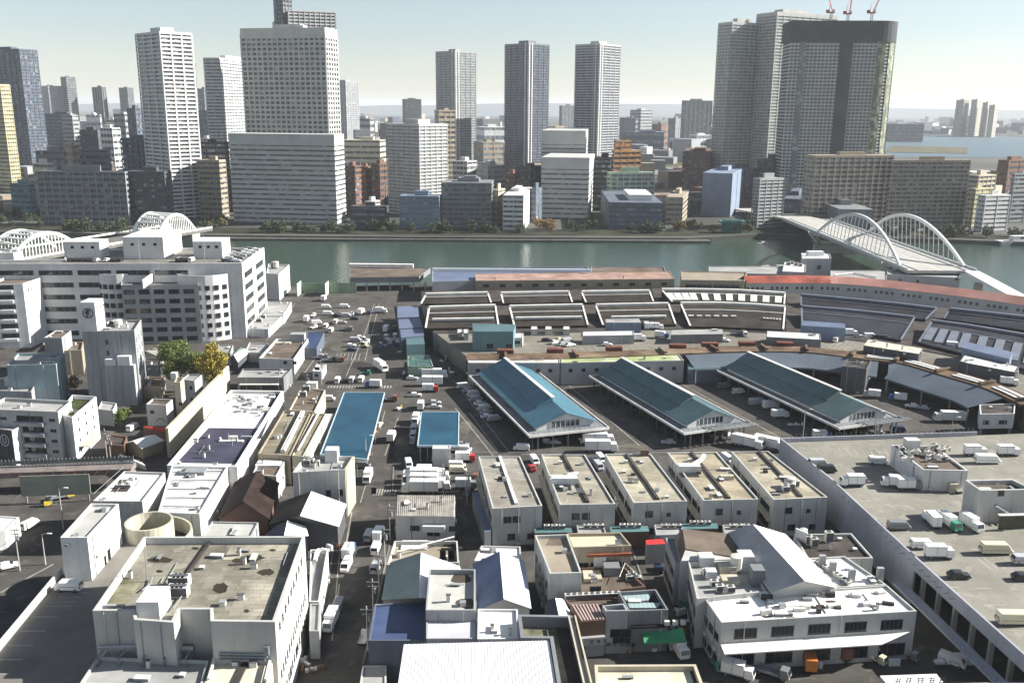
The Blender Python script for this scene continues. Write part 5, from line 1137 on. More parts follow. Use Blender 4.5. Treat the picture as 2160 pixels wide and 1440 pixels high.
b_ = B('side_building', 'small grey box annex at the near end of the thin building', [(652, 1330), (673, 1330), (676, 1272), (654, 1272)], 5.5, 'lgrey', RG, .3)
# gables in the hollow
gable('timber_barn', 'dark old barn with a rust-red ridge between the white wall and the stair block', (462, 1092), (566, 1092), (586, 1018), (500, 1010), ((512, 1056), (541, 996)), 5.5, 9.0, 'brown', (mat('roof_rust', (.03, .022, .02), .9, .3), mat('roof_rust_red', (.03, .018, .015), .8, .3)))
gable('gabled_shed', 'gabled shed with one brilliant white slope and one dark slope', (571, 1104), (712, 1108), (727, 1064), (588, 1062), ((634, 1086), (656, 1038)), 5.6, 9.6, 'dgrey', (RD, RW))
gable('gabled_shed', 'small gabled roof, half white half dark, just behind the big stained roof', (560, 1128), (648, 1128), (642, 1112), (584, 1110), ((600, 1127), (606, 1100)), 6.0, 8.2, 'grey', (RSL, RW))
b_ = B('low_building', 'plain grey flat roof behind the big stained roof, below the drum', [(425, 1130), (530, 1130), (545, 1101), (447, 1099)], 8.0, 'lgrey', mat('roof_pale_grey', (.42, .42, .39)), .3)
b_ = B('small_building', 'low building with white awnings and brown panels before the old skylight roofs', [(532, 1000), (583, 1004), (604, 966), (548, 966)], 6.5, 'offw', RB, .4)
b_.rbox('roof_panel', 538, 590, 985, .5, 3.5, 'white')
# stair-tower block with yellow side
b_ = B('office_building', 'white-grey building with three small windows and a yellow-cream street side', [(617, 996), (728, 990), (746, 962), (643, 960)], (1, 1090), 'offw', RG, 1.0)
b_.win(0, 7.4, b_.h - 6.5, 1.2, 1.6, True, 1); b_.win(0, 10.2, b_.h - 6.5, 1.2, 1.6, True, 1); b_.win(0, 18, b_.h - 6.5, 1.2, 1.6, True, 1); b_.win(0, 25.5, b_.h - 4, .9, 1.4, True, 1); b_.win(0, 25.5, b_.h - 8, .9, 1.4, True, 1)
b_.part('yellow_wall', W('yellow'), MB().box(0.4, -.2, 0, b_.edge(1)[2], .1, b_.h + .02), *b_.on(1, 0, 0)); b_.rbox('roof_hut', 686, 712, 976, 3.2, 3, 'white')
for x, y in ((640, 982), (650, 980), (660, 984)): ac(b_, x, y, 1.6, 1, 1.4)
tank(b_, 652, 974, 1.2, 1.4)
q, rz = b_.on(3, b_.edge(3)[2] - 6, 0, .1); m = MB()
for k in range(5): m.tube((0, 0, k * 2.6), (5, 0, k * 2.6 + 2.4), .12, 4)
m.build('outside_stair', STEEL, b_.e, q, rz)
# old skylight roofs
OLD = mat('roof_old', (.3, .27, .2), .9, .25, sc_=.2, stain=.55, stcol=(.12, .1, .07), seams=3.2, corang=-14)
b_ = B('old_market_block', 'old weathered roof with skylight strips beside the brilliant white roof, nearest the street corner', [(544, 956), (612, 960), (655, 872), (598, 866)], 8.0, 'tan', OLD, .4)
for t in (0, 1): pipe(b_, [(598 - t * 3, 955), (640 - t * 3, 872)], .55, .5, WH, 'skylight')
b_ = B('old_market_block', 'second weathered roof strip with cream edges, beside the long blue shelter', [(616, 960), (640, 962), (688, 872), (660, 871)], 8.0, 'cream', OLD, .4)
pipe(b_, [(628, 956), (672, 876)], .3, .7, WH, 'skylight')
b_ = B('old_market_block', 'dark-roofed block with roof huts between the white hut and the weathered roofs', [(610, 864), (664, 868), (686, 822), (636, 816)], 8.5, 'cream', RB, .5)
for x, y in ((632, 838), (640, 826), (655, 822)): ac(b_, x, y, 2, 1.4, 1.8)
b_.rbox('roof_hut', 646, 668, 822, 2.2, 2.2, 'white')
e, p, q = wallbar('white_ramp_roof', 'narrow brilliant white roof strip along the long blue shelter', 'roof strip', (655, 962), (688, 900), 0, 4.2, 5, W('white'))
# ================================================================ near side, east of the street
b_ = B('corrugated_house', 'small pale house with a coarse corrugated roof beside the yard', [(834, 1088), (959, 1090), (960, 1046), (838, 1044)], 6.0, 'offw', mat('roof_corrugated', (.48, .45, .4), .7, .2, sc_=.3, cor=1.4, corang=0), 0)
q0, q1 = b_.local(836, 1088), b_.local(959, 1090)
for i in range(30): u = q0.lerp(q1, (i + .5) / 30); f_ = b_.local(838 + 122 * (i + .5) / 30, 1045); MB().beam(u + Vector((0, 0, .0)), f_ + Vector((0, 0, .0)), .22, .14).build('roof_rib', mat('roof_corrugated', (.5, .5, .5)), b_.e)
b_.win(0, 3.2, 2.6, 2.2, 1.2, True); b_.win(0, 12, 2.6, 2.2, 1.2, True); b_.part('entrance_hood', W('white'), MB().box(0, -1.3, 2.8, 5.0, .1, 4.2), *b_.on(0, 6.2, 0)); b_.win(0, 7, 1.2, 3, 1.4)
b_ = B('small_building', 'low block with parapet, two roof doors and junk behind the teal-white gable', [(816, 1190), (968, 1186), (965, 1140), (832, 1140)], 7.5, 'offw', RT, 1.0)
b_.rbox('roof_panel', 845, 900, 1160, .3, 4, 'white'); 
for x in (928, 946): b_.part('roof_door', DARK, MB().box(0, 0, 0, 1.2, .3, 2), b_.local(x, 1180))
for x, y in ((930, 1160), (944, 1158), (936, 1152)): b_.part('plank_pile', RD, MB().box(0, 0, 0, 3, .4, .4), b_.local(x, y))
pipe(b_, [(838, 1178), (958, 1146)], .15, 1.6, WH)
gable('gabled_warehouse', 'gabled roof, shaded teal-grey on one slope and white on the other, by the street', (808, 1262), (1000, 1262), (966, 1196), (820, 1190), ((884, 1258), (888, 1168)), 7.0, 11.5, 'offw', (mat('roof_teal_painted_shade', (.2, .26, .26), .7, .1), RW))  # shade and sunlight on the two slopes are put into their colours
b_ = B('flat_warehouse', 'pale flat roof with two dark bitumen patches, overlapping the teal-white gable', [(898, 1286), (1003, 1286), (1003, 1200), (905, 1199)], 12.5, 'lgrey', mat('roof_pale_grey2', (.46, .46, .42), .8, .1, stain=.2, stcol=(.3, .29, .27)), .9)
for i, (cx, cy, rx, ry) in enumerate(((972, 1220, 26, 12), (984, 1272, 24, 12))): mark(b_, 'bitumen_patch', blob(cx, cy, rx, ry, 12, 40 + i), RD, .015)
b_ = B('flat_warehouse', 'deep blue flat roof beside the street', [(777, 1350), (898, 1350), (900, 1264), (790, 1275)], 9, 'slate', NAVY, .3)
b_ = B('flat_warehouse', 'silver-grey flat link roof between the blue roof and the white box roof', [(899, 1346), (1006, 1346), (1006, 1290), (899, 1290)], 10.5, 'lgrey', mat('metal_silver', (.5, .5, .53), .5, .08), .2)
b_ = B('flat_warehouse', 'brilliant white square roof next to the moss-edged parapet roof', [(1007, 1347), (1095, 1346), (1092, 1284), (1008, 1283)], 11.0, 'white', RW, .4)
b_ = B('corrugated_warehouse', 'huge brilliant white ribbed roof at the bottom edge', [(828, 1520), (1186, 1520), (1158, 1350), (852, 1358)], 12.0, 'white', WMET, 0)
q0, q1 = b_.local(852, 1358), b_.local(1158, 1350); n0, n1 = b_.local(828, 1520), b_.local(1186, 1520)
for i in range(46): t = (i + .5) / 46; MB().beam(q0.lerp(q1, t), n0.lerp(n1, t), .1, .05).build('roof_rib', WMET, b_.e)
b_.part('outside_stair', STEEL, MB().box(-4.5, 4, 0, -.5, 12, 8), b_.local(828, 1440, 0))
b_ = B('street_shed', 'low grey-white roof jutting over the street edge at the bottom of the view', [(758, 1446), (815, 1446), (815, 1402), (765, 1403)], 4.6, 'offw', RG, .2)
b_ = B('parapet_building', 'deep-parapet roof, half mossy and half in painted shadow, with a cream double rail', [(1188, 1520), (1262, 1520), (1207, 1297), (1092, 1295), (1098, 1344), (1160, 1345)], 12.3, 'grey', RCG, 2.0, t=.6, h=1)
dk = [b_.local(*q) + Vector((0, 0, .012)) for q in ((1216, 1516), (1245, 1516), (1203, 1322), (1172, 1322))]; MB().face(dk).build('painted_parapet_shadow', RD, b_.e)  # shadow inside the deep parapet, painted as a dark strip
q0, q1 = b_.local(1213, 1300, b_.h + .1), b_.local(1266, 1520, b_.h + .1); MB().beam(q0, q1, .25, .3).build('rail', W('cream'), b_.e); q0, q1 = q0 - Vector((1.1, 0, 0)), q1 - Vector((1.1, 0, 0)); MB().beam(q0, q1, .25, .3).build('rail', W('cream'), b_.e)
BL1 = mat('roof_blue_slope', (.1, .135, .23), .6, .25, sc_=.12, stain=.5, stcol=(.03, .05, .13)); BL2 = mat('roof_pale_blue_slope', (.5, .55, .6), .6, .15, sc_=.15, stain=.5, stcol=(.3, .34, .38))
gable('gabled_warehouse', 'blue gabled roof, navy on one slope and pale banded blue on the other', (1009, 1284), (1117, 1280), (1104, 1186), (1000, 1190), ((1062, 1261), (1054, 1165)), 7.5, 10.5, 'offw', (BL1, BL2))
b_ = B('small_building', 'bright white low roof behind the blue gable', [(1000, 1182), (1100, 1186), (1098, 1152), (1015, 1150)], 6.5, 'offw', RW, .3)
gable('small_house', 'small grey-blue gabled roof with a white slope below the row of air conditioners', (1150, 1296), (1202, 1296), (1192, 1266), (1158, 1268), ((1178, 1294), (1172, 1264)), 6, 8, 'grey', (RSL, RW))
b_ = B('office_building', 'brown-roofed building with parapet and one tall front window, in the middle of the small blocks', [(1160, 1209), (1227, 1207), (1197, 1126), (1128, 1128)], 10.5, 'offw', RT, .7)
b_.win(0, 7.6, 5.0, 2.2, 2.6, True); mark(b_, 'dark_felt', [(1150, 1150), (1190, 1150), (1180, 1134), (1160, 1134)], RB)
b_.grid(3, 2, 4, 1.4, 1.2, 3, 3.2, dark=True)
b_ = B('office_building', 'beige flat-roofed building with a dark rear parapet, behind the roof huts', [(1207, 1154), (1332, 1150), (1309, 1122), (1196, 1124)], 10.5, 'tan', mat('roof_beige', (.52, .47, .35), .8, .07), .6)
b_.grid(0, 1, 4, 2, 1.6, 5.5, 3, dark=True); b_.part('rust_sign', mat('sign_rust', (.3, .1, .05)), MB().box(0, -.6, 0, 9, 0, .6), *b_.on(0, 3, 8.5))
b_ = B('low_building', 'cluttered roof terrace with a white hut and brown walls among the small blocks', [(1215, 1254), (1362, 1236), (1318, 1196), (1212, 1196)], 6.5, 'brown', RB, .8)
b_.rbox('roof_hut', 1252, 1278, 1200, 3.2, 2.8, 'white'); b_.rbox('roof_hut', 1274, 1308, 1215, 1.8, 3.5, 'grey'); b_.rbox('roof_panel', 1232, 1270, 1226, .6, 3.5, 'cream')
for x, y in ((1322, 1226), (1332, 1224), (1340, 1228), (1326, 1220)): ac(b_, x, y, 1.2, 1.0, 1.1)
pipe(b_, [(1306, 1230), (1318, 1200), (1352, 1232)], .06, 1.4, WH, 'railing')
b_ = B('low_building', 'narrow brown roof carrying a row of air conditioners', [(1206, 1278), (1304, 1272), (1300, 1258), (1190, 1262)], 6.5, 'brown', RB, .4)
for i in range(9): ac(b_, 1192 + i * 12.5, 1268 - i * .6, 1.5, 1.0, 1.2)
# corner shops
b_ = B('shop_building', 'grey shop front with upper windows, black lettering and a dark roof well', [(1278, 1288), (1325, 1287), (1316, 1272), (1270, 1276)], (0, 1378), 'lgrey', RB, 1.6)
b_.win(0, .9, b_.h - 5.2, 3.8, 1.6, True, 2); q, rz = b_.on(0, .4, b_.h - 7.0, .1); glyphs(b_.e, 5, .85, q, rz, INK, 1.22, seed=31, blank=(2, 3, 4))
cu = bpy.data.curves.new('lettering', 'FONT'); cu.body = '\u6c34\u7523'; cu.size = .95; cu.extrude = .02; tmp = bpy.data.objects.new('lettering', cu); sc.collection.objects.link(tmp); bpy.context.view_layer.update()
me = bpy.data.meshes.new_from_object(tmp); bpy.data.objects.remove(tmp); me.materials.clear(); me.materials.append(INK); ob = link('lettering', me, b_.e)
ob.location = q + Vector((3.3, 0, 0)); ob.rotation_euler = (R(90), 0, rz)
m = MB(); m.tube((0, -.02, .4), (.01, -.02, .41), .3, 10); 
for i in range(12): a0, a1 = math.tau * i / 12, math.tau * (i + 1) / 12; m.tube((2.7 + math.cos(a0) * .36, -.05, .4 + math.sin(a0) * .36), (2.7 + math.cos(a1) * .36, -.05, .4 + math.sin(a1) * .36), .05, 4)
m.tube((2.45, -.05, .4), (2.95, -.05, .4), .05, 4); m.build('emblem', INK, b_.e, q, rz)
b_.win(0, 1.4, 2.2, 3.2, 1.3, True, 3); b_.part('shutter', STEEL, MB().box(0, -.1, 0, 3.6, .05, 1.8), *b_.on(0, 1.2, 0.1))
b_ = B('shop_building', 'corner shop building with pale teal roof panels over a green awning', [(1326, 1288), (1410, 1285), (1384, 1242), (1304, 1247)], (0, 1375), 'grey', RD, 1.0)
for pts in (((1322, 1272), (1368, 1268), (1376, 1248), (1308, 1252)), ((1328, 1284), (1386, 1284), (1398, 1273), (1324, 1274))):
    q4 = [b_.local(*q) + Vector((0, 0, .3)) for q in pts]; k = MB(); k.face(q4); k.face([q4[0], q4[1], q4[1] - Vector((0, 0, .3)), q4[0] - Vector((0, 0, .3))]); k.build('roof_panel', mat('panel_teal_pale', (.3, .4, .4), .5, .06, cor=.8), b_.e)
a, rz = b_.on(0, 2.6, 3.6); k = MB(); k.face([(0, -2.1, -.5), (7.6, -2.1, -.5), (7.4, 0, 1.0), (5, 0, .5), (0, 0, .5)]); k.face([(0, -2.1, -.5), (0, -2.1, -.75), (7.6, -2.1, -.75), (7.6, -2.1, -.5)]); k.build('awning', mat('awning_green', (.06, .3, .15), .7, .1), b_.e, a, rz)
b_.part('balcony_shelf', DARK, MB().box(0, -.8, 5.2, b_.edge(0)[2] - 1, .1, 5.5), *b_.on(0, .5, 0)); 
for x in (7.5, 9.0, 10.4): b_.part('ac_unit', ACM, MB().box(0, -.75, 5.55, .9, -.1, 6.3), *b_.on(0, x - 1, 0))
b_ = B('shop_building', 'shop with a reddish ribbed roof and a pale fascia of three characters', [(1225, 1310), (1276, 1306), (1262, 1274), (1204, 1276)], 7.2, 'brown', mat('roof_ribbed_red', (.27, .17, .15), .8, .2, sc_=.3), 0)
for i in range(8): t = (i + .5) / 8; MB().beam(b_.local(1225 + 51 * t, 1309.5 - 4 * t), b_.local(1204 + 58 * t, 1276 - 2 * t), .28, .2).build('roof_rib', mat('roof_rib_pale', (.42, .33, .3), .8), b_.e)
b_.part('fascia', W('lgrey'), MB().box(0, -.7, 2.7, b_.edge(0)[2], .1, 4.2), *b_.on(0, 0, 0)); q, rz = b_.on(0, 1.6, 3.1, .74); glyphs(b_.e, 3, .7, q, rz, INK, 1.7, seed=50); b_.part('shutter', STEEL, MB().box(0, -.1, 0, 3.4, .05, 2.3), *b_.on(0, 1.0, 0.05))
b_ = B('flat_building', 'cream flat roof with dark inner gutters at the bottom edge', [(1262, 1520), (1512, 1520), (1468, 1400), (1254, 1401)], 9.5, 'cream', mat('roof_cream', (.62, .58, .46)), .9, t=.5)
dk = [b_.local(*q) + Vector((0, 0, .012)) for q in ((1484, 1500), (1500, 1500), (1464, 1408), (1452, 1408))]; MB().face(dk).build('gutter', RD, b_.e)
# five long market office blocks
LR = lambda k: mat('roof_long_%d' % k, [(.36, .34, .3), (.38, .35, .28), (.42, .39, .3), (.4, .35, .26), (.42, .38, .29)][k], .9, .2, sc_=.13, stain=.5, stcol=(.2, .17, .12), seams=5, corang=12 + k * 3)
five = [('first from the street', [(1039, 1072), (1144, 1066), (1097, 962), (1009, 962)], (0, 1125), (1054, 962, 1089, 1066)),
        ('second from the street, with a notch cut in its roof', [(1181, 1064), (1298, 1062), (1234, 958), (1142, 958)], 0, (1188, 958, 1240, 1062)),
        ('third from the street, all one weathered roof', [(1337, 1060), (1450, 1056), (1373, 957), (1276, 957)], 0, (1322, 957, 1388, 1056)),
        ('fourth from the street, with white roof plant and a notch', [(1484, 1055), (1600, 1052), (1512, 953), (1408, 954)], 0, (1458, 953, 1538, 1054)),
        ('last one, beside the raised parking deck', [(1632, 1053), (1746, 1048), (1621, 951), (1543, 952)], 0, (1600, 951, 1690, 1050))]
z5 = 9.2
for k, (lb, px, _, jn) in enumerate(five):
    b_ = B('market_office_block', 'long weathered flat-roofed block, ' + lb, px, z5, 'offw', LR(k), .35, group='long office blocks in the market')
    q0, q1 = b_.local(jn[0], jn[1] + 2), b_.local(jn[2], jn[3] - 2); MB().beam(q0, q1, .7, .45).build('roof_seam', RD if k != 0 else WH, b_.e)
    L0 = b_.edge(0)[2]; b_.win(0, L0 * .22, 5.6, 1.8, 1.5, True); b_.win(0, L0 * (.4 if k in (0, 1) else .62), 5.6, 1.8 if k < 2 else 1.0, 1.5 if k < 2 else .9, True)
    b_.win(0, L0 * .3, 1.4, 1.8, 1.5, True); b_.win(0, L0 * .7, 1.4, 1.6, 1.3, True)
    L3 = b_.edge(3)[2]; b_.ribbon(3, 2, 1.5, 1.2, 3.9, m=2.0, seg=4, gap=1.0, n=8); 
    for v in (3.6,): b_.part('ledge', W('cream'), MB().box(0, -.9, v, L3 - 1, .1, v + .25), *b_.on(3, .5, 0))
    b_.part('drain_pipe', STEEL, MB().tube((0, -.2, 0), (0, -.2, z5 - .4), .12, 6), *b_.on(0, L0 * .52, 0))
    for j in range(3): t = (.2, .55, .8)[j]; u = b_.local(px[0][0] + (px[3][0] - px[0][0]) * t + 28, px[0][1] + (px[3][1] - px[0][1]) * t); MB().box(0, 0, 0, 1.0, .8, .35 + .2 * j).build('roof_vent', [STEEL, RD, ACM][j], b_.e, u)
    if k == 1:
        b_.rbox('roof_parapet_box', 1164, 1218, 1022, 1.6, 2.4, 'white'); b_.rbox('roof_notch', 1170, 1206, 1034, .08, 3.4, 'black'); pipe(b_, [(1196, 1008), (1220, 1006)], .5, .9, WH, 'duct')
    if k == 3:
        b_.rbox('roof_hut', 1432, 1478, 998, 1.8, 2.2, 'white'); b_.rbox('roof_notch', 1436, 1476, 1006, .08, 3.0, 'black'); pipe(b_, [(1458, 990), (1478, 978), (1484, 968)], .6, 1.0, WH, 'duct'); b_.rbox('roof_hut', 1520, 1548, 1012, 1.0, 1.2, 'cream')
    if k == 4:
        for x, y in ((1652, 1040), (1662, 1034), (1672, 1028), (1658, 1028)): ac(b_, x, y, 1.6, 1.4, 1.6)
        tank(b_, 1668, 1026, 1.1, 1.6)
    if k == 2: b_.rbox('roof_hut', 1352, 1368, 962, 1.6, 1.0, 'brown')
    b_.done()
b_ = B('lean_to', 'blue-grey lean-to roof along the side of the first long office block', [(1022, 1122), (1036, 1120), (1008, 1036), (996, 1038)], 4.2, 'grey', LAV, 0)
# low strip with teal roofs behind the small blocks
for k, (x0, x1, y) in enumerate(((1128, 1208, 1120), (1288, 1370, 1118), (1436, 1516, 1112))):
    b_ = B('back_shed', ('first', 'second', 'third')[k] + ' low teal-roofed shed in the alley behind the long office blocks', [(x0, y + 4), (x1, y + 2), (x1 - 4, y - 10), (x0 - 2, y - 8)], 4.0, 'brown', mat('metal_teal_dull', (.1, .19, .2), .6, .12), 0)
    for j in range(3): ac(b_, x0 + 20 + j * 16, y - 3, 1.3, .9, 1.0, z=4.0)
for k, x in enumerate((1220, 1384, 1528)):
    b_ = B('back_shed', ('first', 'second', 'third')[k] + ' grey flat-roofed shed in the alley behind the long office blocks', [(x, 1128), (x + 60, 1126), (x + 52, 1104), (x - 4, 1106)], 4.6, 'lgrey', RG, .3)
    for j in range(3): ac(b_, x + 12 + j * 15, 1116, 1.3, .9, 1.0)
b_ = B('shop_building', 'small shop with a bright red awning roof at the alley mouth', [(1364, 1148), (1404, 1146), (1398, 1136), (1362, 1138)], 4.6, 'lgrey', mat('awning_bright_red', (.6, .04, .04), .7, .08), 0)
# white roofed complex
zc = 9.5
b_ = B('market_building', 'wide low building with a brilliant white roof and five long window bands', [(1522, 1312), (1934, 1288), (1871, 1233), (1484, 1258)], zc, 'offw', RW, .4)
b_.ribbon(0, 1, 1.9, 6.2, seg=5, gap=2.6, m=2.4, n=5); b_.ribbon(0, 1, 2.4, 1.0, seg=5, gap=2.0, m=1.4, n=3); a, rz = b_.on(0, 0, 5.2)
k = MB(); k.face([(0, -2.4, -.3), (b_.edge(0)[2] * .8, -2.4, -.3), (b_.edge(0)[2] * .98, 0, .3), (0, 0, .3)]); k.face([(0, -2.4, -.3), (0, -2.4, -.5), (b_.edge(0)[2] * .8, -2.4, -.5), (b_.edge(0)[2] * .8, -2.4, -.3)]); k.build('canopy', WH, b_.e, a, rz)
r = random.Random(12)
for i in range(26):
    x, y = r.uniform(1590, 1890), r.uniform(1248, 1298); q = b_.local(x, y); MB().box(-r.uniform(.3, 1.3), -.4, 0, r.uniform(.3, 1.3), r.uniform(.2, .5), r.uniform(.3, .9)).build('roof_vent', r.choice([WH, STEEL, RD, ACM]), b_.e, q, r.uniform(-.3, .3))
for i, (cx, cy) in enumerate(((1618, 1300), (1690, 1284), (1712, 1280), (1668, 1302), (1840, 1278), (1752, 1268))): mark(b_, 'dark_patch', blob(cx, cy, 13, 3, 9, 60 + i), RD)
for x in (1630, 1742, 1846): pipe(b_, [(x, 1300 - (x - 1630) * .06), (x - 26, 1252)], .08, .1, STEEL, 'roof_joint')
b_.part('side_wall_band', W('lgrey'), MB().box(1, -.3, 2.8, b_.edge(3)[2] - 1, .1, 3.2), *b_.on(3, 0, 0)); b_.ribbon(3, 2, 1.4, 1.0, 4.2, seg=3)
b_ = B('market_building', 'white-roofed link wing with vents behind the wide white roof', [(1768, 1238), (1870, 1232), (1782, 1172), (1706, 1176)], zc - .6, 'offw', RW, .4)
for x, y in ((1750, 1212), (1790, 1228), (1728, 1198), (1850, 1225)): MB().box(0, 0, 0, 1.2, .8, 2.6).build('vent_stack', W('lgrey'), b_.e, b_.local(x, y))
for i in range(9): ac(b_, 1726 + i * 8, 1192 + i * 5.5, 1.2, .9, .8, .7)
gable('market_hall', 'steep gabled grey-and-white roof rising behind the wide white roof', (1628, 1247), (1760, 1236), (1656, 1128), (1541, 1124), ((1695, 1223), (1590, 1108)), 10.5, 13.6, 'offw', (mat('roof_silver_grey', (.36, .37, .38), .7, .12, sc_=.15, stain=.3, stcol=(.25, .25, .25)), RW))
gable('market_building', 'brown-roofed building with a pale gable end and tiny windows, above the side street', (1436, 1182), (1580, 1178), (1566, 1130), (1424, 1132), ((1446, 1156), (1440, 1118)), 10.0, 10.8, 'offw', (RB, RB))
b_ = B('market_building', 'plant roof crowded with white tanks and boxes beside the steep gable', [(1470, 1262), (1618, 1246), (1582, 1180), (1452, 1184)], 10.0, 'offw', RG, .9)
for x0, x1, y, h, d, cl in ((1476, 1506, 1196, 2.0, 2.5, 'white'), (1560, 1590, 1206, 3.2, 3, 'white'), (1586, 1612, 1238, 3.4, 2.6, 'grey'), (1520, 1552, 1212, 1.6, 2.2, 'cream'), (1490, 1512, 1222, 1.6, 1.8, 'white'), (1524, 1560, 1234, 1.0, 2.4, 'cream')): b_.rbox('plant_box', x0, x1, y, h, d, cl)
tank(b_, 1552, 1204, 1.2, 2.6)
for x, y in ((1500, 1240), (1512, 1250), (1534, 1252), (1484, 1216)): ac(b_, x, y, 1.5, 1.1, 1.3)
b_.ribbon(3, 2, 1.4, 2.0, 4.0, seg=2)
b_ = B('market_building', 'pale side wing with ducts along the dim side street, left of the crowded plant roof', [(1424, 1186), (1454, 1184), (1438, 1132), (1404, 1134)], 9.2, 'lgrey', RG, .5)
b_.ribbon(3, 2, 1.4, 1.6, 4.0, seg=2)
b_ = B('market_building', 'dark flat roof with a white-walled plant pen between the gable and the parking deck wall', [(1704, 1178), (1842, 1176), (1796, 1124), (1674, 1126)], 8.2, 'offw', RD, .5)
b_.rbox('plant_pen', 1676, 1704, 1136, 2.4, .4, 'white', rz=-.9); ac(b_, 1742, 1146, 1.6, 1.2, 2.4); ac(b_, 1700, 1150, 1.4, 1.2, 2); ac(b_, 1712, 1156, 1.4, 1.2, 2); tank(b_, 1694, 1132, .8, 1.2)
# ---- raised parking deck to the east
ZD = 9.0
w_ = [P(*q, ZD) for q in ((1646, 932), (1752, 1017), (1932, 1186), (2160, 1392), (2420, 1640), (2700, 1400), (2500, 900), (2060, 918))]; c = sum(w_, Vector()) / len(w_)
DK2 = mat('deck_east', (.25, .24, .205), .9, var=.14, spots=.4, sc_=.08, stain=.35, stcol=(.15, .14, .12), seams=0)
MB().prism([(p.x - c.x, p.y - c.y) for p in w_], ZD - 1.6, ZD, 0).build('raised_parking_deck', DK2, None, (c.x, c.y, 0), kind='structure')
e = thing('deck_wall', 'long slate-grey outer wall and parapet of the raised parking deck', 'wall', (w_[0].x, w_[0].y, 0)); o0 = Vector((w_[0].x, w_[0].y, 0))
SLW = mat('wall_slate_paint', (.37, .38, .42), .8, .1, sc_=.1, streak=.3)
for i in range(0, 4):
    a, b2 = w_[i] - o0, w_[i + 1] - o0; zb = 0 if i < 2 else 5.2
    MB().beam(Vector((a.x, a.y, zb if i < 2 else ZD - 1.7)), Vector((b2.x, b2.y, zb if i < 2 else ZD - 1.7)), .4, ZD + 1.1 - (zb if i < 2 else ZD - 1.7)).build('parapet', SLW, e)
    if i >= 2:
        d = (b2 - a); n_ = Vector((-d.y, d.x, 0)).normalized() * -3.2
        MB().beam(Vector((a.x, a.y, 4.6)) - n_ * -1, Vector((b2.x, b2.y, 4.6)) - n_ * -1, 2.2, .4).build('lower_walkway', SLW, e)
        for k in range(26): u = Vector((a.x, a.y, 5.0)) + (b2 - a).to_2d().to_3d() * (k / 26) + n_ * 1.3; MB().box(u.x - .05, u.y - .05, 5.0, u.x + .05, u.y + .05, 6.1).build('rail_post', STEEL, e)
        MB().beam(Vector((a.x, a.y, 6.0)) + n_ * 1.3, Vector((b2.x, b2.y, 6.0)) + n_ * 1.3, .08, .1).build('rail', STEEL, e)
        for k in range(6): u = a + d * (k / 6); MB().box(u.x - .4 + 2, u.y - .4, 0, u.x + .4 + 2, u.y + .4, ZD - 1.7).build('column', CONC, e)
MB().beam(w_[0] - o0 + Vector((0, 0, 0)), w_[-1] - o0, .4, 1.1).build('parapet', SLW, e)
pa, pb = w_[0] - o0, w_[-1] - o0
for k in range(40): u = pa.lerp(pb, k / 40); MB().box(u.x - .06, u.y - .3, ZD + 1.1, u.x + .06, u.y - .2, ZD + 2.2).build('rail_post', STEEL, e)
b_ = B('roof_building', 'white penthouse block with a cluttered brown roof on the raised parking deck', [(1948, 990), (2042, 992), (1972, 940), (1880, 938)], (0, 1034), 'white', RB, .5, z0=ZD)
r = random.Random(3)
for i in range(26): ac(b_, r.uniform(1895, 2000), r.uniform(946, 976), r.uniform(.8, 1.6), 1.0, r.choice([.6, .9, 1.4]), r.uniform(0, 1))
b_.rbox('roof_hut', 1912, 1940, 950, 2.6, 2.4, 'white'); b_.part('wall_box', W('cream'), MB().box(0, -1.2, 0, 2, .05, 2.2), *b_.on(0, 6, 0))
b_ = B('roof_building', 'taller white penthouse with a sunken brown roof on the raised parking deck', [(2068, 1034), (2182, 1032), (2136, 1010), (2036, 1012)], (0, 1102), 'offw', RB, .9, z0=ZD, t=.5)
b_.win(0, 4, 6.2, 1.4, 1.2, True); k = MB(); 
for j in range(9): k.box(j * .7, -1.4, 4.0 - j * .42, j * .7 + .7, -.1, 4.1 - j * .42)
b_.part('outside_stair', STEEL, k, *b_.on(0, 3.4, 0)); b_.part('screen_wall', mat('panel_olive', (.1, .1, .07), .8), MB().box(0, -3.4, 0, 6, -3.2, 3.2), *b_.on(0, 3, 0)); b_.part('hood', WH, MB().box(-.3, -3.8, 3.2, 6.5, -2.9, 3.4), *b_.on(0, 3, 0))
bays('parking_line', (1700, 975), (2000, 1262), (1740, 972), (2050, 1262), 24, ZD + .012); bays('parking_line', (1720, 945), (1880, 945), (1730, 960), (1890, 960), 10, ZD + .012)
bays('parking_line', (1850, 1062), (2010, 1060), (1870, 1076), (2036, 1074), 8, ZD + .012); bays('parking_line', (2060, 1175), (2160, 1175), (2090, 1200), (2200, 1200), 7, ZD + .012); bays('parking_line', (2040, 1240), (2200, 1400), (2090, 1240), (2250, 1400), 9, ZD + .012)
bays('parking_line', (1950, 940), (2160, 955), (1965, 950), (2190, 965), 9, ZD + .012)
# bottom right kiosk roof with writing
b_ = B('kiosk', 'white-roofed stall with black characters at the bottom edge', [(1880, 1452), (2000, 1450), (1975, 1420), (1856, 1424)], 6.0, 'offw', RW, 0)
q0, q1 = b_.local(1884, 1444), b_.local(1975, 1442)
o = glyphs(b_.e, 5, 1.35, (0, 0, 0), 0, INK, 1.35, seed=70); o.location = q0 + Vector((0, 0, .1)); o.rotation_euler = (R(-90) + R(180), 0, math.atan2((q1 - q0).y, (q1 - q0).x)); o.rotation_euler.x = R(8)
b_ = B('flat_building', 'plain white roof edge at the bottom right corner', [(1790, 1500), (2300, 1490), (2260, 1436), (1830, 1443)], 6.5, 'white', RW, 0)
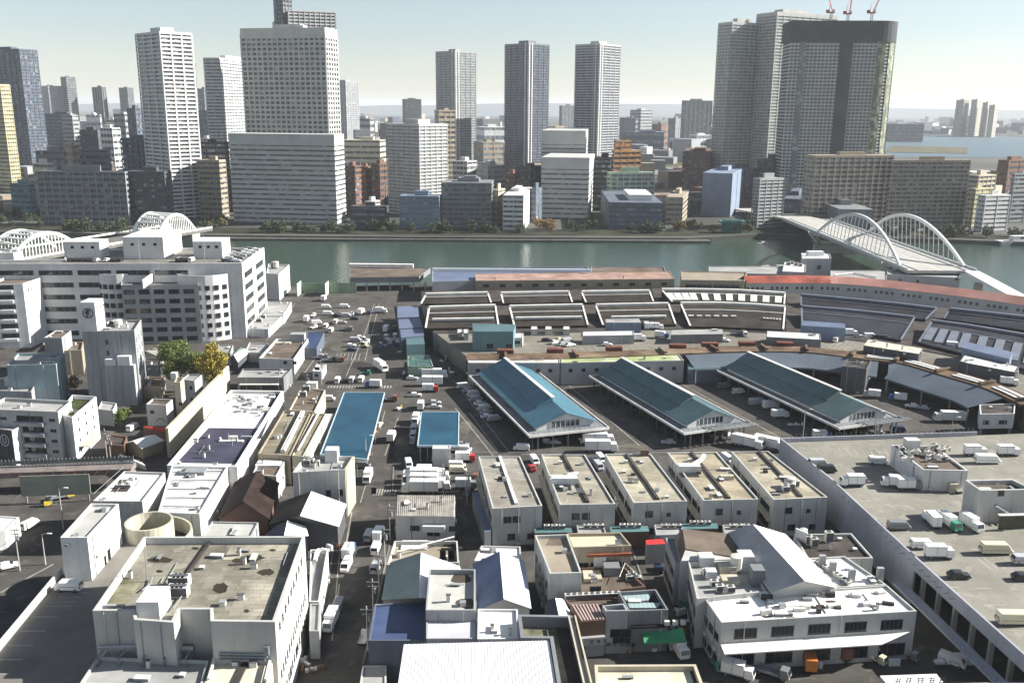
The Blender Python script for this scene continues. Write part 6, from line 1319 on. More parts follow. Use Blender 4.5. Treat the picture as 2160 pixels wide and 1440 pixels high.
# yard buildings near the long roofs
LB = [((838, 670), (884, 668), (882, 645), (838, 646)), ((842, 693), (892, 690), (886, 671), (840, 673)), ((846, 712), (894, 708), (893, 692), (844, 695))]
for k, qd in enumerate(LB): b_ = B('yard_shed', ('farthest', 'middle', 'nearest')[k] + ' of three blue-lavender shed roofs beside the straight market hall', list(qd), 7.0 - k * .3, 'slate', LAV, 0)
b_ = B('yard_shed', 'teal-roofed open shed in front of the blue-lavender sheds', [(858, 727), (896, 725), (893, 707), (856, 710)], 6.0, 'teal', TEAL, 0)
b_ = B('green_shed', 'greenish glass-sided shed in shade beside the loading street', [(860, 772), (914, 772), (905, 748), (860, 750)], 4.5, 'green', mat('roof_green_glass', (.06, .13, .12), .4, .2), .2)
b_ = B('workshop', 'teal-roofed green workshop on the raised parking street', [(998, 699), (1083, 699), (1088, 684), (996, 682)], DZ + 7.5, W('teal'), TEAL, 0, z0=DZ)
b_.win(0, 5, 1, 2.5, 1.8, True); b_.win(0, 12, 1, 2.5, 1.8, False)
b_ = B('workshop', 'small white annex beside the green workshop', [(1080, 712), (1102, 712), (1104, 702), (1082, 702)], DZ + 3.6, 'offw', RW, .2, z0=DZ); b_.ribbon(0, 1, 1.2, 1.2, seg=1, n=4)
def dshed(label, nl, nr_, fr_, fl, h, wall, roof): return B('deck_shed', label, [nl, nr_, fr_, fl], DZ + h, wall, roof, .2 if roof is RW else 0, z0=DZ)
CST = mat('shed_side_blue', (.2, .27, .38), .6, .1)
dshed('long white-roofed shed on the raised parking street, nearest the green workshop', (1229, 708), (1338, 706), (1336, 697), (1230, 699), 3.6, 'lgrey', RW)
dshed('blue-walled open-top building behind the first long shed on the raised parking street', (1278, 680), (1352, 680), (1348, 672), (1277, 673), 5.5, W('blue'), RG)
dshed('second long grey shed on the raised parking street', (1415, 706), (1525, 704), (1524, 694), (1418, 696), 3.6, 'grey', RG)
dshed('third long shed with a toothed pale roof on the raised parking street', (1617, 710), (1732, 716), (1730, 703), (1618, 697), 4.0, 'grey', RW)
dshed('blue-walled building behind the third long shed on the raised parking street', (1690, 686), (1784, 692), (1782, 682), (1690, 676), 5.5, W('blue'), LAV)
dshed('fourth shed, dark-sided with a pale toothed roof, on the raised parking street', (1822, 728), (1938, 746), (1946, 735), (1832, 716), 4.2, 'dgrey', mat('roof_cream', (.6, .6, .5)))
dshed('blue-walled long building near the frame edge on the raised parking street', (2030, 733), (2130, 757), (2136, 742), (2036, 720), 6.0, W('blue'), LAV)
dshed('fifth long shed, white-roofed, before the blue-walled one near the frame edge', (2024, 762), (2142, 785), (2150, 772), (2034, 748), 4.4, 'dgrey', RW)
for k, x in enumerate((1120, 1150, 1188)): b_ = B('tank_stand', ('first', 'second', 'third')[k] + ' of three white plant units at the foot of the straight market hall', [(x, 694), (x + 14, 694), (x + 13, 688), (x + 1, 688)], DZ + 2.6, 'offw', RW, .1, z0=DZ)
for k, x in enumerate((965, 978)): b_ = B('silo', ('outer', 'inner')[k] + ' of two narrow grey silos left of the green workshop', [(x, 702), (x + 10, 702), (x + 10, 694), (x, 694)], 9 + k, 'lgrey', RW, .1)
# green screens at the river end of the yard
for k, (x0, x1, y0, y1) in enumerate(((636, 694, 628, 592), (694, 752, 628, 594))):
    e, p, q = wallbar('green_screen', ('river-side', 'hall-side')[k] + ' half of the green mesh screen across the far end of the yard', 'screen', (x0, 618), (x1, 618), 0, 5.5, .3, mat('screen_green', (.24, .31, .24), .8, .15))
    MB().box(p.x - .3, p.y - 9, 0, p.x + .1, p.y, 6.5).build('side_panel', mat('screen_green_pale', (.5, .6, .45), .8, .1), e)
# alley wires and poles
# ================================================================ vehicles
PAINT = {'white': (.78, .78, .76), 'silver': (.42, .43, .45), 'grey': (.18, .19, .2), 'black': (.02, .02, .024), 'red': (.42, .035, .03), 'blue': (.04, .12, .35), 'navy': (.02, .035, .09),
         'green': (.05, .25, .16), 'yellow': (.65, .5, .06), 'brown': (.2, .08, .04), 'orange': (.6, .2, .04), 'cream': (.62, .58, .42)}
def paint(c): return mat('car_paint_' + c, PAINT[c], .3, .03, spec=.6)
TYRE = mat('tyre_rubber', (.02, .02, .02), .9, .05); VG = mat('vehicle_glass', (.02, .025, .03), .1, .02, spec=.7)
LAMP = mat('lamp_lens', (.6, .58, .5), .2, .02); TAIL = mat('tail_lens', (.35, .02, .02), .3, .02)
def prof(pts, w_, bev=.12, mi=0, b=None):
    """side outline (x,z) swept across the width with slightly tucked edges"""
    b = b or MB(); n = len(pts); cx = sum(p[0] for p in pts) / n; cz = sum(p[1] for p in pts) / n
    ins = [(p[0] + (cx - p[0]) * .06, p[1] + (cz - p[1]) * .1) for p in pts]; rows = []
    for y, pp in ((-w_ / 2, ins), (-w_ / 2 + bev, pts), (w_ / 2 - bev, pts), (w_ / 2, ins)): rows.append(b.pts([(x, y, z) for x, z in pp]))
    for r0, r1 in zip(rows, rows[1:]):
        for i in range(n): j = (i + 1) % n; b.f.append((r0 + i, r1 + i, r1 + j, r0 + j)); b.m.append(mi)
    b.f.append(tuple(rows[0] + i for i in range(n))); b.m.append(mi); b.f.append(tuple(rows[-1] + n - 1 - i for i in range(n))); b.m.append(mi); return b
def wheel(r=.33, w_=.22):
    b = MB(); n = 14
    for y0, y1, rr, mi in ((-w_ / 2, w_ / 2, r, 0), (-w_ / 2 - .01, w_ / 2 + .01, r * .55, 1)):
        k = b.pts([(rr * math.cos(a), y0, rr * math.sin(a)) for a in [math.tau * i / n for i in range(n)]] + [(rr * math.cos(a), y1, rr * math.sin(a)) for a in [math.tau * i / n for i in range(n)]])
        for i in range(n): j = (i + 1) % n; b.f.append((k + i, k + j, k + n + j, k + n + i)); b.m.append(mi)
        b.f.append(tuple(k + i for i in reversed(range(n)))); b.m.append(mi); b.f.append(tuple(k + n + i for i in range(n))); b.m.append(mi)
    return b.mesh('wheel', [TYRE, STEEL])
WHEELS = {}
def put_wheels(e, xs, y, r):
    if r not in WHEELS: WHEELS[r] = wheel(r)
    for x in xs:
        for s in (-1, 1): link('wheel', WHEELS[r], e, (x, s * y, r))
def side_glass(b, x0, x1, z0, z1, w_, sl=.0):
    for s in (-1, 1): b.face([(x0, s * w_, z0), (x1, s * w_, z0), (x1 - sl, s * (w_ - .09), z1), (x0 + sl, s * (w_ - .09), z1)][::s])
PROTO = {}
def proto(kind, col):
    if (kind, col) in PROTO: return PROTO[(kind, col)]
    e = bpy.data.objects.new({'car': 'car', 'van': 'van', 'kei': 'small_truck', 'box': 'box_truck', 'big': 'lorry', 'flat': 'flatbed_truck', 'cart': 'market_cart', 'fork': 'forklift', 'bus': 'minibus'}[kind], None); sc.collection.objects.link(e); p = paint(col)
    if kind == 'car':
        prof([(-2.1, .3), (2.1, .3), (2.15, .65), (1.9, .82), (1.0, .95), (.35, 1.42), (-1.2, 1.45), (-1.95, 1.0), (-2.15, .9)], 1.68).build('body', p, e)
        g = MB(); side_glass(g, -1.6, .95, .93, 1.36, .80, .35); g.face([(1.02, -.7, .98), (1.02, .7, .98), (.42, .6, 1.4), (.42, -.6, 1.4)]); g.face([(-1.96, .7, 1.03), (-1.96, -.7, 1.03), (-1.28, -.6, 1.43), (-1.28, .6, 1.43)]); g.build('windows', VG, e); put_wheels(e, (-1.3, 1.35), .75, .31)
        for s in (-1, 1): MB().box(2.06, s * .6 - .2, .6, 2.17, s * .6 + .2, .74).build('headlight', LAMP, e); MB().box(-2.18, s * .62 - .15, .75, -2.08, s * .62 + .15, .9).build('tail_light', TAIL, e)
    elif kind in ('van', 'bus'):
        k = 1.35 if kind == 'bus' else 1.0
        prof([(-2.3 * k, .32), (2.3 * k, .32), (2.35 * k, .85), (2.05 * k, 1.1), (1.45 * k, 1.88 * (1 + (k - 1) * .6)), (-2.2 * k, 1.94 * (1 + (k - 1) * .6)), (-2.35 * k, 1.2)], 1.72 + (k - 1) * .5).build('body', p, e)
        w_ = .865 + (k - 1) * .25; g = MB()
        for x0, x1 in ((-2.1 * k, -.95 * k), (-.85 * k, .3 * k), (.38 * k, 1.5 * k)): side_glass(g, x0, x1, 1.0, 1.72, w_ + .005, .05)
        g.face([(2.07 * k, -.75, 1.13), (2.07 * k, .75, 1.13), (1.56 * k, .7, 1.78), (1.56 * k, -.7, 1.78)]); g.face([(-2.36 * k, .7, 1.2), (-2.36 * k, -.7, 1.2), (-2.27 * k, -.65, 1.75), (-2.27 * k, .65, 1.75)]); g.build('windows', VG, e); put_wheels(e, (-1.5 * k, 1.45 * k), .77, .33)
        for s in (-1, 1): MB().box(2.28 * k, s * .62 - .16, .62, 2.38 * k, s * .62 + .16, .82).build('headlight', LAMP, e); MB().box(-2.4 * k, s * .7 - .1, .8, -2.3 * k, s * .7 + .1, 1.15).build('tail_light', TAIL, e)
    elif kind in ('kei', 'box', 'big', 'flat'):
        Lc, Lb, wd, hb, rw = {'kei': (1.25, 2.1, 1.45, 1.75, .27), 'box': (1.7, 3.9, 1.95, 2.85, .38), 'big': (2.1, 7.2, 2.4, 3.5, .48), 'flat': (1.7, 4.4, 2.0, 0, .38)}[kind]; x0 = -(Lc + Lb) / 2; xb = x0 + Lb; ch = {'kei': 1.75, 'box': 2.15, 'big': 2.75, 'flat': 2.1}[kind]
        MB().box(x0 + .05, -wd * .33, rw, xb + Lc - .1, wd * .33, rw + .3).build('chassis', TYRE, e)
        prof([(xb + .1, rw + .1), (xb + Lc, rw + .1), (xb + Lc + .05, ch * .55), (xb + Lc * .82, ch), (xb + .1, ch)], wd * .97, .1).build('cab', p if kind != 'box' or col != 'white' else p, e)
        g = MB(); g.face([(xb + Lc + .045, -wd * .42, ch * .58), (xb + Lc + .045, wd * .42, ch * .58), (xb + Lc * .86, wd * .4, ch * .94), (xb + Lc * .86, -wd * .4, ch * .94)]); side_glass(g, xb + Lc * .3, xb + Lc * .9, ch * .58, ch * .9, wd * .487, .08); g.build('windows', VG, e)
        cw = PAINT and paint('white')
        if kind == 'flat': MB().box(x0, -wd / 2, rw + .32, xb, wd / 2, rw + .45).box(x0, -wd / 2, rw + .45, xb, -wd / 2 + .06, rw + .8).box(x0, wd / 2 - .06, rw + .45, xb, wd / 2, rw + .8).box(xb - .08, -wd / 2, rw + .45, xb, wd / 2, rw + 1.3).build('cargo_bed', STEEL, e)
        elif kind == 'kei' : MB().box(x0, -wd / 2, rw + .32, xb, wd / 2, rw + .4).box(x0, -wd / 2, rw + .4, xb, -wd / 2 + .05, rw + .7).box(x0, wd / 2 - .05, rw + .4, xb, wd / 2, rw + .7).box(x0, -wd / 2, rw + .4, x0 + .05, wd / 2, rw + .7).build('cargo_bed', p, e)
        else: MB().box(x0, -wd / 2, rw + .33, xb, wd / 2, hb).box(x0 + .1, -wd / 2 - .02, hb - .2, xb - .1, wd / 2 + .02, hb - .1, 1).box(x0 + .05, -wd / 2 - .02, rw + .3, xb - .05, wd / 2 + .02, rw + .5, 1).box(x0 + Lb * .48, -wd / 2 - .015, rw + .5, x0 + Lb * .5, wd / 2 + .015, hb + .012, 1).box(x0 - .03, -.03, rw + .4, x0 + .02, .03, hb - .1, 1).build('cargo_box', [cw if col not in ('brown', 'orange') else p, STEEL], e)
        put_wheels(e, (x0 + Lb * .22, xb + Lc * .45) if kind != 'big' else (x0 + 1.3, x0 + 2.5, xb + .9), wd * .42, rw)
        for s in (-1, 1): MB().box(xb + Lc, s * wd * .36 - .14, rw + .25, xb + Lc + .08, s * wd * .36 + .14, rw + .45).build('headlight', LAMP, e)
    elif kind == 'cart':
        MB().box(-1.4, -.6, .4, .9, .6, .5).build('load_bed', STEEL, e); MB().cyl(1.15, 0, .3, 1.25, .32, 10).build('motor_drum', p, e); MB().tube((1.15, 0, 1.25), (1.15, 0, 1.5), .05).tube((1.15, -.3, 1.5), (1.15, .3, 1.5), .04).build('steering_ring', STEEL, e); MB().box(-1.2, -.5, .5, .3, .5, .9).build('load', W('white'), e); put_wheels(e, (-1.0, 1.1), .5, .22)
    elif kind == 'fork':
        MB().box(-1.1, -.5, .25, .6, .5, 1.0).box(-1.1, -.5, 1.0, -.5, .5, 1.2).build('body', p, e); m = MB()
        for x in (-.6, .5):
            for y in (-.45, .45): m.tube((x, y, 1.0), (x, y, 2.1), .04)
        m.box(-.7, -.5, 2.1, .6, .5, 2.15); m.build('overhead_guard', TYRE, e); MB().box(.7, -.4, .1, .8, -.3, 2.4).box(.7, .3, .1, .8, .4, 2.4).box(.7, -.4, 2.3, .8, .4, 2.4).build('mast', STEEL, e)
        for s in (-1, 1): MB().box(.8, s * .25 - .06, .12, 1.8, s * .25 + .06, .18).build('fork', STEEL, e)
        put_wheels(e, (-.8, .45), .45, .26)
    PROTO[(kind, col)] = e; e['_first'] = 1
    return e
KN = {'car': 'car', 'van': 'van', 'kei': 'small open truck', 'box': 'box truck', 'big': 'lorry', 'flat': 'flatbed truck', 'cart': 'market cart', 'fork': 'forklift', 'bus': 'minibus'}
ORD = 'first second third fourth fifth sixth seventh eighth ninth tenth eleventh twelfth thirteenth fourteenth fifteenth sixteenth seventeenth eighteenth nineteenth twentieth'.split()
SEEN = {}
def put(px, py, kind, col, rz, label, z=0.0, group=None, s=1.0):
    p = P(px, py, z + .02); pr = proto(kind, col); cat = {'cart': 'cart', 'fork': 'forklift', 'kei': 'truck', 'box': 'truck', 'big': 'truck', 'flat': 'truck', 'bus': 'bus'}.get(kind, kind)
    if pr.get('_first'):
        del pr['_first']; pr['label'] = label; pr['category'] = cat; LABELS.setdefault(label, []).append(pr.name)
        pr.location = p; pr.rotation_euler = (0, 0, R(rz)); o = pr
        if group: o['group'] = group
    else: o = copytree(pr, p, R(rz), label, group)
    return o
def row(place, lst, z=0.0, rz=0, group=None):
    """vehicles of one row, told apart by colour, kind and their rank in that row"""
    r = random.Random(len(lst) * 13 + int(lst[0][0]))
    lst = [tuple([v[0], v[1], v[2], r.choice(('silver', 'silver', 'cream', 'grey', 'black', 'navy') if v[2] != 'box' else ('blue', 'green', 'silver', 'navy')) if v[3] == 'white' and v[2] in ('car', 'van', 'kei', 'box') and r.random() < .3 else v[3], *v[4:]]) for v in lst]
    cnt = {}
    for v in lst: cnt[(v[2], v[3])] = cnt.get((v[2], v[3]), 0) + 1
    k = {}
    for v in lst:
        key = (v[2], v[3]); i = k[key] = k.get(key, 0) + 1
        nm = '%s %s' % (v[3], KN[v[2]])
        if cnt[key] > 1: nm = '%s %s %s' % (ORD[i - 1] if i <= 20 else 'last', v[3], KN[v[2]])
        a = v[4] if len(v) > 4 else rz + r.uniform(-4, 4)
        put(v[0], v[1], v[2], v[3], a, nm + ' ' + place, z, group or 'vehicles ' + place)
w_, s_, g_, k_ = 'white', 'silver', 'grey', 'black'
row('at the river end of the yard', [(683, 634, 'box', w_, 90), (688, 650, 'van', w_, 10), (727, 649, 'van', w_), (661, 668, 'kei', w_, 80), (692, 664, 'van', w_), (710, 668, 'car', k_), (730, 668, 'van', w_, 5), (744, 664, 'car', w_, 90), (748, 674, 'car', k_), (762, 662, 'box', w_, 80), (779, 662, 'van', w_, 90), (804, 660, 'box', w_), (647, 678, 'box', 'blue', 90), (668, 683, 'van', w_, 20), (708, 682, 'van', w_, 90), (721, 682, 'car', w_)], group='vehicles in the river end of the yard')
row('in the middle of the yard', [(662, 693, 'kei', w_, 60), (687, 691, 'van', w_, 90), (698, 700, 'van', w_, 90), (730, 698, 'flat', g_), (815, 699, 'box', w_, 85), (832, 696, 'kei', w_, 90), (815, 714, 'van', s_, 88), (834, 712, 'van', w_, 90), (750, 720, 'van', s_, 4), (760, 714, 'car', w_, 5), (743, 740, 'car', 'navy', 0), (740, 731, 'car', w_, 4), (772, 724, 'kei', w_, 60), (774, 732, 'kei', w_, 120), (845, 745, 'cart', 'green', 20)], group='vehicles in the middle of the yard')
row('parked along the gate side of the yard', [(676, 757, 'flat', g_, 0), (694, 763, 'flat', k_, 0), (711, 763, 'flat', 'brown', 0), (712, 806, 'van', w_, 92), (728, 805, 'car', k_, 92), (742, 805, 'van', s_, 90), (762, 804, 'van', w_, 90), (787, 817, 'box', w_, 175), (692, 845, 'van', w_, 5)], group='vehicles along the gate side of the yard')
row('crossing the yard before the square blue shelter', [(803, 780, 'big', w_, -60), (772, 790, 'kei', 'green', 0), (852, 790, 'cart', w_, 90), (870, 800, 'car', w_, 4), (917, 797, 'big', w_, 0), (906, 813, 'big', w_, 180), (908, 826, 'box', 'red', 0), (876, 836, 'car', w_, 6), (842, 864, 'cart', 'yellow', 60), (820, 846, 'flat', 'brown', 0), (888, 862, 'box', w_, 90), (917, 852, 'car', s_, 0), (918, 861, 'car', w_, 0)], group='vehicles crossing the yard')
row('along the shaded side of the square blue shelter', [(877, 892, 'box', w_, -92), (873, 908, 'van', s_, 90), (872, 922, 'van', s_, 90), (870, 936, 'kei', s_, 90), (826, 928, 'box', w_, 88), (862, 984, 'van', w_, -78)], group='vehicles beside the square blue shelter')
row('against the long vivid blue shelter', [(799, 899, 'car', 'cream', 80), (790, 914, 'fork', 'orange', 60), (777, 962, 'fork', 'orange', 60), (764, 986, 'van', g_, 0), (776, 1014, 'box', w_, -90)], group='vehicles against the long blue shelter')
row('in the packed lorry rows before the corrugated house', [(888, 1002, 'box', w_, 180), (886, 1014, 'big', w_, 180), (886, 1026, 'big', w_, 180), (886, 1039, 'big', w_, 180), (925, 1002, 'van', w_, 0), (926, 1012, 'box', w_, 0), (927, 1022, 'van', w_, 0), (928, 1032, 'box', w_, 0), (974, 941, 'car', g_, 0), (978, 952, 'van', w_, 0), (982, 961, 'kei', w_, 0), (982, 973, 'box', 'red', 0), (964, 986, 'van', w_, 0), (966, 996, 'van', w_, 0), (986, 1014, 'flat', 'brown', 0), (984, 1030, 'box', g_, 0), (985, 1046, 'kei', g_, 85)], group='lorries before the corrugated house')
row('along the dim street going down past the lettered wall', [(779, 1135, 'van', s_, 85), (800, 1136, 'box', w_, 85), (793, 1162, 'van', w_, 88), (793, 1202, 'van', s_, 85), (736, 1172, 'box', w_, 86), (731, 1198, 'van', w_, -94), (715, 1282, 'van', w_, 88), (698, 1320, 'box', w_, -94), (768, 1352, 'kei', w_, 85), (812, 1300, 'cart', w_, 80)], group='vehicles along the dim street')
row('in the shaded row beside the bright teal shed', [(977, 818, 'van', w_, 25), (988, 826, 'car', s_, 25), (999, 834, 'van', w_, 25), (1003, 845, 'van', s_, 25), (1013, 853, 'car', w_, 25), (1022, 864, 'van', w_, 25), (1026, 872, 'car', s_, 25), (1028, 881, 'car', w_, 22), (1042, 887, 'van', s_, 22)], group='cars beside the bright teal shed')
row('in front of the bright teal shed', [(1100, 949, 'van', w_, 178), (1168, 936, 'car', s_, 175), (1262, 936, 'big', w_, 0), (1268, 952, 'big', w_, 0), (1410, 936, 'car', s_, 175), (1127, 976, 'van', w_, -75), (1122, 990, 'car', 'red', 100), (1267, 972, 'van', w_, -75), (1262, 988, 'van', s_, -75), (1246, 978, 'car', w_, -75), (1534, 972, 'van', w_, -70)], group='vehicles in front of the bright teal shed')
row('between the last two teal sheds', [(1492, 799, 'box', 'blue', 20), (1526, 818, 'van', w_, 20), (1557, 830, 'van', w_, 20), (1598, 853, 'bus', s_, 15), (1626, 862, 'box', w_, 15), (1645, 881, 'box', w_, 10), (1670, 899, 'cart', w_, 0), (1684, 899, 'cart', w_, 0), (1734, 926, 'box', w_, 0), (1233, 806, 'van', s_, 20), (1577, 943, 'big', w_, -35), (1624, 946, 'big', w_, -35)], group='vehicles between the last two teal sheds')
row('under the curved awnings past the last teal shed', [(1838, 838, 'box', s_, 160), (1893, 845, 'box', w_, 160), (1923, 859, 'car', w_, 165), (1946, 863, 'car', s_, 150), (2001, 889, 'big', w_, 175), (1894, 910, 'van', w_, 0)], group='vehicles by the curved awnings')
row('on the raised parking street, straight part', [(1153, 720, 'car', k_, 0), (1172, 725, 'car', w_, 30), (1182, 719, 'car', w_, 30), (1196, 722, 'van', w_, 30), (1188, 728, 'car', s_, 30), (1203, 730, 'car', w_, 30), (1237, 722, 'box', w_, 90), (1249, 722, 'van', w_, 90), (1347, 719, 'box', w_, 0), (1280, 729, 'car', w_, 0), (1363, 693, 'box', w_, 90), (1385, 695, 'box', w_, -10), (1396, 713, 'box', w_, -20)], z=DZ, group='vehicles on the straight raised street')
row('on the raised parking street, curved part', [(1513, 718, 'van', w_, -60), (1528, 720, 'car', w_, -20), (1556, 707, 'flat', 'brown', 0), (1570, 708, 'van', w_, 90), (1625, 719, 'van', w_, 90), (1763, 720, 'van', w_, 60), (1793, 708, 'box', w_, 0), (1817, 713, 'car', s_, 0), (1834, 712, 'van', w_, 0), (1864, 716, 'van', w_, -10), (1878, 742, 'van', w_, 70), (2012, 736, 'box', w_, -15), (2090, 798, 'van', w_, -20), (2128, 812, 'box', w_, -20)], z=DZ, group='vehicles on the curved raised street')
row('on the raised parking deck by the long slate wall', [(1725, 982, 'van', s_, 5), (1744, 995, 'van', w_, 0), (1796, 1024, 'box', w_, 180), (1852, 978, 'van', w_, -10), (1884, 1026, 'box', w_, 170), (1917, 1032, 'box', g_, 0), (2056, 960, 'box', w_, 0), (2082, 976, 'bus', w_, 0), (2126, 960, 'box', w_, 0), (2016, 1036, 'kei', w_, 100), (1964, 1105, 'box', w_, 90), (2002, 1112, 'box', w_, -75), (2048, 1114, 'box', w_, -75), (1895, 1115, 'van', g_, 0)], z=ZD, group='vehicles on the raised deck')
row('on the raised parking deck nearest the bottom corner', [(1944, 1155, 'van', w_, 0), (1980, 1176, 'box', w_, 0), (2100, 1166, 'bus', 'cream', 0), (2022, 1218, 'car', k_, 0), (2140, 1314, 'bus', 'cream', 0), (2160, 1188, 'van', s_, 0), (2158, 1222, 'car', k_, 0)], z=ZD, group='vehicles on the raised deck')
row('in the dark lane below the wide white roof', [(1431, 1376, 'box', w_, -75), (1389, 1204, 'kei', w_, -85), (1513, 1408, 'kei', 'green', -80), (1556, 1426, 'box', w_, -25), (1628, 1424, 'flat', g_, -30), (1697, 1380, 'box', 'brown', 90), (1706, 1404, 'box', 'orange', 80), (1534, 1392, 'box', 'brown', 80), (1775, 1380, 'box', 'brown', 90), (1849, 1396, 'kei', w_, -50), (1917, 1388, 'kei', w_, -50), (1986, 1402, 'cart', w_, 0), (2008, 1400, 'van', w_, -40), (2040, 1400, 'van', w_, 0), (1416, 1364, 'kei', s_, -85)], group='vehicles in the dark lane')
row('on the dark road under the overpass', [(64, 1112, 'van', w_, 70), (104, 1066, 'fork', 'yellow', 30), (17, 1198, 'car', w_, 30), (128, 1052, 'flat', 'yellow', 30)], group='vehicles on the dark road')
put(146, 1244, 'van', 'white', 178, 'white van parked at the foot of the plain white lift tower', 10.0)
put(280, 906, 'van', 'white', 80, 'small white van in the lane before the red awning', 0)
gr = gz - 1.1
row('on the garage roof, front row', [(x, 551, 'car', random.choice([w_, k_, s_, k_]), 90) for x in (150, 163, 176, 190, 204, 226, 240, 254)] + [(x, 552, 'van', random.choice([w_, k_]), 90) for x in (378, 392, 404)], z=gr, group='cars on the garage roof')
row('on the garage roof, by the sunlit end', [(x, y, 'car', random.choice([w_, w_, s_, g_]), 0) for x, y in ((478, 552), (484, 546), (490, 541), (496, 536), (502, 531), (498, 552), (504, 546), (510, 541), (516, 536), (521, 531), (526, 527), (540, 529), (534, 534), (528, 539))], z=gr, group='cars on the garage roof')
# little carts and stacks of boxes, as they stand about the market
CR = [mat('foam_box', (.72, .74, .74), .7, .1), mat('crate_green', (.08, .22, .12), .7), mat('crate_blue', (.06, .14, .32), .7), mat('crate_brown', (.2, .12, .07), .8)]
STK = {}
def stack(px, py, ci, n, z=0.0, label=None):
    key = (ci, n)
    if key not in STK:
        m = MB(); r = random.Random(n * 5 + ci)
        for i in range(n):
            for j in range(3): m.box(j * .7 + r.uniform(0, .06), r.uniform(-.05, .05), i * .32 + .12, j * .7 + .64, .5, i * .32 + .42)
        m.box(-.05, -.1, 0, 2.1, .6, .1, 1); STK[key] = m.mesh('box_stack', [CR[ci], CR[3]])
    nm = ['white foam boxes', 'green crates', 'blue crates', 'brown crates'][ci]
    o = link('box_stack', STK[key], None, P(px, py, z), random.uniform(0, 3), label='pallet stacked with %s%s' % (nm, label or ' in the market yard'), cat='box stack', group='stacked boxes in the market'); return o
r = random.Random(21)
for (x0, y0, x1, y1, n, cs, lb) in ((800, 715, 850, 735, 16, (0, 0, 2), ' in the shade by the blue-lavender sheds'), (1120, 925, 1270, 936, 8, (0, 1, 3), ' in front of the bright teal shed'), (1450, 920, 1580, 928, 8, (0, 3, 3), ' in front of the middle teal shed'), (930, 740, 975, 800, 12, (0, 1, 0), ' in the shaded loading street'),
                                    (1780, 912, 1900, 918, 6, (0, 3), ' in front of the largest teal shed'), (1420, 1190, 1480, 1390, 20, (0, 0, 1, 3), ' in the dim side street by the white market buildings'), (1560, 1375, 1900, 1410, 18, (0, 1, 3), ' in the dark lane below the wide white roof'), (655, 742, 690, 762, 8, (0, 3), ' at the gate side of the yard'),
                                    (1260, 1190, 1420, 1390, 10, (0, 3), ' around the corner shops'), (600, 1385, 660, 1425, 10, (0, 0, 3), ' at the foot of the lettered wall'), (690, 1150, 720, 1190, 6, (0, 3), ' under the awning by the street'), (1215, 760, 1240, 840, 8, (0, 0), ' between the first two teal sheds')):
    for i in range(n): stack(r.uniform(x0, x1), r.uniform(y0, y1), r.choice(cs), r.choice((2, 3, 4)), 0, lb)
# ================================================================ trees
def leafmat(name, col, col2):
    m, t, b = _new(name); N, L = t.nodes, t.links
    g = N.new('ShaderNodeNewGeometry'); n = N.new('ShaderNodeTexNoise'); n.inputs['Scale'].default_value = .8; n.inputs['Detail'].default_value = 3; L.new(g.outputs['Position'], n.inputs['Vector'])
    rp = N.new('ShaderNodeMapRange'); rp.inputs[1].default_value = .35; rp.inputs[2].default_value = .65; L.new(n.outputs[0], rp.inputs[0])
    x = N.new('ShaderNodeMix'); x.data_type = 'RGBA'; L.new(rp.outputs[0], x.inputs[0]); x.inputs[6].default_value = (*col, 1); x.inputs[7].default_value = (*col2, 1); L.new(x.outputs[2], b.inputs['Base Color'])
    b.inputs['Roughness'].default_value = .7; return m
LG = leafmat('leaves_green', (.05, .085, .018), (.14, .17, .03)); LY = leafmat('leaves_yellow', (.36, .26, .03), (.2, .19, .03)); LO = leafmat('leaves_orange', (.28, .12, .03), (.16, .12, .04)); LDK = leafmat('leaves_dark', (.025, .045, .015), (.06, .08, .03)); BARK = mat('bark', (.09, .07, .05), .9)
def tree_mesh(h, rw, seed, m, n=2600, ls=.32, trunk=.28):
    r = random.Random(seed); b = MB(); cl = []
    for i in range(16): a = r.uniform(0, 6.28); q = r.random() ** .5 * rw * .72; cl.append((math.cos(a) * q, math.sin(a) * q, h * (trunk + .1 + r.random() * (.82 - trunk) * (1 - .3 * q / rw)), rw * r.uniform(.26, .44)))
    for i in range(n):
        c = cl[r.randrange(16)]; u = Vector((r.gauss(0, 1), r.gauss(0, 1), r.gauss(0, .8))).normalized() * c[3] * r.uniform(.65, 1.08); p = Vector(c[:3]) + u
        d = Vector((r.uniform(-1, 1), r.uniform(-1, 1), r.uniform(-.4, 1))).normalized(); e1 = d.orthogonal().normalized(); e2 = d.cross(e1); s = ls * r.uniform(.5, 1.2); b.face([p - e1 * s, p - e2 * s * .6, p + e1 * s, p + e2 * s * .6])
    t = MB(); t.tube((0, 0, 0), (0, 0, h * trunk * 1.3), h * .03, 7, r1=h * .02)
    for c in cl[:9]: t.tube((0, 0, h * trunk * r.uniform(.8, 1.2)), c[:3], h * .012, 5, r1=h * .004)
    return b.mesh('crown', m), t.mesh('trunk', BARK)
def tree(label, px, py, me, z=0.0, s=1.0, cat='tree', group=None, name='tree'):
    e = thing(name, label, cat, P(px, py, z), group, random.uniform(0, 6)); e.scale = (s, s, s * random.uniform(.9, 1.1)); link('crown', me[0], e); link('trunk', me[1], e)
tree('big leafy green tree in the open between the logo tower and the garage drum', 378, 832, tree_mesh(20, 6.2, 1, LG, 8000), s=1.08)
tree('second green tree, half merged with the big one before the garage drum', 410, 826, tree_mesh(18, 4.6, 2, LG, 5200), s=1.0)
tree('golden-yellow tree beside the green ones', 455, 838, tree_mesh(19, 5.6, 3, LY, 8000), s=1.08)
tree('small olive tree at the foot of the logo tower', 262, 905, tree_mesh(7, 3, 4, LG, 1600), s=1)
tree('bare-looking small tree between the pale blue block and the logo tower', 160, 830, tree_mesh(7, 2.6, 5, LO, 700), s=1)
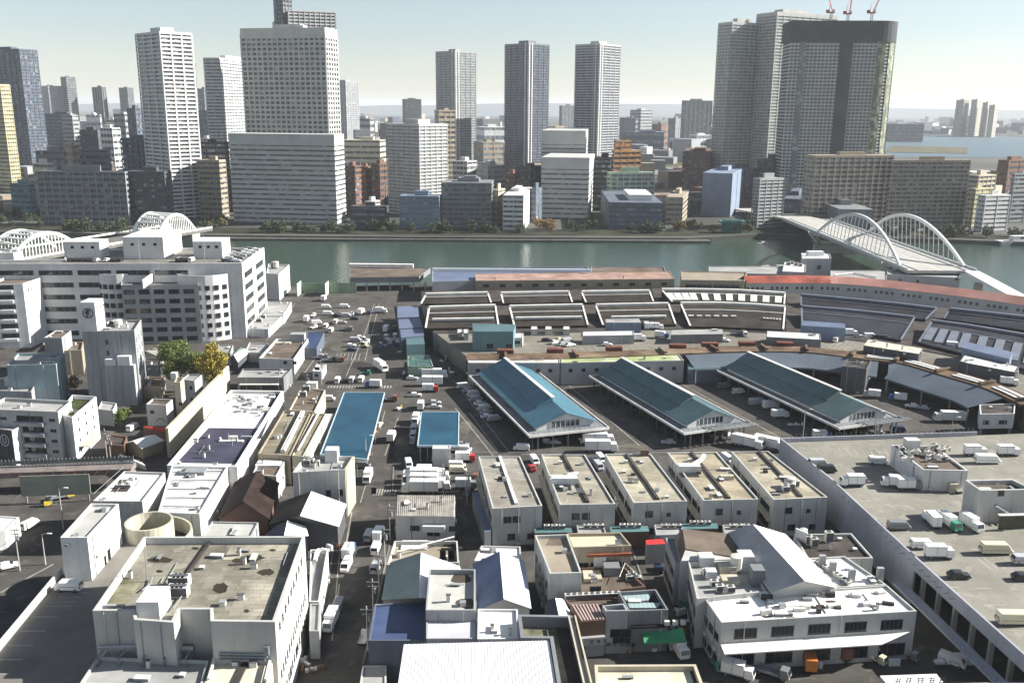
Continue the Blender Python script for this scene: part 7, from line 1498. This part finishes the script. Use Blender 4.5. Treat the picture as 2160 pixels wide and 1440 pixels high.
BU = [tree_mesh(4, 2.4, 6, LG, 900, trunk=.08), tree_mesh(4, 2.2, 7, LY, 700, trunk=.08)]
for i, (x, y) in enumerate(((478, 1082), (490, 1060), (500, 1042), (508, 1026), (516, 1012), (470, 1098))): tree(ORD[i] + ' yellow-green bush in the strip between the white grid roof and the dark barn', x, y, BU[i % 2], s=.9, cat='bush', group='bushes by the dark barn', name='bush')
FT = {'g': tree_mesh(9, 4.5, 8, LDK, 500, .7, .15), 'o': tree_mesh(8, 5, 9, LO, 600, .6, .12), 'y': tree_mesh(8, 4.5, 10, leafmat('leaves_ochre', (.16, .12, .03), (.09, .09, .03)), 500, .6, .12)}
r = random.Random(8)
PLC = ['before the lower grey-white office', 'between the offices and the two-box block', 'beside the two-box block', 'by the low dark hall', 'before the wide pale office', 'between the brown block and the wide office', 'before the small blue-grey block', 'before the two-box block', 'by the green floodgate', 'before the long grey balcony block', 'at the edge by the yellow tower', 'before the long cream slab', 'below the brown slab', 'above the floodgate', 'among the red-brown blocks']
for ci_, (x0, x1, y0, y1, n, cs) in enumerate(((1130, 1190, 481, 487, 6, 'o'), (1195, 1290, 480, 488, 9, 'gog'), (1412, 1480, 482, 488, 6, 'oyg'), (735, 840, 484, 491, 10, 'gyg'), (560, 730, 488, 492, 12, 'gg'), (425, 480, 466, 486, 10, 'gyg'), (840, 1120, 489, 492, 16, 'g'), (1300, 1420, 488, 492, 8, 'gg'), (1500, 1600, 484, 492, 7, 'gy'), (80, 260, 480, 490, 14, 'g'), (-20, 90, 455, 480, 10, 'g'), (1700, 2030, 486, 494, 20, 'gg'), (1850, 2160, 494, 502, 14, 'g'), (1560, 1600, 455, 475, 5, 'g'), (740, 800, 415, 440, 6, 'y'))):
    for i in range(n):
        c = r.choice(cs); nm = {'g': 'dark green', 'o': 'orange-brown', 'y': 'ochre'}[c]
        tree('%s tree on the far bank %s' % (nm, PLC[ci_]), r.uniform(x0, x1), r.uniform(y0, y1), FT[c], s=r.uniform(.6, 1.15), group='trees along the far river bank')
# ================================================================ poles, lamps, wires, river things
def pole(label, px, py, h, z=0.0, kind='pole', rz=0.0):
    e = thing('lamp_post' if kind == 'lamp' else 'utility_pole', label, 'lamp post' if kind == 'lamp' else 'pole', P(px, py, z), None, rz)
    MB().cyl(0, 0, 0, h, .16, 8, r1=.1).build('pole', mat('pole_concrete', (.42, .41, .38), .8, .1), e)
    if kind == 'lamp': MB().beam((0, 0, h - .1), (1.6, 0, h + .2), .12, .12).build('arm', STEEL, e); MB().box(1.2, -.2, h + .1, 2.1, .2, h + .28).build('lamp_head', WH, e)
    else:
        MB().box(-1.1, -.08, h - .8, 1.1, .08, h - .66).box(-.9, -.08, h - 1.7, .9, .08, h - 1.56).build('crossarm', STEEL, e); MB().cyl(.45, 0, h - 3, h - 2, .25, 8).build('transformer', STEEL, e)
    return P(px, py, z) + Vector((0, 0, h - .7))
for i, (x, y, h) in enumerate(((1692, 940, 11), (1842, 945, 11), (2002, 950, 10), (1180, 760, 8), (773, 985, 9))): pole(('tall lamp post by the largest teal shed', 'lamp post at the front of the largest teal shed', 'lamp post by the white gate cabin', 'lamp post in front of the long office row', 'lamp post at the near end of the long blue shelter')[i], x, y, h, kind='lamp')
pole('lamp post on the dark road, close to the parapet', 96, 1190, 7, kind='lamp'); pole('double lamp post where the dark road meets the white roof', 134, 1115, 10, kind='lamp')
al = []
for i, (x, y) in enumerate(((1192, 1130), (1294, 1128), (1396, 1128), (1530, 1122), (1640, 1118))): al.append(pole(ORD[i] + ' utility pole from the street in the alley behind the long office blocks', x, y, 9.5))
st = []
for i, (x, y) in enumerate(((823, 1140), (812, 1192), (800, 1250), (788, 1310), (776, 1372))): st.append(pole(ORD[i] + ' utility pole down the east kerb of the dim street', x, y, 9))
gs = []
for i, (x, y) in enumerate(((650, 842), (678, 810), (935, 1048), (985, 1060))): gs.append(pole(('utility pole by the dark-roofed block at the gate', 'utility pole beside the white gate hut', 'utility pole by the packed lorries', 'utility pole behind the corrugated house')[i], x, y, 9))
pole('utility pole at the left kerb of the dark road', 42, 1203, 10); pole('utility pole between the small shops and the logo tower', 228, 985, 11); pole('twin-topped pole beside the long fence', 236, 990, 10)
def wires(label, pts):
    c = pts[0].copy(); c.z = 0; e = thing('power_line', label, 'power line', c)
    for o_ in (-.9, 0, .9):
        m = MB()
        for a, b2 in zip(pts, pts[1:]):
            d = (b2 - a); s = Vector((-d.y, d.x, 0)).normalized() * 0
            prev = a
            for k in range(1, 7):
                u = k / 6; q = a.lerp(b2, u) - Vector((0, 0, 4 * u * (1 - u) * .9)); m.tube(prev - c + Vector((o_ * .2, o_ * .8, 0)), q - c + Vector((o_ * .2, o_ * .8, 0)), .035, 3); prev = q
        m.build('wire', TYRE, e)
wires('power lines strung along the alley behind the long office blocks', al); wires('power lines strung down the dim street', st)
e = thing('floodgate', 'dark green floodgate building at the far water edge', 'gate', P(1545, 492, 0)); MB().box(-7, 0, -3, 7, 8, 10).build('gate_house', mat('gate_green', (.03, .12, .1), .7), e); MB().box(-10, -.5, 8, 10, 8.5, 9.5).build('roof', mat('gate_green_pale', (.12, .25, .22), .7), e)
def boat(label, px, py, L_, rz, col='white', cab=True):
    e = thing('boat', label, 'boat', P(px, py, -3), None, R(rz)); b = MB(); w2 = L_ * .13
    hull = [(-L_ / 2, -w2), (L_ * .3, -w2), (L_ / 2, 0), (L_ * .3, w2), (-L_ / 2, w2)]; b.prism([(x * .92, y * .8) for x, y in hull], -.2, .2, cap=False)
    n = len(hull)
    for i in range(n): j = (i + 1) % n; b.face([(hull[i][0] * .92, hull[i][1] * .8, .2), (hull[j][0] * .92, hull[j][1] * .8, .2), (*hull[j], L_ * .09), (*hull[i], L_ * .09)])
    b.face([(*q, L_ * .085) for q in hull]); b.build('hull', W(col), e)
    if cab: MB().box(-L_ * .2, -w2 * .6, L_ * .085, L_ * .15, w2 * .6, L_ * .19).build('cabin', W('white'), e); MB().box(-L_ * .05, -w2 * .62, L_ * .13, L_ * .152, w2 * .62, L_ * .165).build('window', VG, e); MB().tube((-L_ * .1, 0, L_ * .19), (-L_ * .1, 0, L_ * .3), .12).build('mast', STEEL, e)
    # wake
boat('small white boat under way near the floodgate', 1610, 514, 9, 20); boat('white excursion ship moored at the frame edge beyond the bridge', 2150, 516, 36, 8); boat('low white barge moored under the far bank', 765, 495, 20, 0, cab=False); boat('small boat heading under the arched bridges', 2130, 620, 10, 40)
e = thing('pontoon', 'round-cornered pale pontoon deck at the near quay by the stair tower block', 'pontoon', P(1650, 575, -3)); MB().prism([(14 * math.cos(a), 9 * math.sin(a)) for a in [math.tau * i / 20 for i in range(20)]], 0, 3.5).build('deck', CONC, e)
# markings on the asphalt
for k in range(13): pass
def zebra(x0, y0, x1, y1, n, L_, z=.012):
    a, b2 = P(x0, y0, z), P(x1, y1, z); d = (b2 - a); m = MB(); t = d.normalized(); s = Vector((-t.y, t.x, 0))
    for i in range(n): p = d * (i / n); w2 = d.length / n * .5; m.face([p, p + t * w2, p + t * w2 + s * L_, p + s * L_])
    m.build('crosswalk_marking', LN, None, a, kind='structure')
zebra(690, 818, 828, 818, 22, 3.0); zebra(786, 1044, 836, 1044, 9, 4.0); zebra(200, 905, 240, 890, 6, 3)
lines('road_line', [((730, 793), (773, 695)), ((773, 695), (790, 640)), ((802, 905), (812, 866)), ((708, 1262), (722, 1090)), ((960, 860), (1040, 960)), ((0, 1420), (110, 1290))], .012)
bays('parking_line', (700, 700), (730, 640), (724, 700), (752, 640), 8, .012); bays('parking_line', (646, 700), (672, 640), (664, 700), (688, 640), 8, .012); bays('parking_line', (712, 745), (760, 745), (708, 760), (756, 760), 6, .012)
PATCH = mat('asphalt_patch_dark', (.045, .043, .042), .95, .2, sc_=.3); PL = mat('asphalt_patch_light', (.13, .12, .1), .95, .2, sc_=.2, stain=.4)
for i, (cx, cy, rx, ry, m_) in enumerate(((760, 770, 30, 8, PATCH), (720, 735, 26, 6, PL), (850, 1000, 20, 8, PL), (705, 1290, 16, 30, PATCH), (1350, 940, 60, 5, PL), (980, 900, 14, 18, PL), (1620, 915, 40, 8, PL), (800, 1020, 20, 6, PATCH), (740, 655, 30, 6, PL), (1200, 850, 10, 30, PATCH))):
    pts = [P(x, y, 0) for x, y in blob(cx, cy, rx, ry, 12, i + 90)]; c = pts[0].copy(); MB().face([p - c for p in pts]).build('asphalt_patch', m_, None, (c.x, c.y, .008), kind='structure')

# kerbs and long painted lines
KB = mat('kerb_concrete', (.2, .195, .18), .9, .15)
def kerb(a, b_):
    p, q = P(*a, 0), P(*b_, 0); MB().beam(Vector((0, 0, 0)), q - p, .35, .14).build('kerb', KB, None, (p.x, p.y, 0), kind='structure')
for a, b_ in (((676, 1330), (706, 1140)), ((766, 1400), (822, 1150)), ((828, 1040), (830, 985)), ((940, 1050), (1000, 1050)), ((1390, 1320), (1330, 1150)), ((1500, 1380), (1420, 1160)), ((0, 1250), (112, 1190)), ((640, 1420), (660, 1350)), ((1000, 955), (1640, 948)), ((300, 830), (330, 760)), ((560, 720), (622, 640))): kerb(a, b_)
lines('road_line', [((x0, y0), (x1, y1)) for x0, y0, x1, y1 in ((955, 800, 1075, 955), (1100, 958, 1640, 950), (1185, 800, 1350, 940), (1420, 800, 1660, 930), (690, 720, 640, 790), (800, 640, 770, 760), (840, 880, 812, 960), (700, 1350, 716, 1230), (728, 1160, 742, 1080), (760, 1060, 772, 1020), (990, 870, 1050, 950))], .012)
# ================================================================ small roof and wall things that every building has
def inside(p, poly):
    c = False; n = len(poly)
    for i in range(n):
        a, b = poly[i], poly[i - 1]
        if (a[1] > p.y) != (b[1] > p.y) and p.x < (b[0] - a[0]) * (p.y - a[1]) / (b[1] - a[1]) + a[0]: c = not c
    return c
def area(poly): return abs(sum(poly[i][0] * poly[(i + 1) % len(poly)][1] - poly[(i + 1) % len(poly)][0] * poly[i][1] for i in range(len(poly)))) / 2
CL = []
for k, (sx, sy, h) in enumerate(((1.1, .6, .9), (.7, .7, .45), (1.6, .5, .3), (.5, .5, 1.3), (2.2, .9, .5), (.9, .9, .7))):
    m = MB(); m.box(-sx / 2, -sy / 2, 0, sx / 2, sy / 2, h, 0); m.box(-sx / 2 - .08, -sy / 2 - .08, h, sx / 2 + .08, sy / 2 + .08, h + .08, 1); CL.append(m.mesh('vent_box', [[ACM, STEEL, RD, ACM, STEEL, WH][k], [FRD, WH, STEEL, FRD, ACM, STEEL][k]]))
r = random.Random(77); SKIP = ('metal_', 'garage')
for b_ in BLDS:
    ar = area(b_.inn)
    if ar < 40 or any(b_.rm.name.startswith(q) for q in SKIP) or b_.c.y > 470: continue
    inn = inset(b_.inn, 1.0); xs = [p[0] for p in inn]; ys = [p[1] for p in inn]; z = b_.h - b_.par; n = min(14, int(ar / 45) + 2)
    if b_.c.y > 330: n = n // 2
    for i in range(n):
        p = Vector((r.uniform(min(xs), max(xs)), r.uniform(min(ys), max(ys))))
        if inside(p, inn): link('roof_vent', r.choice(CL), b_.e, (p.x, p.y, z + .01), r.choice((0, 0, 1.57)) + r.uniform(-.1, .1))
    for i in range(1 + n // 5):
        p = Vector((r.uniform(min(xs), max(xs)), r.uniform(min(ys), max(ys)))); a = r.choice((0, 1.57)) + .08; q = p + Vector((math.cos(a), math.sin(a))) * r.uniform(3, 9)
        if inside(p, inn) and inside(q, inn): MB().tube((p.x, p.y, z + .25), (q.x, q.y, z + .25), .07, 4).tube((p.x, p.y, z + .25), (p.x, p.y, z), .07, 4).tube((q.x, q.y, z + .25), (q.x, q.y, z), .07, 4).build('pipe', STEEL, b_.e)
    for i in range(min(4, len(b_.p))):
        a, d, L_ = b_.edge(i)
        if L_ > 6 and Vector((d.y, -d.x)).y < .3:
            for u in (r.uniform(.1, .3), r.uniform(.6, .9)):
                q, rz = b_.on(i, L_ * u, 0); MB().tube((0, -.1, 0), (0, -.1, b_.h - .3), .07, 5).build('drain_pipe', r.choice((STEEL, ACM)), b_.e, q, rz)
            for k in range(2):
                if r.random() < .6 and b_.c.y < 330: q, rz = b_.on(i, L_ * r.uniform(.15, .85), r.choice((.2, 3.2))); MB().box(0, -.45, 0, .85, -.08, .65).build('ac_unit', ACM, b_.e, q, rz)
# ================================================================ air
if 1:
    m = bpy.data.materials.new('haze_air'); m.use_nodes = True; t = m.node_tree; t.nodes.clear()
    v = t.nodes.new('ShaderNodeVolumePrincipled'); v.inputs['Density'].default_value = HAZE_D; v.inputs['Color'].default_value = (.86, .9, .95, 1)
    v.inputs['Anisotropy'].default_value = .1
    o = t.nodes.new('ShaderNodeOutputMaterial'); t.links.new(v.outputs[0], o.inputs['Volume'])
    MB().box(-24000, -600, -7, 24000, 31000, 250).build('haze', m, None, kind='stuff')
